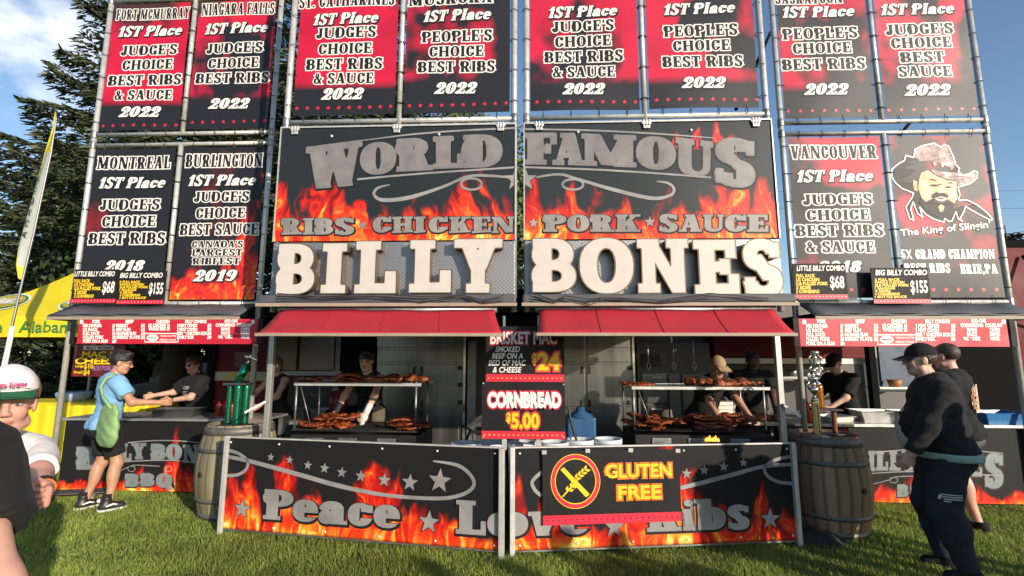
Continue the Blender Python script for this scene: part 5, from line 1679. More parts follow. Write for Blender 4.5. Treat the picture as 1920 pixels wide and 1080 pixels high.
def wheat(tb, hit, loc):
    cu, cz = hit(1077.5, 900.3); R0 = hit(1077.5 + 46, 900.3)[0] - cu
    def ring(r0, r1, m, d):
        n = 40; v = [loc(cu + r * math.cos(t), cz + r * 1.04 * math.sin(t), d) for r in (r0, r1) for t in np.linspace(0, 2 * math.pi, n, endpoint=False)]
        tb.add(v, [(i, (i + 1) % n, n + (i + 1) % n, n + i) for i in range(n)], m)
    ring(R0 * .80, R0 * 1.0, 3, .0020); ring(R0 * .835, R0 * .975, 2, .0030)
    f = lambda X, Y: hit(940 + X / 3.31, 800 + Y / 3.31)
    def q(pts, d): poly_fill(tb, [f(*p) for p in pts], lambda a, b: loc(a, b, d), 3)
    q([(362, 262), (382, 245), (542, 412), (520, 432)], .0030)
    q([(372, 424), (378, 430), (470, 330), (464, 322)], .0040)
    for k in range(4):
        for s_ in (-1, 1):
            bx_, by_ = 455 + k * 19, 318 - k * 17; ang = math.radians(-42 - s_ * 36)
            ex, ey = math.cos(ang), math.sin(ang)
            q([(bx_, by_), (bx_ + ex * 18 - ey * 9, by_ + ey * 18 + ex * 9), (bx_ + ex * 36, by_ + ey * 36), (bx_ + ex * 18 + ey * 9, by_ + ey * 18 - ex * 9)], .0050)
    for bx_, by_, a in ((400, 395, -80), (410, 390, -10), (425, 372, -80), (432, 366, 0)):
        ex, ey = math.cos(math.radians(a)), math.sin(math.radians(a))
        q([(bx_, by_), (bx_ + ex * 18 - ey * 11, by_ + ey * 18 + ex * 11), (bx_ + ex * 36, by_ + ey * 36), (bx_ + ex * 18 + ey * 11, by_ + ey * 18 - ex * 11)], .0050)


tt, loc, hit = sign('gluten_free_sign', 'black GLUTEN FREE sign with a crossed wheat emblem fixed to the barrier', 'sign', (1016, 1273, 843, 979), 0, .010, M_BLACK,
     [('GLUTEN', 1194.7, 880, 123, 25, 3, [(4, .09)], 0, 0, .03), ('FREE', 1196.5, 920, 80, 25, 3, [(4, .09)], 0, 0, .03)],
     [(961, 979, 2, 23, 1, .009)], plane=(bhit, lambda u, z, d: bto3(u, z, d + .032)), extra=wheat)
for px, py in ((1019, 848), (1268, 845), (1100, 845), (1180, 844)):
    u, z = bhit(px, py); a = loc(u, z, 0); MB().box(a[0] - .02, a[1] - .006, a[2] - .012, a[0] + .02, a[1] + .02, a[2] + .02).build('clip', M_ALU, tt, bevel=.003)

# ------------------------------------------------------------------ awnings and roofs
M_ROOFG = pm('grey_canopy', (.075, .078, .088), .6, var=.25, vscale=2.5, bump=.2, bscale=4)
M_TANB = pm('tan_trim', (.33, .26, .19), .6)


def awning(label, tl, tr, bl, br, Yt, Yb, xs):
    A, B, C_, D_ = at(*tl, Yt), at(*tr, Yt), at(*bl, Yb), at(*br, Yb)
    zt_, zb_ = (A.z + B.z) / 2, (C_.z + D_.z) / 2
    for q in (A, B): q.z = zt_
    for q in (C_, D_): q.z = zb_
    c = (A + B) / 2
    t = thing('awning', label, 'awning', tuple(c))
    n, m_ = 30, 8; v = []
    for j in range(m_ + 1):
        for i in range(n + 1):
            a, b = i / n, j / m_
            p = (A * (1 - a) + B * a) * (1 - b) + (C_ * (1 - a) + D_ * a) * b
            p = p - c; p.z += -.018 * math.sin(math.pi * b) + .004 * math.sin(a * 25 + b * 3) * (1 - b) + .006 * math.sin(a * 7)
            v.append(tuple(p))
    f = [(j * (n + 1) + i, (j + 1) * (n + 1) + i, (j + 1) * (n + 1) + i + 1, j * (n + 1) + i + 1) for j in range(m_) for i in range(n)]
    o = MB().add(v, f, 0, True).build('canvas', M_RED, t)
    so_ = o.modifiers.new('thick', 'SOLIDIFY'); so_.thickness = .006
    d = (B - A).normalized()
    for k in range(1, 4):
        q = k / 4; sm = MB(); a_, b_ = A * (1 - q) + B * q - c, C_ * (1 - q) + D_ * q - c
        sm.tube([a_ * (1 - s_) + b_ * s_ + Vector((0, -.001, .003 - .018 * math.sin(math.pi * s_) + .004 * math.sin(q * 25 + s_ * 3) * (1 - s_) + .006 * math.sin(q * 7))) for s_ in np.linspace(0, 1, 9)], .0035, 5); sm.build('seam', M_RED, t)
    MB().beam(C_ - c - d * .02 + Vector((0, .0, -.014)), D_ - c + d * .02 + Vector((0, 0, -.014)), .03, .028).build('front_bar', M_TANB, t, bevel=.004)
    MB().tube([A - c + Vector((-.03, .03, .0)), B - c + Vector((.03, .03, .0))], .034, 12).build('roller', M_ALU_D, t)
    for p, q in ((A, C_), (B, D_)):
        MB().tube([p - c + Vector((0, .12, -.16)), q - c + Vector((0, .015, -.02))], .013, 8).build('arm', M_ALU_D, t)
    r = MB(); x0, x1 = xs
    r.box(x0 - c.x, Yt - .02 - c.y, 2.165 - c.z, x1 - c.x, Yt + 1.0 - c.y, 2.258 - c.z)
    r.build('roof_edge', M_ROOFG, t, bevel=.02)
    k = MB()
    k.box(x0 - c.x - .01, Yt - .045 - c.y, 2.135 - c.z, x1 - c.x + .01, Yt - .022 - c.y, 2.17 - c.z); k.build('trim', M_TANB, t, bevel=.004)


awning('red awning hanging under the BILLY letters', (526, 580), (926, 581), (483, 627), (940, 622), 4.80, 4.12, (XC['l'][0] - .03, XC['l'][2] + .02))
awning('red awning hanging under the BONES letters', (1010, 581), (1449, 578), (1010, 622), (1490, 626), 4.80, 4.12, (XC['r'][0] - .02, XC['r'][2] + .04))
for lab, pts in (('thin black power cable looping along the roof edge under BILLY', [(520, 556), (600, 559), (700, 554), (790, 562), (870, 556), (905, 566), (945, 560)]), ('thin black power cable tangled on the roof edge under BONES', [(1000, 556), (1040, 566), (1060, 558), (1105, 567), (1130, 560), (1240, 566), (1330, 556), (1440, 562)])):
    P_ = []
    for i, (a, b) in enumerate(pts):
        p = at(a, b, 4.74); P_.append(p)
    m = MB()
    for off in (0, .02, -.015):
        q = [p + Vector((0, -.004, off + .012 * math.sin(i * 2.1 + off * 90))) for i, p in enumerate(P_)]
        m.tube(q, .005, 5)
    m.build('power_cable', M_RUBBER, None, lab, 'cable')

for sd, nm, xa, xb in (('l', 'grey sloped canopy over the counter the tote bag customer stands at', -5.78, -3.43), ('r', 'grey sloped canopy over the counter with the gold trophies', 3.13, 5.50)):
    t = thing('counter_canopy', nm, 'canopy', ((xa + xb) / 2, YW, 2.07)); ox = (xa + xb) / 2
    yf = YM - YW + .01
    m = MB(); n = 16
    v = [(xa - ox + (xb - xa) * i / n, y, z + .008 * math.sin(i * 1.7 + y)) for y, z in ((-.03, .19), (-.2, .105), (yf, .03)) for i in range(n + 1)]
    f = [(j * (n + 1) + i, j * (n + 1) + i + 1, (j + 1) * (n + 1) + i + 1, (j + 1) * (n + 1) + i) for j in range(2) for i in range(n)]
    o = m.add(v, f, 0, True).build('cover', M_ROOFG, t); s_ = o.modifiers.new('thick', 'SOLIDIFY'); s_.thickness = .012
    MB().box(xa - ox, yf - .012, -.01, xb - ox, yf + .012, .028).build('front_bar', M_TANB, t, bevel=.004)
    for x in (xa + .05, xb - .05): MB().tube([(x - ox, -.03, .0), (x - ox, yf + .02, .0)], .013, 8).build('arm', M_ALU_D, t)
    MB().box(xa - ox, yf + .02, .03, xb - ox, 2.0, .06).build('underside', M_DARK, t)
    # uprights at the front corner
for lab, px, py, Y in (('square grey awning post between the customer counter and the grills', 512, 635, 4.80), ('square grey awning post by the trophies at the end of the grills', 1455, 629, 4.80)):
    p = at(px, py, Y); t = thing('awning_post', lab, 'post', (p.x, Y, 0))
    MB().box(-.026, -.026, 0, .026, .026, 1.98).build('shaft', pm('worn_alu', (.42, .41, .38), .45, .6, var=.3, vscale=5, stretch=(1, 1, .4)), t, bevel=.004)
    MB().box(-.034, -.034, 0, .034, .034, .82).build('sleeve', M_ALU_D, t, bevel=.004)
    MB().beam((0, -.05, 1.20), (-.17 if px < 900 else .12, -.10, 1.10), .05, .022).build('lever', M_WHITEP, t, bevel=.004)
    for z in (.84, 1.2, 1.9): MB().lathe([(0, 0), (.014, 0), (.014, -.02), (0, -.024)], (0, -.026, z), 8, axis=(0, 1, 0)).build('bolt', M_ALU_D, t)

# ------------------------------------------------------------------ the two order counters
M_TOP = pm('steel_top', (.50, .49, .47), .38, .7, var=.2, vscale=3)


def counter(label, xa, xb, z1, letters, peaks, seed, arcs):
    t = thing('order_counter', label, 'counter', ((xa + xb) / 2, YW + .04, 0)); ox = (xa + xb) / 2; YF = YW + .04
    pl = lambda u, v, d=0.0: (xa - ox + u, -d + .004 * math.sin(u * 3), v + .03)
    wd, ht = xb - xa, z1 - .05
    print_grid('front_panel', lambda U, V: flames(U, V, .10, seed, peaks, .85, (.015, .015, .016)), 170, 60, wd, ht, pl, t, M_PRINTLOW)
    def P(px, py, d=.003):
        p = at(px, py, YF); return pl(min(max(p.x - xa, 0), wd), min(max(p.z - .03, 0), ht), d)
    mb = MB()
    for ch, x0, x1, y0, y1 in letters: letter_row(mb, [(ch, x0, x1, y0, y0, y1, y1)], 'wide', P, [(.09, 1, .002, .6, 1.2), (.03, 2, .003, .3, .5), (0, 0, .0045, 0, 0)])
    mb.build('lettering', [pm('blue_silver_ink', (.20, .23, .24), .45, var=.25, vscale=5), M_INK_K, M_INK_GD], t)
    rb = MB()
    for pts, w_ in arcs: ribbon(rb, pts, w_, lambda a, b: P(a, b, .005), 0)
    rb.build('scroll_border', M_INK_G, t)
    MB().box(xa - ox, .012, .02, xb - ox, .05, z1 - .02).build('backing_sheet', M_DARK, t)
    MB().box(xa - ox - .02, -.04, z1 - .018, xb - ox + .02, .62, z1 + .012).build('counter_top', M_TOP, t, bevel=.004)
    for x in (xa + .05, xb - .05): MB().box(x - ox - .02, .55, 0, x - ox + .02, .59, z1 - .02).build('leg', M_ALU_D, t)


zc = at(300, 787, YW).z
lp_ = lambda cx, cy, rx, ry: [(cx + rx * math.cos(a), cy + ry * math.sin(a)) for a in np.linspace(0, 2 * math.pi, 11)]
counter('black order counter lettered BBQ behind the tote bag customer', -5.76, -3.30, zc,
        [('B', 144, 179, 838, 879), ('I', 184, 198, 836, 872), ('L', 202, 222, 834, 868), ('L', 225, 246, 832, 864), ('Y', 247, 274, 831, 860), ('B', 284, 311, 832, 861), ('O', 312, 341, 832, 862), ('N', 344, 372, 834, 866), ('E', 375, 398, 836, 870), ('S', 400, 425, 838, 876)] +
        [('B', 235, 261, 888, 912), ('B', 264, 290, 887, 911), ('Q', 293, 323, 887, 914)], [(1.05, .28, .15), (1.3, .2), (1.6, .26, .2), (1.42, .80, .10), (1.9, .2)], 61,
        [([(240, 830), (290, 826), (345, 827), (430, 836)], 2.0), ([(230, 866), (290, 863), (350, 865), (430, 880)], 2.0), ([(228, 882), (245, 874), (258, 872), (300, 874)], 1.6), (lp_(247, 879, 7, 5), 1.4), (lp_(316, 879, 7, 5), 1.4)])
zc2 = at(1640, 798, YW).z
counter('black order counter lettered BBQ under the gold trophies', 3.02, 5.72, zc2,
        [('B', 1600, 1624, 846, 884), ('I', 1628, 1640, 846, 882), ('L', 1642, 1664, 846, 881), ('L', 1667, 1688, 846, 881), ('Y', 1690, 1716, 846, 881), ('B', 1720, 1746, 846, 881), ('O', 1750, 1778, 846, 882), ('N', 1782, 1812, 848, 886), ('E', 1816, 1840, 850, 892), ('S', 1846, 1880, 852, 912)] +
        [('B', 1682, 1702, 908, 931), ('B', 1706, 1728, 908, 931), ('Q', 1732, 1758, 908, 934)], [(.55, .78, .09), (.9, .16, .2), (1.25, .2, .2), (2.0, .16, .2), (2.4, .14)], 67,
        [([(1640, 848), (1720, 842), (1800, 843), (1880, 850)], 2.0), ([(1630, 888), (1720, 884), (1880, 892)], 2.0), ([(1635, 908), (1665, 900), (1680, 894), (1720, 892)], 1.6), (lp_(1675, 900, 8, 5), 1.4)])

# ------------------------------------------------------------------ the kitchen under the boards
M_WALLG = pm('kitchen_wall', (.075, .07, .065), .5, var=.15, vscale=2)
M_REDT = pm('red_trailer_paint', (.13, .007, .012), .6, var=.12, vscale=1.5, spec=.25)
M_CREAM = pm('cream_panel', (.24, .215, .18), .5, var=.1, vscale=2)


def pb(mb, x0, y0, x1, y1, Y, dep, m=0, o=(0, 0, 0)):       # box whose front face fills that photo rectangle at depth Y
    a, b = at(x0, (y0 + y1) / 2, Y), at(x1, (y0 + y1) / 2, Y); zt_, zb_ = at((x0 + x1) / 2, y0, Y).z, at((x0 + x1) / 2, y1, Y).z
    mb.box(a.x - o[0], Y - o[1], max(zb_, .02) - o[2], b.x - o[0], Y + dep - o[1], zt_ - o[2], m); return mb


YB = 7.6
kt = thing('kitchen_trailer', 'grey walled cook trailer standing behind the grills', 'trailer', (0, YB, 0)); KO = (0, YB, 0)
MB().box(-3.9, .3, 0, 2.2, .36, 2.5).build('wall', M_WALLG, kt)
MB().box(-2.72, -2.1, 2.30, 2.48, 2.6, 2.40).build('roof', M_DARK, kt)  # roof out of view, put in to keep the kitchen dark
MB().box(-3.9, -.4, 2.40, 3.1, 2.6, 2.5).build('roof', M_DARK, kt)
MB().box(-3.9, -.1, 0, 4.2, .5, .12).build('sill', M_DARK, kt)
for x0, x1, y0, y1 in ((500, 556, 628, 694), (562, 630, 628, 694)):
    o = pb(MB(), x0, y0, x1, y1, YB, .04, 0, KO).build('cupboard_door', M_CREAM, kt, bevel=.006)
pb(MB(), 500, 696, 640, 704, YB - .1, .1, 0, KO).build('ledge', M_ALU_D, kt)
pb(MB(), 634, 628, 700, 835, YB + .02, .03, 0, KO).build('doorway_shade', M_DARK, kt)  # black sheet painted in for the shade inside the door
pb(MB(), 623, 628, 634, 835, YB, .05, 0, KO).build('door_frame', M_CREAM, kt)


def smoker(label, xl, xr, Y, split):
    a, b = at(xl, 740, Y), at(xr, 740, Y); ox = (a.x + b.x) / 2; o = (ox, Y, 0)
    t = thing('smoker_cabinet', label, 'smoker', (ox, Y, 0)); hw = (b.x - a.x) / 2
    MB().box(-hw, 0, .1, hw, .7, 2.25).build('body', M_STEEL, t, bevel=.01)
    for y0, y1 in ((630, 652), (656, 679), (683, 762), (766, 838)):
        for x0, x1 in ((xl + 3, split - 2), (split + 2, xr - 12)):
            d = pb(MB(), x0, y0, x1, y1, Y - .022, .02, 0, o).build('door', M_STEEL, t, bevel=.006)
            if y0 > 655:
                hx = split - 7 if x0 < split - 10 else split + 7
                if y1 - y0 > 40: m = MB(); pb(m, hx - 2, y0 + 4, hx + 2, y0 + 18, Y - .05, .028, 0, o); m.build('handle', M_RUBBER, d, bevel=.004); m = MB(); pb(m, hx - 2, y1 - 12, hx + 2, y1 + 2, Y - .05, .02, 0, o); m.build('latch', M_WHITEP if y0 > 700 else M_RUBBER, d, bevel=.003)
    for y in (690, 722, 755): pb(MB(), xr - 14, y - 4, xr - 6, y + 4, Y - .05, .03, 0, o).build('hinge', M_RUBBER, t, bevel=.004)
    pb(MB(), xr - 4, 628, xr, 838, Y - .03, .03, 0, o).build('edge_trim', pm('bright_steel', (.72, .68, .58), .25, .9), t)
    m = MB(); m.tube([(hw * .1, -.03, 2.2), (hw * .1, -.03, 1.95)], .03, 10); m.build('flue', M_STEEL, t)


smoker('stainless smoker cabinet behind the young cook', 704, 872, YB - .12, 783)
smoker('stainless smoker cabinet behind the price signs and blue bin', 1040, 1192, YB - .12, 1099)
pb(MB(), 874, 628, 1038, 838, YB + .08, .05, 0, KO).build('panel', M_WALLG, kt)
for x0, x1 in ((876, 892), (1018, 1034)): pb(MB(), x0, 640, x1, 836, YB - .05, .08, 0, KO).build('panel_trim', M_ALU_D, kt)
ov = thing('oven_stack', 'grey oven stack with a dark screen beside the smoker cabinet', 'oven', (at(1240, 740, YB).x, YB - .15, 0)); OO = tuple(ov.location)
pb(MB(), 1196, 642, 1335, 830, YB - .15, .4, 0, OO).build('body', M_WALLG, ov, bevel=.01)
pb(MB(), 1202, 664, 1239, 688, YB - .165, .02, 0, OO).build('screen', M_RUBBER, ov, bevel=.004)
for y0, y1 in ((700, 756), (760, 800)): d = pb(MB(), 1205, y0, 1250, y1, YB - .17, .02, 0, OO).build('door', M_STEEL, ov, bevel=.006); pb(MB(), 1222, y0 + 6, 1242, y0 + 9, YB - .20, .03, 0, OO).build('handle', M_ALU, d, bevel=.003)
for x0, x1 in ((1256, 1276), (1281, 1330)): pb(MB(), x0, 702, x1, 800, YB - .17, .02, 0, OO).build('panel', M_CREAM, ov, bevel=.006)

# shelves and red trailer to the right of the grills
rt = thing('service_trailer', 'dark red service trailer with steel shelves behind the capped worker', 'trailer', (3.6, 7.7, 0)); RO = tuple(rt.location)
MB().box(-1.45, .35, 0, 1.65, .42, 2.6).build('wall', M_WALLG, rt)
pb(MB(), 1338, 600, 1636, 671, 7.66, .3, 0, RO).build('side_panel', M_REDT, rt, bevel=.01)
pb(MB(), 1345, 672, 1636, 682, 7.45, .4, 0, RO).build('shelf', M_WHITEP, rt, bevel=.004)
pb(MB(), 1352, 706, 1600, 711, 7.4, .4, 0, RO).build('shelf', pm('grey_shelf', (.42, .43, .42), .4), rt, bevel=.004)
pb(MB(), 1345, 778, 1660, 786, 7.2, .6, 0, RO).build('worktop', M_TOP, rt, bevel=.004)
pb(MB(), 1637, 640, 1649, 835, 7.3, .1, 0, RO).build('door_post', M_DARK, rt)
M_BLUE = pm('dark_blue_sheet', (.022, .05, .10), .5, var=.15)
pb(MB(), 1650, 640, 1712, 724, 7.8, .05, 0, RO).build('blue_panel', M_BLUE, rt)
pb(MB(), 1650, 726, 1715, 730, 7.5, .3, 0, RO).build('shelf', M_WHITEP, rt, bevel=.004)
pb(MB(), 1650, 735, 1712, 800, 7.85, .05, 0, RO).build('lower_panel', M_WALLG, rt)
pb(MB(), 1712, 630, 1910, 830, 8.3, .05, 0, RO).build('opening_shade', M_DARK, rt)  # black sheet stands in for the shade of the open space behind
gb = [M_WHITEP, M_ALU, M_ALU_D, M_RUBBER]
for i in range(9):
    px = 1362 + i * 26 + random.uniform(-4, 4); p = at(px, 706, 7.5); h_ = random.uniform(.06, .14); r_ = random.uniform(.04, .07)
    kind = ('steel_bowl', 'sauce_tub', 'sauce_tub')[i % 3]
    MB().lathe([(0, 0), (r_ * .8, 0), (r_, h_), (r_ * .9, h_), (r_ * .75, .01), (0, .01)], (0, 0, 0), 12).build(kind, gb[i % 3], None, 'small kitchen container on the grey shelf behind the capped worker', 'container', 'containers on the back shelf', loc=(p.x, 7.55, p.z + .002))

# left: red trailer flank
lt = thing('red_trailer', 'dark red trailer with a pale stripe behind the sunglasses server', 'trailer', (-3.9, 8.3, 0)); LO = tuple(lt.location)
pb(MB(), 386, 600, 524, 790, 8.3, 1.6, 0, LO).build('side_panel', M_REDT, lt, bevel=.02)
pb(MB(), 398, 697, 505, 714, 8.28, .015, 0, LO).build('stripe', pm('pale_stripe', (.55, .50, .36), .5, alt=(.62, .45, .05), vscale=1.6), lt)
pb(MB(), 440, 660, 480, 690, 8.285, .012, 0, LO).build('hatch', pm('dark_red_hatch', (.10, .006, .01), .3), lt, bevel=.004)
pb(MB(), 386, 628, 400, 790, 8.25, .03, 0, LO).build('corner_post', M_DARK, lt)

# ------------------------------------------------------------------ grills
M_IRON = pm('black_iron', (.020, .019, .018), .55, .3, var=.3, vscale=10)
M_RIB = pm('glazed_rib', (.085, .018, .008), .3, var=.6, vscale=20, bump=.6, bscale=60, alt=(.30, .065, .016), coat=.25)
M_CHK = pm('roast_chicken', (.15, .038, .014), .34, var=.5, vscale=18, bump=.6, bscale=50, alt=(.36, .11, .03), coat=.2)


def grill(label, xl, xr, ytop, yshelf, Y):
    a, b = at(xl, ytop, Y), at(xr, ytop, Y); zt_ = a.z; ox = (a.x + b.x) / 2; hw = (b.x - a.x) / 2; zs = at(xl, yshelf, Y + .1).z
    t = thing('charcoal_grill', label, 'grill', (ox, Y, 0))
    MB().box(-hw, 0, .28, hw, .72, zt_ - .05).build('firebox', M_IRON, t, bevel=.01)
    m = MB()
    for i in range(int(hw * 2 / .035)): m.tube([(-hw + .02 + i * .035, -.01, zt_), (-hw + .02 + i * .035, .72, zt_)], .006, 5)
    for y in (.0, .36, .70): m.tube([(-hw, y, zt_ - .01), (hw, y, zt_ - .01)], .008, 5)
    m.build('grate', M_IRON, t)
    for k in (-.62, -.1, .5): MB().box(hw * k - .10, -.014, zt_ - .17, hw * k + .10, .0, zt_ - .08).build('vent_cover', M_ALU_D, t, bevel=.005)
    for x in (-hw + .01, hw - .06):
        for y in (.06, .66): MB().tube([(x, y, zt_ - .02), (x, y, zs + .02)], .012, 8).build('shelf_post', M_ALU_D, t)
    for x in (-hw + .08, hw - .08):
        for y in (.1, .6): MB().box(x - .025, y - .025, 0, x + .025, y + .025, .29).build('leg', M_IRON, t)
    sh = MB()
    for y in (.04, .68): sh.box(-hw - .01, y - .008, zs - .03, hw, y + .008, zs)
    for i in range(int(hw * 2 / .05)): sh.box(-hw + i * .05, .045, zs - .012, -hw + i * .05 + .012, .675, zs - .004)
    sh.build('shelf_rack', M_ALU, t)
    MB().tube([(-hw + .2, .05, zt_ + .02), (-hw + .06, .05, zs - .04)], .006, 6).build('brace', M_ALU_D, t)
    return ox, hw, zt_, zs


def rib_mesh(seed):
    r = np.random.default_rng(seed); n, m_ = 26, 7; L_, W_ = .34, .12
    u = np.linspace(-1, 1, n); v = np.linspace(-1, 1, m_); U, V = np.meshgrid(u, v)
    prof = (1 - np.abs(U) ** 6) * (1 - np.abs(V) ** 4)
    z = .016 + .016 * prof + .007 * np.cos(U * 34) * prof + .006 * r.standard_normal(U.shape) * prof
    sag = .03 * r.uniform(-1, 1.2) * (1 - U ** 2)
    x = U * L_ / 2 * (1 + .04 * np.sin(V * 3)); y = V * W_ / 2 * (1 - .18 * U ** 2 + .05 * np.cos(U * 34))
    top = np.stack([x, y, z + sag], -1).reshape(-1, 3); bot = np.stack([x, y, np.zeros_like(z) + sag + .002], -1).reshape(-1, 3)
    i = np.arange(n * m_).reshape(m_, n); q = np.stack([i[:-1, :-1], i[:-1, 1:], i[1:, 1:], i[1:, :-1]], -1).reshape(-1, 4)
    rim = np.concatenate([i[0, :], i[1:, -1], i[-1, -2::-1], i[-2:0:-1, 0]]); k = n * m_
    rq = np.stack([rim, rim + k, np.roll(rim, -1) + k, np.roll(rim, -1)], -1)
    return np_mesh('rib_slab', np.concatenate([top, bot]), np.concatenate([q, q[:, ::-1] + k, rq]), M_RIB, smooth=True)


def chicken_mesh(seed):
    F = Field(.007, .02); F.ell((0, 0, .04), (.085, .06, .045)); F.cap((.06, .03, .035), (.13, .055, .03), .028, .016); F.cap((-.04, .05, .03), (-.09, .07, .03), .022, .014); F.ell((-.05, -.02, .035), (.05, .05, .04))
    F.noise = (.003, 60, seed); V, Q = F.mesh()
    return np_mesh('chicken_half', V, Q, M_CHK, smooth=True)


RIBS = [rib_mesh(i) for i in range(5)]
CHK = [chicken_mesh(i) for i in range(3)]


def put(meshes, name, x, y, z, rz, tilt, label, group, sc=1.0):
    o = bpy.data.objects.new(name, random.choice(meshes)); o.location = (x, y, z); o.rotation_euler = (tilt[0], tilt[1], rz); o.scale = (sc, sc, sc)
    link(o, None, label, 'meat', group)


g1 = grill('black charcoal grill with a wire shelf in front of the young cook', 545, 786, 806, 717, 5.35)
g2 = grill('black charcoal grill with a wire shelf in front of the cook in a tan cap', 1190, 1452, 806, 724, 5.35)
U = random.uniform
for (ox, hw, zt_, zs), nm, spots in ((g1, 'on the grill in front of the young cook', ((-.95, -.15, 26), (.55, .98, 14))), (g2, 'on the grill in front of the tan cap cook', ((-.95, -.1, 20), (.0, .85, 24)))):
    for lo_, hi2, n in spots:
        for i in range(n):
            lay = i // 9
            put(RIBS, 'rib_slab', ox + hw * (lo_ + (hi2 - lo_) * U(.05, .95)), 5.40 + U(0, .5) * (1 - .15 * lay), zt_ + .010 + lay * .042 + U(0, .012), U(-.7, .7) + (math.pi / 2 if U(0, 1) < .35 else 0), (U(-.18, .18), U(-.16, .16)), 'glazed rib slab heaped ' + nm, 'rib slabs ' + nm, U(.75, 1.0))
for (ox, hw, zt_, zs), nm, rs, cs_ in ((g1, 'on the shelf above the young cook grill', ((-.95, -.1, 9),), ((.05, .98, 12),)), (g2, 'on the shelf above the tan cap cook grill', ((-.9, -.75, 4),), ((-.05, .9, 16),))):
    for a, b, n in rs:
        for i in range(n): put(RIBS, 'rib_slab', ox + hw * (a + (b - a) * U(.05, .95)), 5.42 + U(0, .45), zs + .004 + (i // 6) * .04, U(-.3, .3), (U(-.05, .05), U(-.05, .05)), 'glazed rib slab lying ' + nm, 'rib slabs ' + nm, U(.8, 1))
    for a, b, n in cs_:
        for i in range(n): put(CHK, 'chicken_half', ox + hw * (a + (b - a) * (i + U(.2, .8)) / n), 5.40 + U(0, .4), zs + .004, U(0, 6.28), (U(-.1, .1), U(-.1, .1)), 'roast chicken half ' + nm, 'roast chicken ' + nm, U(.8, 1.05))
p = at(1335, 826, 5.33)
m = MB()
for i in range(7): m.lathe([(.0, 0), (.014, .006), (.012, .022), (.004, .036 + .012 * (i % 3)), (0, .04)], (-.06 + .02 * i, U(-.01, .01), 0), 6)
m.build('flame', pm('fire_glow', (.9, .25, .02), .5, emit=(1, .30, .04, 3.5)), None, 'small orange flame flickering at the vent of the grill', 'flame', loc=(p.x, 5.325, p.z - .01))

# chopping board with meat, knives and gloves things on the table to the right of the second grill
bx_ = at(1420, 790, 6.1)
t = thing('carving_table', 'pale carving table beside the second grill', 'table', (bx_.x, 6.15, 0))
MB().box(-.55, -.12, .84, .55, .55, .88).build('table_top', pm('pale_board', (.48, .38, .27), .5, var=.2), t, bevel=.006)
for x in (-.5, .5):
    for y in (-.08, .5): MB().box(x - .02, y - .02, 0, x + .02, y + .02, .84).build('leg', M_ALU_D, t)
for i in range(5):
    o = bpy.data.objects.new('brisket', CHK[i % 3]); o.location = (bx_.x - .3 + i * .14, 6.2 + U(-.05, .1), .882); o.scale = (1.1, 1.1, 1.0); o.rotation_euler = (0, 0, U(0, 6))
    link(o, None, 'chunk of smoked meat on the carving table', 'meat', 'meat on the carving table')

# ------------------------------------------------------------------ buckets, bin, bottles, pans
M_BUCK = pm('white_plastic', (.62, .66, .70), .4, var=.06)
for px, py in ((868, 838), (917, 838), (978, 836), (1040, 836), (1090, 831), (1143, 830)):
    p = at(px, py, 4.86 if px > 1060 else 4.74); r_ = .135
    t = thing('food_bucket', 'white lidded bucket standing behind the barrier under the price signs', 'bucket', (p.x, p.y + .12, 0), 0, 'white buckets behind the barrier')
    zt_ = p.z + .02
    MB().lathe([(0, .0), (r_ * .85, 0), (r_ * .97, zt_ - .03), (0, zt_ - .03)], (0, 0, 0), 20).build('tub', M_BUCK, t)
    MB().lathe([(0, zt_ - .02), (r_ * .85, zt_ - .02), (r_ * .88, zt_), (r_ * 1.04, zt_), (r_ * 1.05, zt_ - .05), (r_ * .98, zt_ - .05)], (0, 0, 0), 20).build('lid', M_BUCK, t)
p = at(1091, 805, 5.25)
t = thing('blue_bin', 'blue plastic bin with a neck standing by the steel smoker doors', 'bin', (p.x, 5.25, 0))
MB().box(-.15, 0, .55, .15, .22, at(1091, 783, 5.25).z).build('tub', pm('blue_plastic', (.025, .09, .20), .4), t, bevel=.02)
zb_ = at(1091, 783, 5.25).z
MB().lathe([(.13, 0), (.12, .02), (.05, .05), (.04, .10), (0, .10)], (0, .1, zb_), 14).build('neck', pm('blue_plastic', (.03, .1, .2), .4), t)
MB().box(-.18, .02, 0, .18, .24, .55).build('stand', M_IRON, t)
for px, lab in ((1066, 'black hose curling beside the blue bin'),):
    q = [at(a, b, 5.0) for a, b in ((1052, 760), (1066, 765), (1070, 790), (1080, 822), (1082, 836))]
    MB().tube(q, .013, 8).build('hose', M_RUBBER, None, lab, 'hose')
q = [at(a, b, 5.1) for a, b in ((860, 795), (882, 806), (870, 838))]
MB().tube(q, .016, 8).build('tong', M_RUBBER, None, 'black iron handle leaning behind the barrier by the brisket sign', 'handle')


def bottle(px, py, Y, col, lab, h_=.2, r_=.033):
    p = at(px, py, Y); t = thing('sauce_bottle', lab, 'bottle', tuple(p), 0, 'red sauce bottles on the counter')
    MB().lathe([(0, 0), (r_, 0), (r_, h_ * .72), (r_ * .85, h_ * .8), (r_ * .45, h_ * .86), (0, h_ * .86)], (0, 0, 0), 14).build('bottle_body', col, t)
    MB().lathe([(r_ * .5, h_ * .86), (r_ * .42, h_ * .9), (r_ * .12, h_ * 1.08), (0, h_ * 1.08)], (0, 0, 0), 10).build('nozzle', M_INK_R, t)


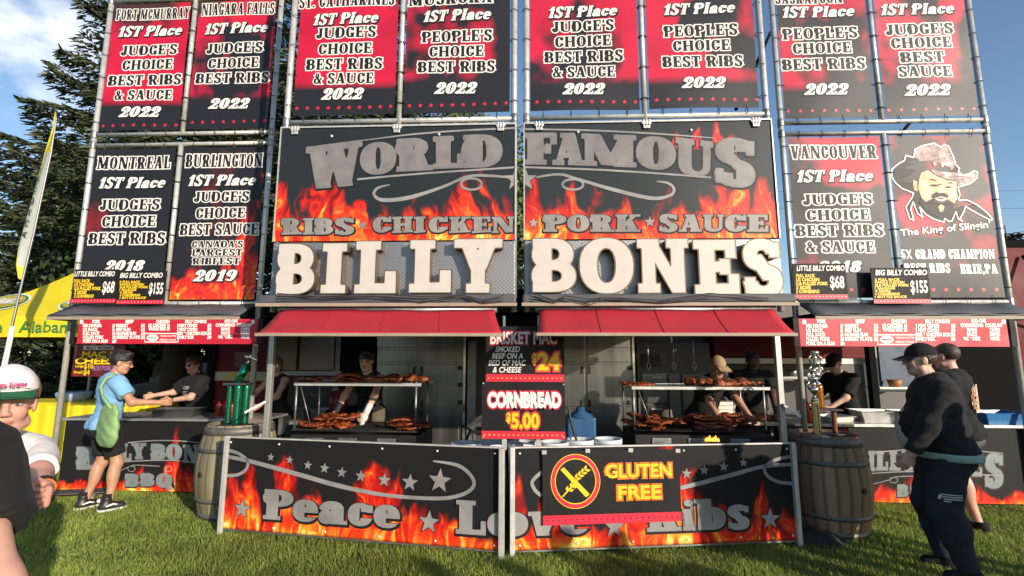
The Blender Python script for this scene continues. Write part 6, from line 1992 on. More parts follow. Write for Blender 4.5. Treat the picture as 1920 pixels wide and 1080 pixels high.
M_SAUCE = pm('sauce_red', (.30, .035, .02), .25, var=.15)
for px in (409, 421, 433): bottle(px, 782, 6.2, M_SAUCE, 'red squeeze bottle standing on the customer counter')
M_ORS = pm('sauce_orange', (.55, .10, .03), .3)
p = at(1517, 797, 6.0); bottle(1517, 797, 6.0, M_ORS, 'orange squeeze bottle on the counter beside the trophies', .26, .045)


def pan(x, y, z, rz, lab, sx=.5, sy=.3, h_=.09, mat=None, nm='foil_pan'):
    m = MB(); a, b = sx / 2, sy / 2; k = .82
    v = [(-a * k, -b * k, 0), (a * k, -b * k, 0), (a * k, b * k, 0), (-a * k, b * k, 0), (-a, -b, h_), (a, -b, h_), (a, b, h_), (-a, b, h_), (-a - .02, -b - .02, h_), (a + .02, -b - .02, h_), (a + .02, b + .02, h_), (-a - .02, b + .02, h_)]
    m.add(v, [(0, 1, 2, 3), (0, 4, 5, 1), (1, 5, 6, 2), (2, 6, 7, 3), (3, 7, 4, 0), (4, 8, 9, 5), (5, 9, 10, 6), (6, 10, 11, 7), (7, 11, 8, 4)])
    o = m.build(nm, mat or M_STEEL, None, lab, 'pan', loc=(x, y, z)); o.rotation_euler = (0, 0, rz)
    s_ = o.modifiers.new('t', 'SOLIDIFY'); s_.thickness = .003
    return o


p = at(328, 784, 6.05); pan(p.x, 6.1, zc + .014, .1, 'steel pan on the customer counter below the server hands', .52, .26, .10)
p = at(1655, 795, 6.05); pan(p.x, 6.15, zc2 + .014, -.1, 'grey steel pan on the counter left of the man in the black jacket', .46, .3, .13, M_ALU)
p = at(1690, 795, 6.0); pan(p.x + .1, 6.05, zc2 + .014, .1, 'pale paper box on the counter behind the black jacket', .3, .26, .14, M_WHITEP, 'paper_box')
p = at(1880, 790, 6.0); pan(p.x, 6.1, zc2 + .014, .05, 'blue tray at the outer end of the trophy counter', .5, .34, .13, pm('blue_tray', (.03, .16, .38), .35), 'blue_tray')
p = at(1555, 790, 6.3); pan(p.x, 6.2, zc2 + .014, .3, 'crumpled white wrap tray beside the gold trophies', .42, .3, .06, M_WHITEP, 'wrap_tray')
p = at(1680, 724, 7.6); MB().lathe([(0, 0), (.07, 0), (.10, .11), (.09, .11), (.06, .01), (0, .01)], (0, 0, 0), 16).build('orange_bowl', pm('orange_bowl', (.36, .14, .04), .5), None, 'orange bowl on the white shelf by the blue panel', 'bowl', loc=(p.x, 7.62, at(1680, 725.5, 7.62).z))

# ------------------------------------------------------------------ barrels and trophies
M_OAK = pm('weathered_oak', (1, 1, 1), .75, vcol=True, var=.35, vscale=7, stretch=(1, 1, .12), bump=.5, bscale=30)
M_HOOP = pm('barrel_hoop', (.17, .155, .135), .55, .5, var=.35, vscale=12)
M_HOLE = pm('bung', (.03, .02, .015), .8)


def barrel(label, x, y, rz, Hh, R_, tone):
    t = thing('wooden_barrel', label, 'barrel', (x, y, 0), rz)
    ns, sub, nz_ = 22, 4, 18; v, c, f = [], [], []
    rad = lambda z: R_ * (.80 + .20 * math.sin(math.pi * min(max(z / Hh, 0), 1)) ** .9)
    cols = [np.array(tone) * random.uniform(.62, 1.15) * np.array((1, random.uniform(.93, 1.03), random.uniform(.85, 1.0))) for _ in range(ns)]
    n = ns * sub
    for j in range(nz_ + 1):
        z = Hh * j / nz_
        for i in range(n):
            a = 2 * math.pi * i / n; g_ = .0035 if i % sub == 0 else 0
            r = rad(z) - g_; v.append((r * math.cos(a), r * math.sin(a), z)); c.append(cols[i // sub] * (.45 if i % sub == 0 else 1))
    for j in range(nz_):
        for i in range(n): f.append((j * n + i, j * n + (i + 1) % n, (j + 1) * n + (i + 1) % n, (j + 1) * n + i))
    MB().add(v, f, 0, True, c).build('staves', M_OAK, t)
    m = MB(); rt_ = rad(Hh)
    m.lathe([(rt_, Hh), (rt_ - .022, Hh), (rt_ - .024, Hh - .035), (0, Hh - .03)], (0, 0, 0), 44)
    m.c = [tuple(np.array(tone) * .6)] * m.n; m.build('head', M_OAK, t)
    for za, zb_ in ((.02, .085), (.20, .245), (.72, .765), (.90, .985)):
        MB().lathe([(rad(Hh * za) + .001, Hh * za), (rad(Hh * za) + .005, Hh * za), (rad(Hh * zb_) + .005, Hh * zb_), (rad(Hh * zb_) + .001, Hh * zb_)], (0, 0, 0), 44).build('hoop', M_HOOP, t)
    a = -2.2; r = rad(Hh * .5)
    MB().lathe([(0, .004), (.028, .004), (.028, -.02), (0, -.02)], (r * math.cos(a), r * math.sin(a), Hh * .5), 12, axis=(math.cos(a), math.sin(a), 0)).build('bung', M_HOLE, t)
    return t


BH = .93
pL = Vector((-3.16, 5.27, 0)); pR = Vector((2.84, 5.05, 0))
barrel('grey weathered barrel beside the customer counter, green trophy on top', pL.x, pL.y, .2, BH, .39, (.33, .27, .19))
barrel('brown barrel by the right barrier end, gold trophies on top', pR.x, pR.y, 1.0, BH - .02, .37, (.31, .20, .12))

M_GREENF = pm('green_foil', (.03, .30, .17), .2, .85, var=.5, vscale=40, rvar=.0)
M_GOLDF = pm('gold_foil', (.75, .62, .32), .2, .9, var=.4, vscale=40, rvar=.0)
M_ORF = pm('orange_foil', (.60, .20, .02), .22, .8, var=.4, vscale=30, rvar=.0)
M_CHROME = pm('trophy_chrome', (.75, .72, .66), .12, 1, var=.1)
M_MARB = pm('dark_marble', (.05, .05, .05), .25, var=.4)


def col_foil(t, x, y, z0, z1, r, mat):
    m = MB(); n = 14; k = int((z1 - z0) / .02)
    m.lathe([(0, z0)] + [(r * (1 + .07 * (j % 2)), z0 + (z1 - z0) * j / k) for j in range(k + 1)] + [(0, z1)], (x, y, 0), n); m.build('column', mat, t)


def figure(t, x, y, z, s, mat):
    m = MB()
    m.lathe([(0, 0), (.035, 0), (.03, .02), (.012, .03), (.012, .06), (.04, .09), (.045, .13), (.03, .14), (0, .14)], (x, y, z), 12)
    m.ball((x, y, z + .17 * 1), (.025, .025, .03)); m.tube([(x - .05, y, z + .11), (x - .07, y, z + .17), (x - .03, y, z + .21)], .010, 6); m.tube([(x + .05, y, z + .11), (x + .07, y, z + .17), (x + .03, y, z + .21)], .010, 6)
    m.lathe([(0, .20), (.045, .215), (.05, .235), (.03, .25), (0, .245)], (x, y, z), 10)
    m.v = [((a - x) * s + x, (b - y) * s + y, (c - z) * s + z) for a, b, c in m.v]
    m.build('figurine', mat, t)


t = thing('trophy', 'green column trophy with its top section leaning, on the grey barrel', 'trophy', (at(442, 785, 5.2).x, 5.2, BH - .03))
MB().box(-.15, -.09, 0, .15, .09, .02).build('base', M_MARB, t, bevel=.005)
zq = at(442, 722, 5.2).z - (BH - .03)
for x, y in ((-.085, 0), (.03, -.04), (.085, .02)): col_foil(t, x, y, .02, zq, .026 if x < 0 else .036, M_GREENF)
MB().box(-.13, -.075, zq, .12, .075, zq + .025).build('top_plate', M_MARB, t, bevel=.005)
m = MB(); p0 = Vector((-.01, 0, zq + .03)); d = Vector((.42, 0, .9)).normalized()
m.tube([p0, p0 + d * .2], .042, 8); m.build('column', M_GREENF, t)
m = MB(); q = p0 + d * .2; m.tube([q, q + d * .06], .012, 6); m.tube([q + d * .06 + Vector((-.05, 0, .04)), q + d * .09, q + d * .06 + Vector((.09, 0, .0))], .015, 6); m.ball(tuple(q + d * .10), .022); m.build('figurine', M_CHROME, t)
MB().box(-.03, .03, .02, .02, .05, .2).build('plaque', pm('red_plaque', (.42, .02, .06), .4), t)
t = thing('trophy', 'silver column trophy with a cup figure, the shorter one on the brown barrel', 'trophy', (at(1529, 802, 4.95).x, 4.92, BH - .05))
zs_ = lambda y: at(1529, y, 4.95).z - (BH - .05)
MB().box(-.10, -.06, 0, .10, .06, .018).build('base', M_WHITEP, t, bevel=.004)
col_foil(t, 0, 0, .018, zs_(750), .034, M_GOLDF)
figure(t, 0, 0, zs_(750), .9, M_CHROME); figure(t, 0, 0, zs_(728), .75, M_CHROME)
t = thing('trophy', 'taller trophy with an orange column and dark shelf on the brown barrel', 'trophy', (at(1553, 798, 5.1).x, 5.12, BH - .05))
zs_ = lambda y: at(1553, y, 5.12).z - (BH - .05)
MB().box(-.12, -.07, 0, .13, .07, .018).build('base', M_MARB, t, bevel=.004)
for x, mt_ in ((-.09, M_CHROME), (.075, pm('brown_column', (.22, .07, .03), .3))): col_foil(t, x, 0, .018, zs_(770), .022, mt_)
MB().box(-.13, -.07, zs_(770), .13, .07, zs_(766)).build('shelf_plate', M_MARB, t, bevel=.003)
col_foil(t, -.055, 0, zs_(766), zs_(722), .040, M_ORF)
figure(t, -.065, 0, zs_(722), .95, M_CHROME); figure(t, -.065, 0, zs_(700), .9, M_CHROME)

# skateboard and a crumpled black cover
g0 = on_ground(128, 941)
t = thing('skateboard', 'dark skateboard lying in the grass under the customer counter', 'skateboard', (g0.x, g0.y + .06, 0), .25)
MB().box(-.36, -.1, .085, .36, .1, .1).build('deck', pm('deck', (.10, .09, .08), .6), t, bevel=.03)
for x in (-.22, .22):
    MB().box(x - .03, -.08, .05, x + .03, .08, .085).build('truck', M_ALU_D, t)
    for y in (-.085, .085): MB().lathe([(0, -.016), (.03, -.016), (.03, .016), (0, .016)], (x, y, .032), 14, axis=(0, 1, 0)).build('wheel', M_CREAM, t)
g0 = on_ground(1540, 1022); n = 22
xs_ = np.linspace(-1, 1, n); XX, YY = np.meshgrid(xs_, xs_); rr = np.sqrt(XX ** 2 + YY ** 2)
ZZ = np.clip(1 - rr, 0, 1) * .13 + (fbm(XX * 2.5 + 9, YY * 2.5, 3, 5) - .35) * .12 * np.clip(1.2 - rr, 0, 1)
i = np.arange(n * n).reshape(n, n)
np_obj('black_cover', np.stack([g0.x - .02 + XX * .30, g0.y + .06 + YY * .16, np.maximum(ZZ, .004)], -1).reshape(-1, 3), np.stack([i[:-1, :-1], i[:-1, 1:], i[1:, 1:], i[1:, :-1]], -1).reshape(-1, 4), cloth('cover', (.03, .03, .032)), None, 'crumpled black cover on the grass at the foot of the brown barrel', 'cover', smooth=True)
# clutter at the back of the kitchen
p = at(575, 792, 6.9)
t = thing('prep_table', 'steel prep table behind the first grill', 'table', (p.x, 6.9, 0))
MB().box(-.55, -.02, p.z - .03, .55, .45, p.z).build('table_top', M_TOP, t, bevel=.004)
for x in (-.5, .5): MB().box(x - .02, .0, 0, x + .02, .04, p.z - .03).build('leg', M_ALU_D, t)
for px, lab, s_ in ((556, 'deep steel pan at the near end of the prep table', .24), (596, 'deep steel pan beside the red drum on the prep table', .22)):
    q = at(px, 791, 6.95); pan(q.x, 7.05, p.z + .002, 0, lab, s_, .26, .17, M_ALU_D, 'steel_pan')
q = at(627, 791, 7.0)
MB().lathe([(0, 0), (.12, 0), (.125, .02), (.12, .2), (.125, .22), (.12, .42), (0, .42)], (0, 0, 0), 18).build('red_drum', pm('dark_red_drum', (.16, .008, .014), .4), None, 'dark red drum standing on the prep table', 'drum', loc=(q.x, 7.1, p.z + .002))
for i, px in enumerate((1362, 1392, 1426)):
    q = at(px, 777, 7.3)
    for k in range(3 - i % 2):
        MB().box(-.11, -.09, 0, .11, .09, .055).build('takeout_box', M_WHITEP, None, 'white takeout box stacked on the steel worktop', 'box', 'takeout boxes on the worktop', bevel=.012, loc=(q.x, 7.4, q.z + .003 + k * .058))
for i, px in enumerate((1215, 1262, 1300)):
    q = at(px, 640, 7.3); m = MB(); m.tube([(0, 0, 0), (0, 0, -.30)], .008, 6); m.tube([(0, 0, -.30), (.03, -.01, -.36), (.0, -.01, -.42), (-.03, -.01, -.36), (0, 0, -.30)], .007, 6)
    m.build('hanging_ladle', M_ALU, None, 'steel ladle hanging over the oven stack', 'ladle', 'ladles over the oven stack', loc=(q.x, 7.32, q.z))

# ------------------------------------------------------------------ people
C_BLK = cloth('black_cotton', (.016, .016, .017)); C_BLK2 = cloth('black_fleece', (.020, .020, .021)); C_BLUE = cloth('light_blue_cotton', (.20, .40, .62)); C_WHT = cloth('white_cotton', (.72, .70, .68))
C_NAVY = cloth('navy_joggers', (.028, .034, .048)); C_GREY = cloth('grey_cotton', (.10, .10, .11)); C_SAGE = cloth('sage_canvas', (.26, .42, .17), bs=90); C_MINT = cloth('mint_cotton', (.34, .46, .40)); C_TAN = cloth('tan_cotton', (.34, .23, .13))
C_APR = cloth('khaki_apron', (.12, .10, .07))
C_RED = cloth('red_cotton', (.35, .03, .03))
M_GLOVE = pm('white_glove', (.62, .60, .55), .5); M_GLOVEK = pm('black_glove', (.02, .02, .02), .5)
M_FRAME = pm('glasses_frame', (.02, .015, .015), .3); M_GOLD = pm('rubber_band', (.70, .16, .02), .5)
M_CAPG = cloth('green_felt', (.012, .13, .05))


def glasses(c, dark):
    hp = c['hp']; m = MB(); hs = c['hs']
    for s in (1, -1):
        pts = [hp(s * .031 + .021 * math.cos(t), .104 - abs(.03 * math.cos(t)) * .2, .004 + .016 * math.sin(t)) for t in np.linspace(0, 2 * math.pi, 13)]
        m.tube(pts, .0022 * hs, 5)
        if dark: fan(m, [(q[0], q[1], q[2]) for q in pts[:-1]], lambda *q: q, 0, tuple(np.mean(pts, 0)))
        m.tube([hp(s * .052, .098, .008), hp(s * .078, .06, .010), hp(s * .080, -.005, .006)], .002 * hs, 5)
    m.tube([hp(-.010, .108, .006), hp(.010, .108, .006)], .002 * hs, 5)
    m.build('sunglasses' if dark else 'glasses', M_FRAME, c['root'])


def wband(c, s, mat, name='wristband', f=.12, r=.034):
    e, w = c['el'][s], c['wr'][s]; d = (e - w) / np.linalg.norm(e - w); p = w + d * (.255 * f)
    m = MB(); m.tube([p - d * .008, p + d * .008], r, 14); m.build(name, mat, c['root'])


# customer with the tote bag
def tote(c):
    up = c['up']; k = c['k']
    F = Field(.010, .03)
    a = np.array(Matrix.Rotation(math.radians(32), 3, 'Z') @ (at(203, 797, 5.02) - cp))
    for z, w_, d_ in ((.10, .225, .045), (.0, .245, .06), (-.10, .245, .06)):
        F.ell(a + np.array((0, 0, z)), (w_, d_, .14))
    F.clip(lambda X, Y, Z: Z - a[2] - .20 + .05 * np.abs(X - a[0]) / .16 * -1 + 0 * Y); F.clip(lambda X, Y, Z: a[2] - .215 - Z + 0 * X + 0 * Y)
    F.noise = (.0035, 22, 1.4)
    V, Q = F.mesh(); t_ = thing('tote_bag', 'pale green tote bag hanging from the shoulder of the customer in blue', 'bag', tuple(c['root'].location), c['root'].rotation_euler.z)
    np_obj('bag_body', V, Q, C_SAGE, t_, smooth=True)
    shl = up(.125, -.01, 1.475)
    for dx, dy in ((-.11, .03), (.12, -.03)):
        m = MB(); p0 = a + np.array((dx, dy, .18)); p1 = up(.15, -.15, 1.33); p2 = shl + np.array((dx * .1, -.02, .012)); p3 = up(.12, .11, 1.33); 
        pts = [p0, (p0 + p1) / 2 + np.array((0, -.02, 0)), p1, (p1 + p2) / 2 + np.array((0, -.025, .02)), p2] + ([p3, up(.13, .13, 1.2)] if False else [])
        m.tube(pts, [.014] * len(pts), 6); m.build('strap', C_SAGE, t_)


cp = Vector((-4.70, 5.30, 0))
cu = person('customer in a light blue tee and black shorts holding out a hand at the counter', tuple(cp), math.radians(-32), H=1.70, g=.92, skin='tan', lean=3, head=(26, 12),
            hair=('quiff', (.012, .009, .008)), hands={1: (.36, .36, 1.12), -1: (-.28, .06, .84)}, elbows={1: (.5, -.3, -.8), -1: (-.4, -.8, 0)}, feet={1: (.16, .05), -1: (-.13, -.07)},
            top=shirt(C_BLUE, .66, -.06, .026, .068), bottom=trousers(C_BLK, .80, .022, .04, 'shorts', flare=.035), hr=.005, br=.009)
shoes(pm('black_leather', (.02, .02, .022), .4), M_WHITEP, high=True)(cu)
for s in (1, -1):
    a = cu['an'][s]; m = MB()
    m.ball((a[0] + s * .01, a[1] + .115, .052), (.040, .045, .028), 12); m.build('toe_cap', M_WHITEP, cu['root'])
    m = MB(); z0 = .06
    for q in (1, -1): m.tube([(a[0] + q * .050, a[1] - .03, .06), (a[0] + q * .052, a[1] + .03, .075), (a[0] + q * .049, a[1] + .07, .062)], .010, 6)
    m.build('side_stripe', M_WHITEP, cu['root'])
    m = MB(); m.tube([(a[0], a[1] - .012, .09), (a[0], a[1] - .012, .18)], .044, 14); m.build('sock', C_BLK, cu['root'])
glasses(cu, False); tote(cu)

# server with sunglasses
sp_ = at(372, 760, 6.75)
sv = person('server in sunglasses and a printed black tee reaching over the counter', (sp_.x, 6.75, 0), math.radians(150), H=1.66, g=.98, skin='fair', lean=8, head=(-18, 10), hair=('bun', (.05, .028, .015)),
            hands={1: (.34, .42, 1.10), -1: (-.02, .36, 1.05)}, elbows={1: (.6, -.4, -.6), -1: (-.8, -.2, -.5)}, top=shirt(C_BLK, .80, -.06, .026, .07), bottom=trousers(C_BLK), hr=.006, br=.012)
glasses(sv, True)
up = sv['up']; m = MB()


def chest(c, s, u, z, w_, h_, m_, d=.0, bold=.03, by=.150):
    u_ = c['up']
    sans_text(m, s, u, z, w_, h_, lambda x, y: tuple(u_(-x, by + d - x * x * 1.0, y)), m_, bold)


chest(sv, 'BILLY BONES', 0, 1.295, .19, .05, 0); chest(sv, 'BBQ', 0, 1.14, .10, .045, 0)
for cx, rx in ((-.055, .035), (.055, .035), (0, .05)):
    pts = [(cx + rx * math.cos(t), 1.215 + .026 * math.sin(t), 1) for t in np.linspace(0, 2 * math.pi, 11)]
    ribbon(m, pts, .009, lambda x, y: tuple(up(-x, .156 - x * x, y)), 0)
m.build('shirt_print', M_WHITEP, sv['root']); wband(sv, -1, C_BLK)

# cook behind the first grill
kp = at(697, 760, 6.35)
ck = person('young cook in a sleeveless black top working the grill with gloves', (kp.x, 6.35, 0), math.radians(168), H=1.74, g=1.0, skin='fair', lean=14, head=(-14, 14), hair=('short', (.015, .010, .008)),
            hands={1: (.22, .52, .90), -1: (-.20, .52, .90)}, elbows={1: (.9, -.2, .2), -1: (-.9, -.2, .2)}, top=shirt(C_BLK, .2, -.06, .02, .072, tank=True), bottom=trousers(C_APR, hr_ if False else 2.0), hr=.006, br=.012, curl=(.9, .9))
for s, mt in ((1, M_GLOVEK), (-1, M_GLOVE)):
    e, w_ = ck['el'][s], ck['wr'][s]; d = (w_ - e) / np.linalg.norm(w_ - e)
    F = Field(.008, .02); F.cap(w_ - d * .11, w_, .040, .036); F.ell(w_ + d * .055, (.048, .048, .048)); F.cap(w_ + d * .06, w_ + d * .12 + np.array((.02, 0, -.03)), .02, .012); F.cap(w_ + d * .06, w_ + d * .12 + np.array((-.02, 0, -.02)), .02, .012); F.cap(w_ + d * .06, w_ + d * .125 + np.array((0, 0, -.025)), .02, .012)
    V, Q = F.mesh(); np_obj('glove', V, Q, mt, ck['root'], smooth=True)
# woman partly behind the awning post
wp = at(522, 760, 6.7)
person('woman in a dark tank top half hidden behind the awning post', (wp.x, 6.7, 0), math.radians(155), H=1.66, g=.95, skin='fair', lean=6, head=(10, 14), hair=('bun', (.10, .055, .03)), hands={1: (.12, .40, 1.0), -1: (-.15, .40, 1.0)},
       top=shirt(C_BLK, .2, -.06, .02, .085, tank=True), bottom=trousers(C_BLK), hr=.008, br=.014, elbows={1: (.9, -.2, -.3), -1: (-.9, -.2, -.3)})
# cook in the tan cap, bent over
tp = at(1325, 760, 6.25)
tc_ = person('cook in a tan cap bent over the grill in a black shirt', (tp.x - .05, 6.32, 0), math.radians(205), H=1.74, g=1.02, skin='tan', lean=27, head=(14, 22), hair=None, hands={1: (.24, .56, .92), -1: (-.18, .62, .92)}, elbows={1: (.9, .0, .2), -1: (-.9, .0, .2)},
             top=shirt(C_BLK, .8, -.05, .024, .07), bottom=trousers(C_GREY), hr=.006, br=.012, curl=(.8, .8))
cap_hat(tc_, C_TAN, C_TAN, .5)
# worker with dark skin behind
wp = at(1412, 760, 6.75)
person('worker with short black hair in a black tee at the carving table', (wp.x, 6.78, 0), math.radians(170), H=1.76, g=1.08, skin='brown', lean=12, head=(0, 16), hair=('buzz', (.008, .007, .006)), hands={1: (.20, .48, .95), -1: (-.16, .48, .95)}, elbows={1: (.9, -.1, .0), -1: (-.9, -.1, .0)},
       top=shirt(C_BLK, .8, -.05, .026, .07), bottom=trousers(C_GREY), hr=.007, br=.013)
# capped worker at the right counter
wp = at(1590, 760, 6.75)
rw = person('worker in a black cap and black tee packing orders behind the trophies', (wp.x, 6.78, 0), math.radians(112), H=1.72, g=.95, skin='fair', lean=10, head=(0, 20), hair=('buzz', (.06, .035, .02)), hands={1: (.16, .42, 1.02), -1: (-.10, .44, 1.0)}, elbows={1: (.7, -.4, -.5), -1: (-.7, -.4, -.5)},
            top=shirt(C_BLK, .85, -.06, .026, .07), bottom=trousers(C_GREY), hr=.006, br=.012)
cap_hat(rw, C_BLK, C_BLK)

# heavy man in the black jacket
jm = person('heavy man in a black jacket and navy joggers looking at the menu', (3.22, 4.10, 0), math.radians(66), H=1.765, g=1.26, belly=.07, skin='fair', lean=2, head=(-4, 2), hair=('buzz', (.04, .025, .018)),
            hands={-1: (-.27, .27, .90), 1: (.34, .04, .80)}, elbows={-1: (-.7, -.8, -.1), 1: (.9, -.3, 0)}, feet={1: (.12, .03), -1: (-.13, -.04)}, neckf=.03,
            top=shirt(C_BLK2, 1.93, -.012, .040, .070, name='jacket', collar=True, arm=.020, wr_=.0035, seed=3.0), bottom=trousers(C_NAVY, 1.97, .026, .0, 'joggers', flare=.036), hr=.005, br=.009, curl=(.5, .7))
F = Field(.012, .035); jm['torso'](F, .052); z0 = jm['pel'][2]
F.clip(lambda X, Y, Z: Z - z0 + .008 + 0 * X + 0 * Y); F.clip(lambda X, Y, Z: z0 - .066 - Z + 0 * X + 0 * Y); F.noise = (.003, 30, 1)
V, Q = F.mesh(); np_obj('undershirt', V, Q, C_MINT, jm['root'], smooth=True)
F = Field(.012, .03); F.ell(jm['up'](0, .155, 1.06), (.13, .13, .20)); F.clip(lambda X, Y, Z: z0 - .10 - Z + 0 * X + 0 * Y); F.noise = (.003, 30, 1)
V, Q = F.mesh(); np_obj('tee_front', V, Q, pm('pale_grey_cotton', (.42, .44, .42), .85), jm['root'], smooth=True)
shoes(C_BLK, M_RUBBER)(jm)
cap_hat(jm, C_BLK, C_BLK)
# logo band above the knee of the joggers
m = MB(); s = -1; a, b = jm['hip'][s], jm['kn'][s]
for kk, (u0, u1, dz) in enumerate(((-.20, .30, 0), (-.18, .30, -.016), (-.16, .30, -.032), (-.16, .0, -.048))):
    pts = [(a + (b - a) * .66) + np.array((-.120 * math.cos(q), .004 - .120 * math.sin(q), dz)) for q in np.linspace(u0 * 2.2, u1 * 2.2, 8)]
    m.tube(pts, .0042, 4)
q0 = (a + (b - a) * .66) + np.array((-.118, .06, -.005)); m.tube([q0, q0 + np.array((.005, .012, -.03))], .010, 4)
m.build('printed_stripe', M_WHITEP, jm['root'])
# man with the printed back
bm = person('man in a black tee with a bright back print and grey shorts', (4.08, 4.98, 0), math.radians(38), H=1.80, g=1.08, skin='pink', lean=0, head=(14, 3), hair=('buzz', (.05, .03, .02)), hands={1: (.30, .10, .88), -1: (-.28, .20, .92)},
            feet={1: (.17, -.02), -1: (-.12, .05)}, top=shirt(C_BLK, .82, -.07, .028, .07), bottom=trousers(C_GREY, .94, .024, .05, 'shorts', flare=.035), shoes=shoes(C_BLK, M_RUBBER), hr=.006, br=.010)
u_ = bm['up']; m = MB(); n = 12; r_ = np.random.default_rng(4)
for i in range(n):
    for j in range(14):
        x = -.10 + .2 * i / (n - 1); z = 1.10 + .24 * j / 13
        if ((x / .11) ** 2 + ((z - 1.22) / .14) ** 2) > 1 or r_.random() < .18: continue
        q = [u_(x + a, -.152 + x * x * 1.6, z + b) for a, b in ((0, 0), (.017, 0), (.017, .016), (0, .016))]
        m.add(q, [(3, 2, 1, 0)], int(r_.integers(0, 3)))
m.build('back_print', [pm('pink_print', (.80, .40, .28), .5), pm('orange_print', (.75, .30, .08), .5), M_WHITEP], bm['root'])

# boy in the trucker cap, close to the camera
def into(root, rz, p):       # a world point in a figure's own frame
    return tuple(Matrix.Rotation(-rz, 3, 'Z') @ (Vector(p) - Vector(root)))


bp_ = at(44, 657, 1.88); br_ = (bp_.x - .115, 1.88, 0); bz_ = math.radians(246)
by = person('boy in a green and white trucker cap and white tee walking past close by', br_, bz_, H=1.615, g=.74, skin='pink', lean=15, neckf=.03, hscale=1.02, head=(20, 4), hair=('short', (.16, .10, .05)), hands={-1: into(br_, bz_, at(92, 955, 1.52)), 1: (.26, .18, .92)}, elbows={-1: (-.15, -.9, -.6), 1: (.7, -.6, 0)},
            top=shirt(C_WHT, .84, -.08, .020, .066, h=.008, arm=.022), bottom=trousers(C_GREY, .9, name='shorts'), shoes=shoes(C_WHT, M_WHITEP), hr=.0035, br=.008, curl=(1.0, 1.25), brow=(.22, .15, .09), pnorm={-1: (1, .3, 0)})
cap_hat(by, C_WHT, M_CAPG, 0, .014, .004, droop=.05, lift=.018)
hp = by['hp']; m = MB(); hs = by['hs']


def capp(x, z, d=.0):
    a = x / .092; return tuple(hp(.092 * math.sin(a), .110 * math.cos(a) - max(z - .085, 0) * .45 + .014 + d - .004, z))


m.add([capp(x, z, .003) for x, z in ((-.066, .072), (.066, .072), (.055, .106), (-.055, .106))], [(0, 1, 2, 3)], 3)
sans_text(m, 'Krispy Kreme', 0, .090, .108, .018, lambda x, y: capp(-x, y, .008), 1, .05, .15)
sans_text(m, 'DOUGHNUTS', 0, .078, .06, .006, lambda x, y: capp(-x, y, .008), 2, .03)
m.build('cap_print', [M_INK_W, pm('pink_ink', (.62, .05, .16), .5), M_INK_K, M_WHITEP], by['root'])
wband(by, -1, C_BLK, 'wristband', .22, .034); wband(by, -1, M_GOLD, 'wristband', .12, .031)
# near person in black at the edge
np_ = at(75, 930, 1.05)
nb_ = person('person in a black tee whose bare elbow crosses the near edge of the view', (np_.x - .375, 1.05, 0), math.radians(175), H=1.79, g=1.10, skin='pink', lean=0, hair=('short', (.05, .03, .02)), hands={-1: (-.44, .12, .95), 1: (.30, .2, .9)}, elbows={-1: (-1, -.3, 0), 1: (.7, -.6, 0)},
             top=shirt(C_BLK, .58, -.08, .030, .07, h=.009), bottom=trousers(C_GREY), shoes=shoes(C_BLK, M_RUBBER), hr=.007, br=.008)

# people queueing beyond the frame, whose long shadows fall over the lawn
q1 = person('queueing man in a grey tee standing first in the waiting line', (3.74, 2.46, 0), math.radians(40), H=1.80, g=1.2, hair=('short', (.05, .03, .02)), top=shirt(C_GREY), bottom=trousers(C_NAVY), shoes=shoes(C_BLK, M_RUBBER), hr=.012, br=.014)
q2 = person('queueing woman in a red tee standing second in the waiting line', (4.18, 2.76, 0), math.radians(55), H=1.72, g=1.15, hair=('long', (.05, .03, .02)), top=shirt(C_RED), bottom=trousers(C_GREY), shoes=shoes(C_BLK, M_RUBBER), hr=.012, br=.014)
for src, x, y, rz, lab in ((q1, 3.50, -.6, 40, 'queueing man in a grey tee last in the line'), (q2, 3.93, -.36, 35, 'queueing woman in a red tee just ahead of the last man'), (q1, 4.20, .10, 55, 'queueing man in a grey tee between the two women'), (q2, 4.58, .28, 40, 'queueing woman in a red tee in the middle of the line'), (q1, 4.75, 3.05, 30, 'man in a grey tee standing beside the line, nearest the counter')):
    c = copy_tree(src['root'], None, lab); c.location = (x, y, 0); c.rotation_euler.z = math.radians(rz)

# ------------------------------------------------------------------ yellow tent, flag, far things
M_YEL = pm('yellow_canvas', (.72, .58, .015), .6, var=.06, vscale=2, bump=.15, bscale=4)
M_GRNL = pm('green_logo', (.05, .20, .05), .5); M_GOLDL = pm('gold_logo', (.42, .33, .03), .5)
tcx, tcy, hw, ze, zp = -8.62, 9.35, 1.52, 2.18, 3.65
ten = thing('market_tent', 'yellow pop up market tent lettered along its valance', 'tent', (tcx, tcy, 0))
cor = [(-hw, -hw), (hw, -hw), (hw, hw), (-hw, hw)]
m = MB(); n = 10
for k in range(4):
    a, b = Vector((*cor[k], ze + .12)), Vector((*cor[(k + 1) % 4], ze + .12)); ap = Vector((0, 0, zp)); vs = []
    for j in range(n + 1):
        for i in range(n + 1):
            e = a + (b - a) * (i / n); t_ = j / n; p = e + (ap - e) * t_; p.z -= .15 * math.sin(math.pi * t_) * (.6 + .4 * abs(2 * i / n - 1)); vs.append(tuple(p))
    m.add(vs, [(j * (n + 1) + i, j * (n + 1) + i + 1, (j + 1) * (n + 1) + i + 1, (j + 1) * (n + 1) + i) for j in range(n) for i in range(n)], 0, True)
m.build('canopy', M_YEL, ten)
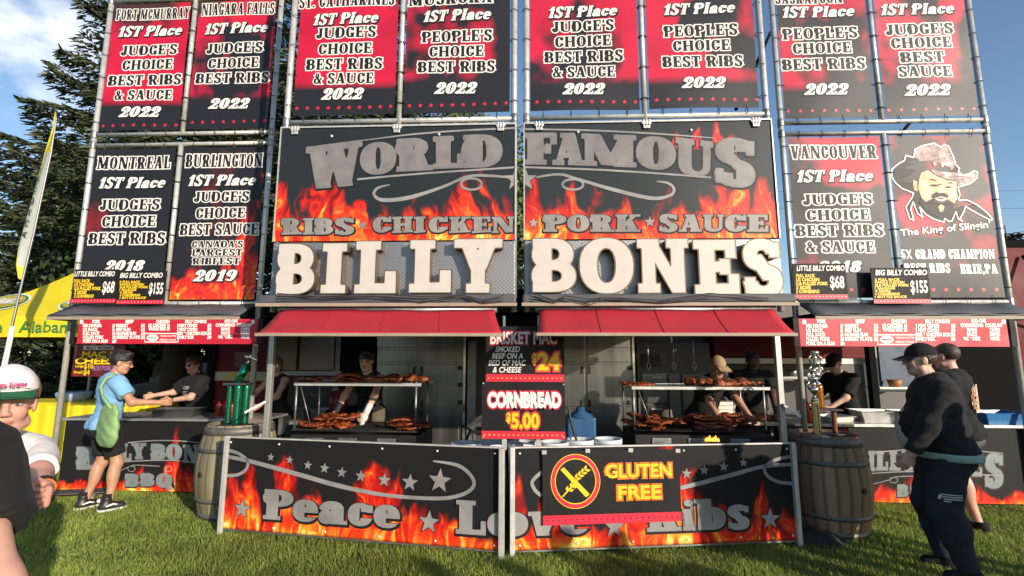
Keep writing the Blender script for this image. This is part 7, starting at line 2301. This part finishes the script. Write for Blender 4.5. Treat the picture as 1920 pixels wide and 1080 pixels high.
for k in range(4):
    a, b = Vector((*cor[k], 0)), Vector((*cor[(k + 1) % 4], 0)); m = MB(); vs = []
    for i in range(25):
        p = a + (b - a) * (i / 24); o_ = Vector((p.x, p.y, 0)).normalized() * .012 * math.sin(i * 1.3)
        vs += [(p.x + o_.x, p.y + o_.y, ze + .12), (p.x + o_.x * 2, p.y + o_.y * 2, ze - .24)]
    m.add(vs, [(2 * i, 2 * i + 1, 2 * i + 3, 2 * i + 2) for i in range(24)], 0, True); m.build('valance', M_YEL, ten)
for x, y in cor: MB().box(x * .985 - .025, y * .985 - .025, 0, x * .985 + .025, y * .985 + .025, ze + .12).build('leg', M_ALU_D, ten)
m = MB(); sans_text(m, "Alabama's", .62, ze - .06, 1.25, .20, lambda x, y: (x, -hw - .03, y), 0, .01); m.build('lettering', M_GRNL, ten)
m = MB(); sans_text(m, "The", -.55, ze - .06, .5, .20, lambda x, y: (x, -hw - .03, y), 0, .01); m.build('lettering', M_GRNL, ten)


def tent_front(x, q, d):       # point on the front roof slope
    t_ = q; y = -hw * (1 - t_); z = ze + .12 + (zp - ze - .12) * t_ - .13 * math.sin(math.pi * t_)
    return (x, y - d, z + d * 1.2)


for cx in (-.75, .72):
    m = MB()
    for k, (rx, ry, ink) in enumerate(((.40, .17, 2), (.37, .15, 0), (.34, .125, 1))):
        fan(m, [(cx + rx * math.cos(t), .24 + ry * math.sin(t)) for t in np.linspace(0, 6.283, 25)[:-1]], lambda a, b: tent_front(a, b, .02 + .006 * k), ink)
    sans_text(m, "ALABAMA'S", cx, .24, .56, .11, lambda x, y: tent_front(x, y, .045), 2, .03)
    m.build('logo', [M_GRNL, M_GOLDL, M_INK_W], ten)
yc = thing('yellow_counter', 'yellow skirted serving table between the tent and the customer', 'table', (-7.5, 7.7, 0))
m = MB(); vs = []
pth = [(-1.9, -.35), (1.6, -.35), (1.6, .35)]
N_ = 60
for i in range(N_ + 1):
    q = i / N_ * 4.2
    p = (-1.9 + min(q, 3.5), -.35 + max(q - 3.5, 0)); w_ = .014 * math.sin(i * 1.9)
    vs += [(p[0], p[1] - w_, .90), (p[0], p[1] - w_ * 2.2 - .03, .03)]
m.add(vs, [(2 * i, 2 * i + 1, 2 * i + 3, 2 * i + 2) for i in range(N_)], 0, True); m.build('skirt', M_YEL, yc)
MB().box(-1.9, -.36, .88, 1.6, .36, .915).build('table_top', M_YEL, yc, bevel=.01)
m = MB(); sans_text(m, 'LIKE', -1.05, .45, .62, .16, lambda x, y: (x, -.40, y), 0, .03); m.build('lettering', M_GRNL, yc)
pa = at(160, 745, 7.9)
MB().lathe([(0, 0), (.2, 0), (.24, .12), (.22, .14), (0, .13)], (0, 0, 0), 14).build('ice_tub', pm('pale_blue_tub', (.30, .36, .50), .5), None, 'pale blue tub on the yellow table by the customer', 'tub', loc=(pa.x, 7.7, .917))

# feather flag
FY = 6.35
fl_ = thing('feather_flag', 'tall white and yellow feather flag leaning in front of the yellow tent', 'flag', tuple(at(-12, 780, FY)))
fo = fl_.location; FP = lambda x, y, d=0: at(x, y, FY) - fo + Vector((0, d, 0))
pole = [FP(x, y) for x, y in ((-50, 960), (2, 700), (43, 523), (63, 440), (96, 285), (106, 222), (105, 205), (101, 212))]
MB().tube(pole, [.022, .020, .014, .013, .011, .008, .006, .005], 8).build('pole', M_ALU_D, fl_)
MB().tube([FP(-50, 960), FP(24, 612)], .030, 10).build('pole_sleeve', M_WHITEP, fl_)
rows = [(103, 212, 105), (95, 240, 103), (78, 285, 97), (63, 340, 85), (52, 385, 75), (43, 430, 65), (37, 470, 55), (36, 500, 48), (41, 526, 43)]
m = MB(); vs = []; K_ = 8
for j, (xl, y, xr) in enumerate(rows):
    for i in range(K_ + 1): vs.append(tuple(FP(xl + (xr - xl) * i / K_, y + (i / K_ - .5) * 6, .05 * math.sin(i / K_ * 3.0 + j * .6) * (1 - i / K_))))
fcs = [(j * (K_ + 1) + i, (j + 1) * (K_ + 1) + i, (j + 1) * (K_ + 1) + i + 1, j * (K_ + 1) + i + 1) for j in range(8) for i in range(K_)]
m.add(vs, fcs, 0, True); m.m = [1 if (j < 2 or j == 7 or i in (0,)) else 0 for j in range(8) for i in range(K_)]
m.build('sail', [pm('white_flag', (.40, .42, .39), .7), pm('flag_yellow', (.50, .46, .03), .7)], fl_)
m = MB()
for i, ch in enumerate("ALABAMA"):
    t_ = .16 + .68 * i / 6; y = 285 + (470 - 285) * t_
    xl = np.interp(y, [r[1] for r in rows], [r[0] for r in rows]); xr = np.interp(y, [r[1] for r in rows], [r[2] for r in rows]); c0 = FP((xl + xr) / 2, y, -.055)
    ang = math.radians(75)
    sans_text(m, ch, 0, 0, .085, .10, lambda x, yy: tuple(c0 + Vector((-yy * .9 * math.sin(ang) + x * .2, 0, yy * .25 + x * 1.0))), 0, .0)
m.build('lettering', M_INK_K, fl_)

# dark car and red trailer far behind
car = thing('parked_car', 'dark parked car glimpsed between the customer and the server', 'car', (-8.6, 13.2, 0), .1)
prof = [(-2.2, .35), (-2.25, .8), (-1.3, .98), (-.7, 1.48), (.9, 1.52), (1.7, 1.05), (2.2, .95), (2.25, .4)]
m = MB(); m.prism(prof, -.85, .85); m.build('body', pm('car_paint', (.03, .035, .045), .2, coat=.5), car, bevel=.05)
m = MB()
for yy in (-.856, .856): m.prism([(-1.1, 1.0), (-.62, 1.42), (.1, 1.45), (.1, 1.0)], yy - .002, yy + .002); m.prism([(.18, 1.0), (.18, 1.45), (.85, 1.46), (1.45, 1.05)], yy - .002, yy + .002)
m.build('window', pm('car_glass', (.10, .14, .22), .08, spec=.8), car)
for x in (-1.4, 1.4):
    for yy in (-.8, .8): MB().lathe([(0, -.1), (.33, -.1), (.33, .1), (0, .1)], (x, yy, .33), 20, axis=(0, 1, 0)).build('wheel', M_RUBBER, car)
rx = at(1882, 480, 9.5)
tr = thing('red_trailer', 'tall dark red trailer beyond the outer award banner frame', 'trailer', (rx.x + 3, 10.8, 0))
zt_ = at(1890, 452, 9.5).z
MB().box(-3, -1.3, .4, 3, 1.3, zt_).build('body', M_REDT, tr, bevel=.04)
MB().box(-3.02, -1.33, zt_ - .12, 3.02, 1.33, zt_ + .02).build('roof_trim', M_DARK, tr)
MB().box(-2.6, -1.32, .9, 2.2, -1.29, 2.3).build('hatch', M_DARK, tr)
MB().tube([(-2.7, -1.35, zt_ - .3), (-2.7, -1.9, 2.6), (-2.7, -1.35, 2.2)], .03, 8).build('awning_arm', M_DARK, tr)
for x in (-1.2, -.4): MB().lathe([(0, -.12), (.38, -.12), (.38, .12), (0, .12)], (x, -1.1, .38), 20, axis=(0, 1, 0)).build('wheel', M_RUBBER, tr)
pw = at(1500, 250, 40)
for k, dz in enumerate((0, 1.5)): MB().tube([(20, 42, 14.5 + dz), (45, 40, 13.6 + dz), (70, 39, 14.5 + dz)], .012, 4).build('power_line', M_RUBBER, None, ('lower' if k == 0 else 'upper') + ' thin power line crossing the pale sky far behind', 'cable')
# loose braces behind the right frames
for a, b, lab in (((1445, 60), (1380, 205), 'dark diagonal brace behind the peoples choice banner beside the sky gap'), ((1710, 225), (1680, 262), 'dark diagonal brace behind the outer award banner frame')):
    p, q = at(*a, 7.0), at(*b, 6.0); MB().tube([p, q], .022, 8).build('brace', M_DARK, None, lab, 'brace')

# ------------------------------------------------------------------ trees
NSPR = 1
M_NEED = pm('spruce_needles', (1, 1, 1), .6, vcol=True, var=.3, vscale=1.5)
M_LEAF = pm('tree_leaves', (1, 1, 1), .55, vcol=True, var=.3, vscale=1.2)
M_BARK = pm('bark', (.10, .075, .055), .9, var=.4, vscale=10, bump=.6, bscale=30)


def spruce(label, x, y, H_, R_, seed, nb=22, z0=.08, dens=1.0, tint=(1, 1, 1), card=.20):
    r = np.random.default_rng(seed); t = thing('spruce_tree', label, 'tree', (x, y, 0))
    MB().tube([(0, 0, 0), (.03, .0, H_ * .5), (0, 0, H_)], [.028 * H_ * .7, .016 * H_ * .7, .01], 10).build('trunk', M_BARK, t)
    P, D, S_ = [], [], []
    bm_ = MB()
    for k in range(nb):
        f = z0 + (1 - z0) * (k / nb) ** .95; z = H_ * f; L0 = R_ * (1 - f) ** .8 + .15
        for j in range(int(6 + 3 * r.random())):
            a = 2 * math.pi * (j / 7 + r.random() * .12 + k * .37); L_ = L0 * r.uniform(.65, 1.12)
            dr = np.array((math.cos(a), math.sin(a), 0)); n = max(int(L_ / .12 * dens), 4)
            s = np.linspace(.12, 1, n); 
            pts = np.array((0, 0, z)) + dr * (s * L_)[:, None]; pts[:, 2] += -.22 * L_ * s + .24 * L_ * s ** 2.6 + .04 * L_ * np.sin(s * 7 + j)
            bm_.tube([tuple(q) for q in pts[::max(n // 4, 1)]], .012, 4)
            for i in range(n):
                wd = L_ * .34 * (1 - s[i]) ** .7 + .12
                for m_ in range(int(3 + 5 * dens)):
                    side = np.array((-dr[1], dr[0], 0)); e = r.uniform(-1, 1)
                    p = pts[i] + side * e * wd + dr * abs(e) * wd * .35; p[2] -= abs(e) * wd * .30 + r.uniform(0, .10)
                    P.append(p); D.append(dr * r.uniform(.2, 1) + side * e * 1.1 + np.array((0, 0, r.uniform(-.55, .15)))); S_.append(r.uniform(.6, 1.2))
    P, D, S_ = np.array(P), np.array(D), np.array(S_); D /= np.linalg.norm(D, axis=1)[:, None]
    n = len(P); up_ = r.normal(size=(n, 3)); W_ = np.cross(D, up_); W_ /= np.linalg.norm(W_, axis=1)[:, None]
    l = (card * S_)[:, None]; l = l * 1.0
    a, b, c, d = P - W_ * l * .16, P + W_ * l * .16, P + D * l + W_ * l * .05, P + D * l - W_ * l * .05
    V = np.stack([a, b, c, d], 1).reshape(-1, 3); F_ = np.arange(4 * n).reshape(n, 4)
    c0 = np.array((.040, .060, .026)) * tint; tip = np.array((.10, .115, .045)) * tint
    rr = r.random(n)[:, None]; cc = c0 * (1 - rr ** 2.2) + tip * rr ** 2.2; cc = cc * r.uniform(.6, 1.2, n)[:, None]
    np_obj('crown', V, F_, M_NEED, t, col=np.repeat(cc, 4, 0)); bm_.build('limbs', M_BARK, t)


def broadleaf(label, x, y, H_, R_, seed, n=16000, leaf=.16, tint=(1, 1, 1), zc_=.62, rz_=.40):
    r = np.random.default_rng(seed); t = thing('broadleaf_tree', label, 'tree', (x, y, 0))
    m = MB(); m.tube([(0, 0, 0), (.1, 0, H_ * .3), (0, .1, H_ * .6)], [.05 * R_ + .08, .04 * R_ + .05, .06], 10)
    cl = []
    for i in range(26):
        d = r.normal(size=3); d /= np.linalg.norm(d); q = r.uniform(.45, .95); c = np.array((0, 0, H_ * zc_)) + d * np.array((R_, R_, H_ * rz_)) * q; cl.append((c, r.uniform(.22, .42) * R_))
        m.tube([(0, .05, H_ * .45), tuple((c + np.array((0, 0, H_ * .42))) / 2), tuple(c)], [.06, .035, .012], 5)
    m.build('trunk', M_BARK, t)
    k = r.integers(0, len(cl), n); cen = np.array([cl[i][0] for i in k]); rad = np.array([cl[i][1] for i in k])
    d = r.normal(size=(n, 3)); d /= np.linalg.norm(d, axis=1)[:, None]; P = cen + d * (rad * r.uniform(.4, 1.05, n) ** .6)[:, None]
    A = r.normal(size=(n, 3)) * .6 + d; A /= np.linalg.norm(A, axis=1)[:, None]; B = np.cross(A, r.normal(size=(n, 3))); B /= np.linalg.norm(B, axis=1)[:, None]; C_ = np.cross(A, B)
    s = (leaf * r.uniform(.6, 1.3, n))[:, None]
    V = np.stack([P - B * s * .5, P + C_ * s * .32, P + B * s * .5, P - C_ * s * .32], 1).reshape(-1, 3)
    rr = r.random(n)[:, None]; cc = (np.array((.035, .065, .018)) * (1 - rr) + np.array((.10, .14, .04)) * rr) * tint * (.7 + .5 * r.random(len(cl))[k])[:, None]
    np_obj('crown', V, np.arange(4 * n).reshape(n, 4), M_LEAF, t, col=np.repeat(cc, 4, 0))


spruce('tall spruce with sunlit outer boughs rising behind the first banner frame', -9.0, 12.0, 16.5, 5.0, 3, 46, .28, 2.0, (1, 1, 1), .17)
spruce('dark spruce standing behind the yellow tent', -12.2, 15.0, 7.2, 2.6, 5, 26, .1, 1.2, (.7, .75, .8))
spruce('dense spruce filling the gap behind the Niagara banner frame', -4.9, 12.4, 16.0, 4.2, 9, 36, .14, 1.3, (.9, .95, .9))
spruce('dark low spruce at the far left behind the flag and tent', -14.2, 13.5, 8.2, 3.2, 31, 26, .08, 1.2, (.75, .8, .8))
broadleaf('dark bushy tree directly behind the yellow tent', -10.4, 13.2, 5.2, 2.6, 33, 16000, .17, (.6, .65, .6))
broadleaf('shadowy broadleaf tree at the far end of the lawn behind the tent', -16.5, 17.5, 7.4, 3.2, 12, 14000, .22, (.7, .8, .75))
broadleaf('broadleaf tree seen through the gap under the ST. CATHARINES banner', -2.2, 13.5, 8.6, 2.9, 14, 20000, .16, (1.1, 1.0, .9))
broadleaf('broadleaf tree seen under the bright red banner beside the sky gap', 1.7, 14.0, 8.35, 2.2, 17, 16000, .16, (1.25, 1.2, .9))
broadleaf('low leafy tree behind the parked car and server', -10.5, 17.0, 4.2, 2.4, 20, 9000, .18, (1.1, 1.15, .9))
broadleaf('small leafy tree behind the dark red trailer flank', -6.4, 16.0, 4.4, 2.2, 23, 9000, .18, (1.2, 1.15, .9))
tx = at(1886, 440, 13)
spruce('small spruce tip showing above the tall dark red trailer', tx.x, 13.0, at(1888, 422, 13).z, 1.0, 25, 14, .3, .7)

# ------------------------------------------------------------------ grass
M_GRASS = pm('grass_blade', (1, 1, 1), .5, vcol=True, var=.2, vscale=2.0, spec=.35)
t_ = M_GRASS.node_tree; tl = t_.nodes.new('ShaderNodeBsdfTranslucent'); mxs = t_.nodes.new('ShaderNodeMixShader'); mxs.inputs[0].default_value = .42
pb_ = t_.nodes['Principled BSDF']; t_.links.new(pb_.inputs['Base Color'].links[0].from_socket, tl.inputs['Color'])
t_.links.new(pb_.outputs[0], mxs.inputs[1]); t_.links.new(tl.outputs[0], mxs.inputs[2]); t_.links.new(mxs.outputs[0], t_.nodes['Material Output'].inputs['Surface'])
r = np.random.default_rng(11)
NG = 260000
gy_ = 3.2 + 4.2 * r.random(NG) ** 1.25; gx_ = (r.random(NG) * 2 - 1) * (gy_ * 1.12 + .3) - .15
gx_ = np.concatenate([gx_, r.uniform(-8, 5.8, 26000)]); gy_ = np.concatenate([gy_, r.uniform(5.0, 8.0, 26000)]); n = len(gx_)
gz_ = (vnoise(gx_ * .5, gy_ * .5, 3) - .5) * .012 - .003
hgt = r.uniform(.022, .052, n) * (.55 + .9 * vnoise(gx_ * 2.2, gy_ * 2.2, 8)); an_ = r.uniform(0, 2 * math.pi, n); wd = r.uniform(.0016, .0034, n)
ln = r.uniform(.2, .9, n) * hgt; la = an_ + r.normal(0, .6, n) + math.pi / 2
base = np.stack([gx_, gy_, gz_], 1); ax_ = np.stack([np.cos(an_), np.sin(an_), np.zeros(n)], 1) * wd[:, None]; ld = np.stack([np.cos(la), np.sin(la), np.zeros(n)], 1) * ln[:, None]
upv = np.stack([np.zeros(n), np.zeros(n), hgt], 1)
V = np.stack([base - ax_, base + ax_, base + ax_ * .75 + ld * .4 + upv * .62, base - ax_ * .75 + ld * .4 + upv * .62, base + ld + upv], 1).reshape(-1, 3)
q = np.arange(n)[:, None] * 5
F_ = np.concatenate([q + np.array((0, 1, 2)), q + np.array((0, 2, 3)), q + np.array((3, 2, 4))])
tn = r.random(n)[:, None]; pt = vnoise(gx_ * 1.3, gy_ * 1.3, 21)[:, None]
cc = np.array((.19, .29, .040)) * (1 - tn) + np.array((.44, .50, .11)) * tn; pt = .6 * pt + .4 * vnoise(gx_ * 5, gy_ * 5, 25)[:, None]; cc = cc * (.55 + .9 * pt); dry = (r.random(n) < .06)[:, None]; cc = np.where(dry, np.array((.36, .32, .15)), cc)
np_obj('grass', V, F_, M_GRASS, None, 'short green grass covering the lawn', 'grass', None, 'stuff', col=np.repeat(cc, 5, 0))
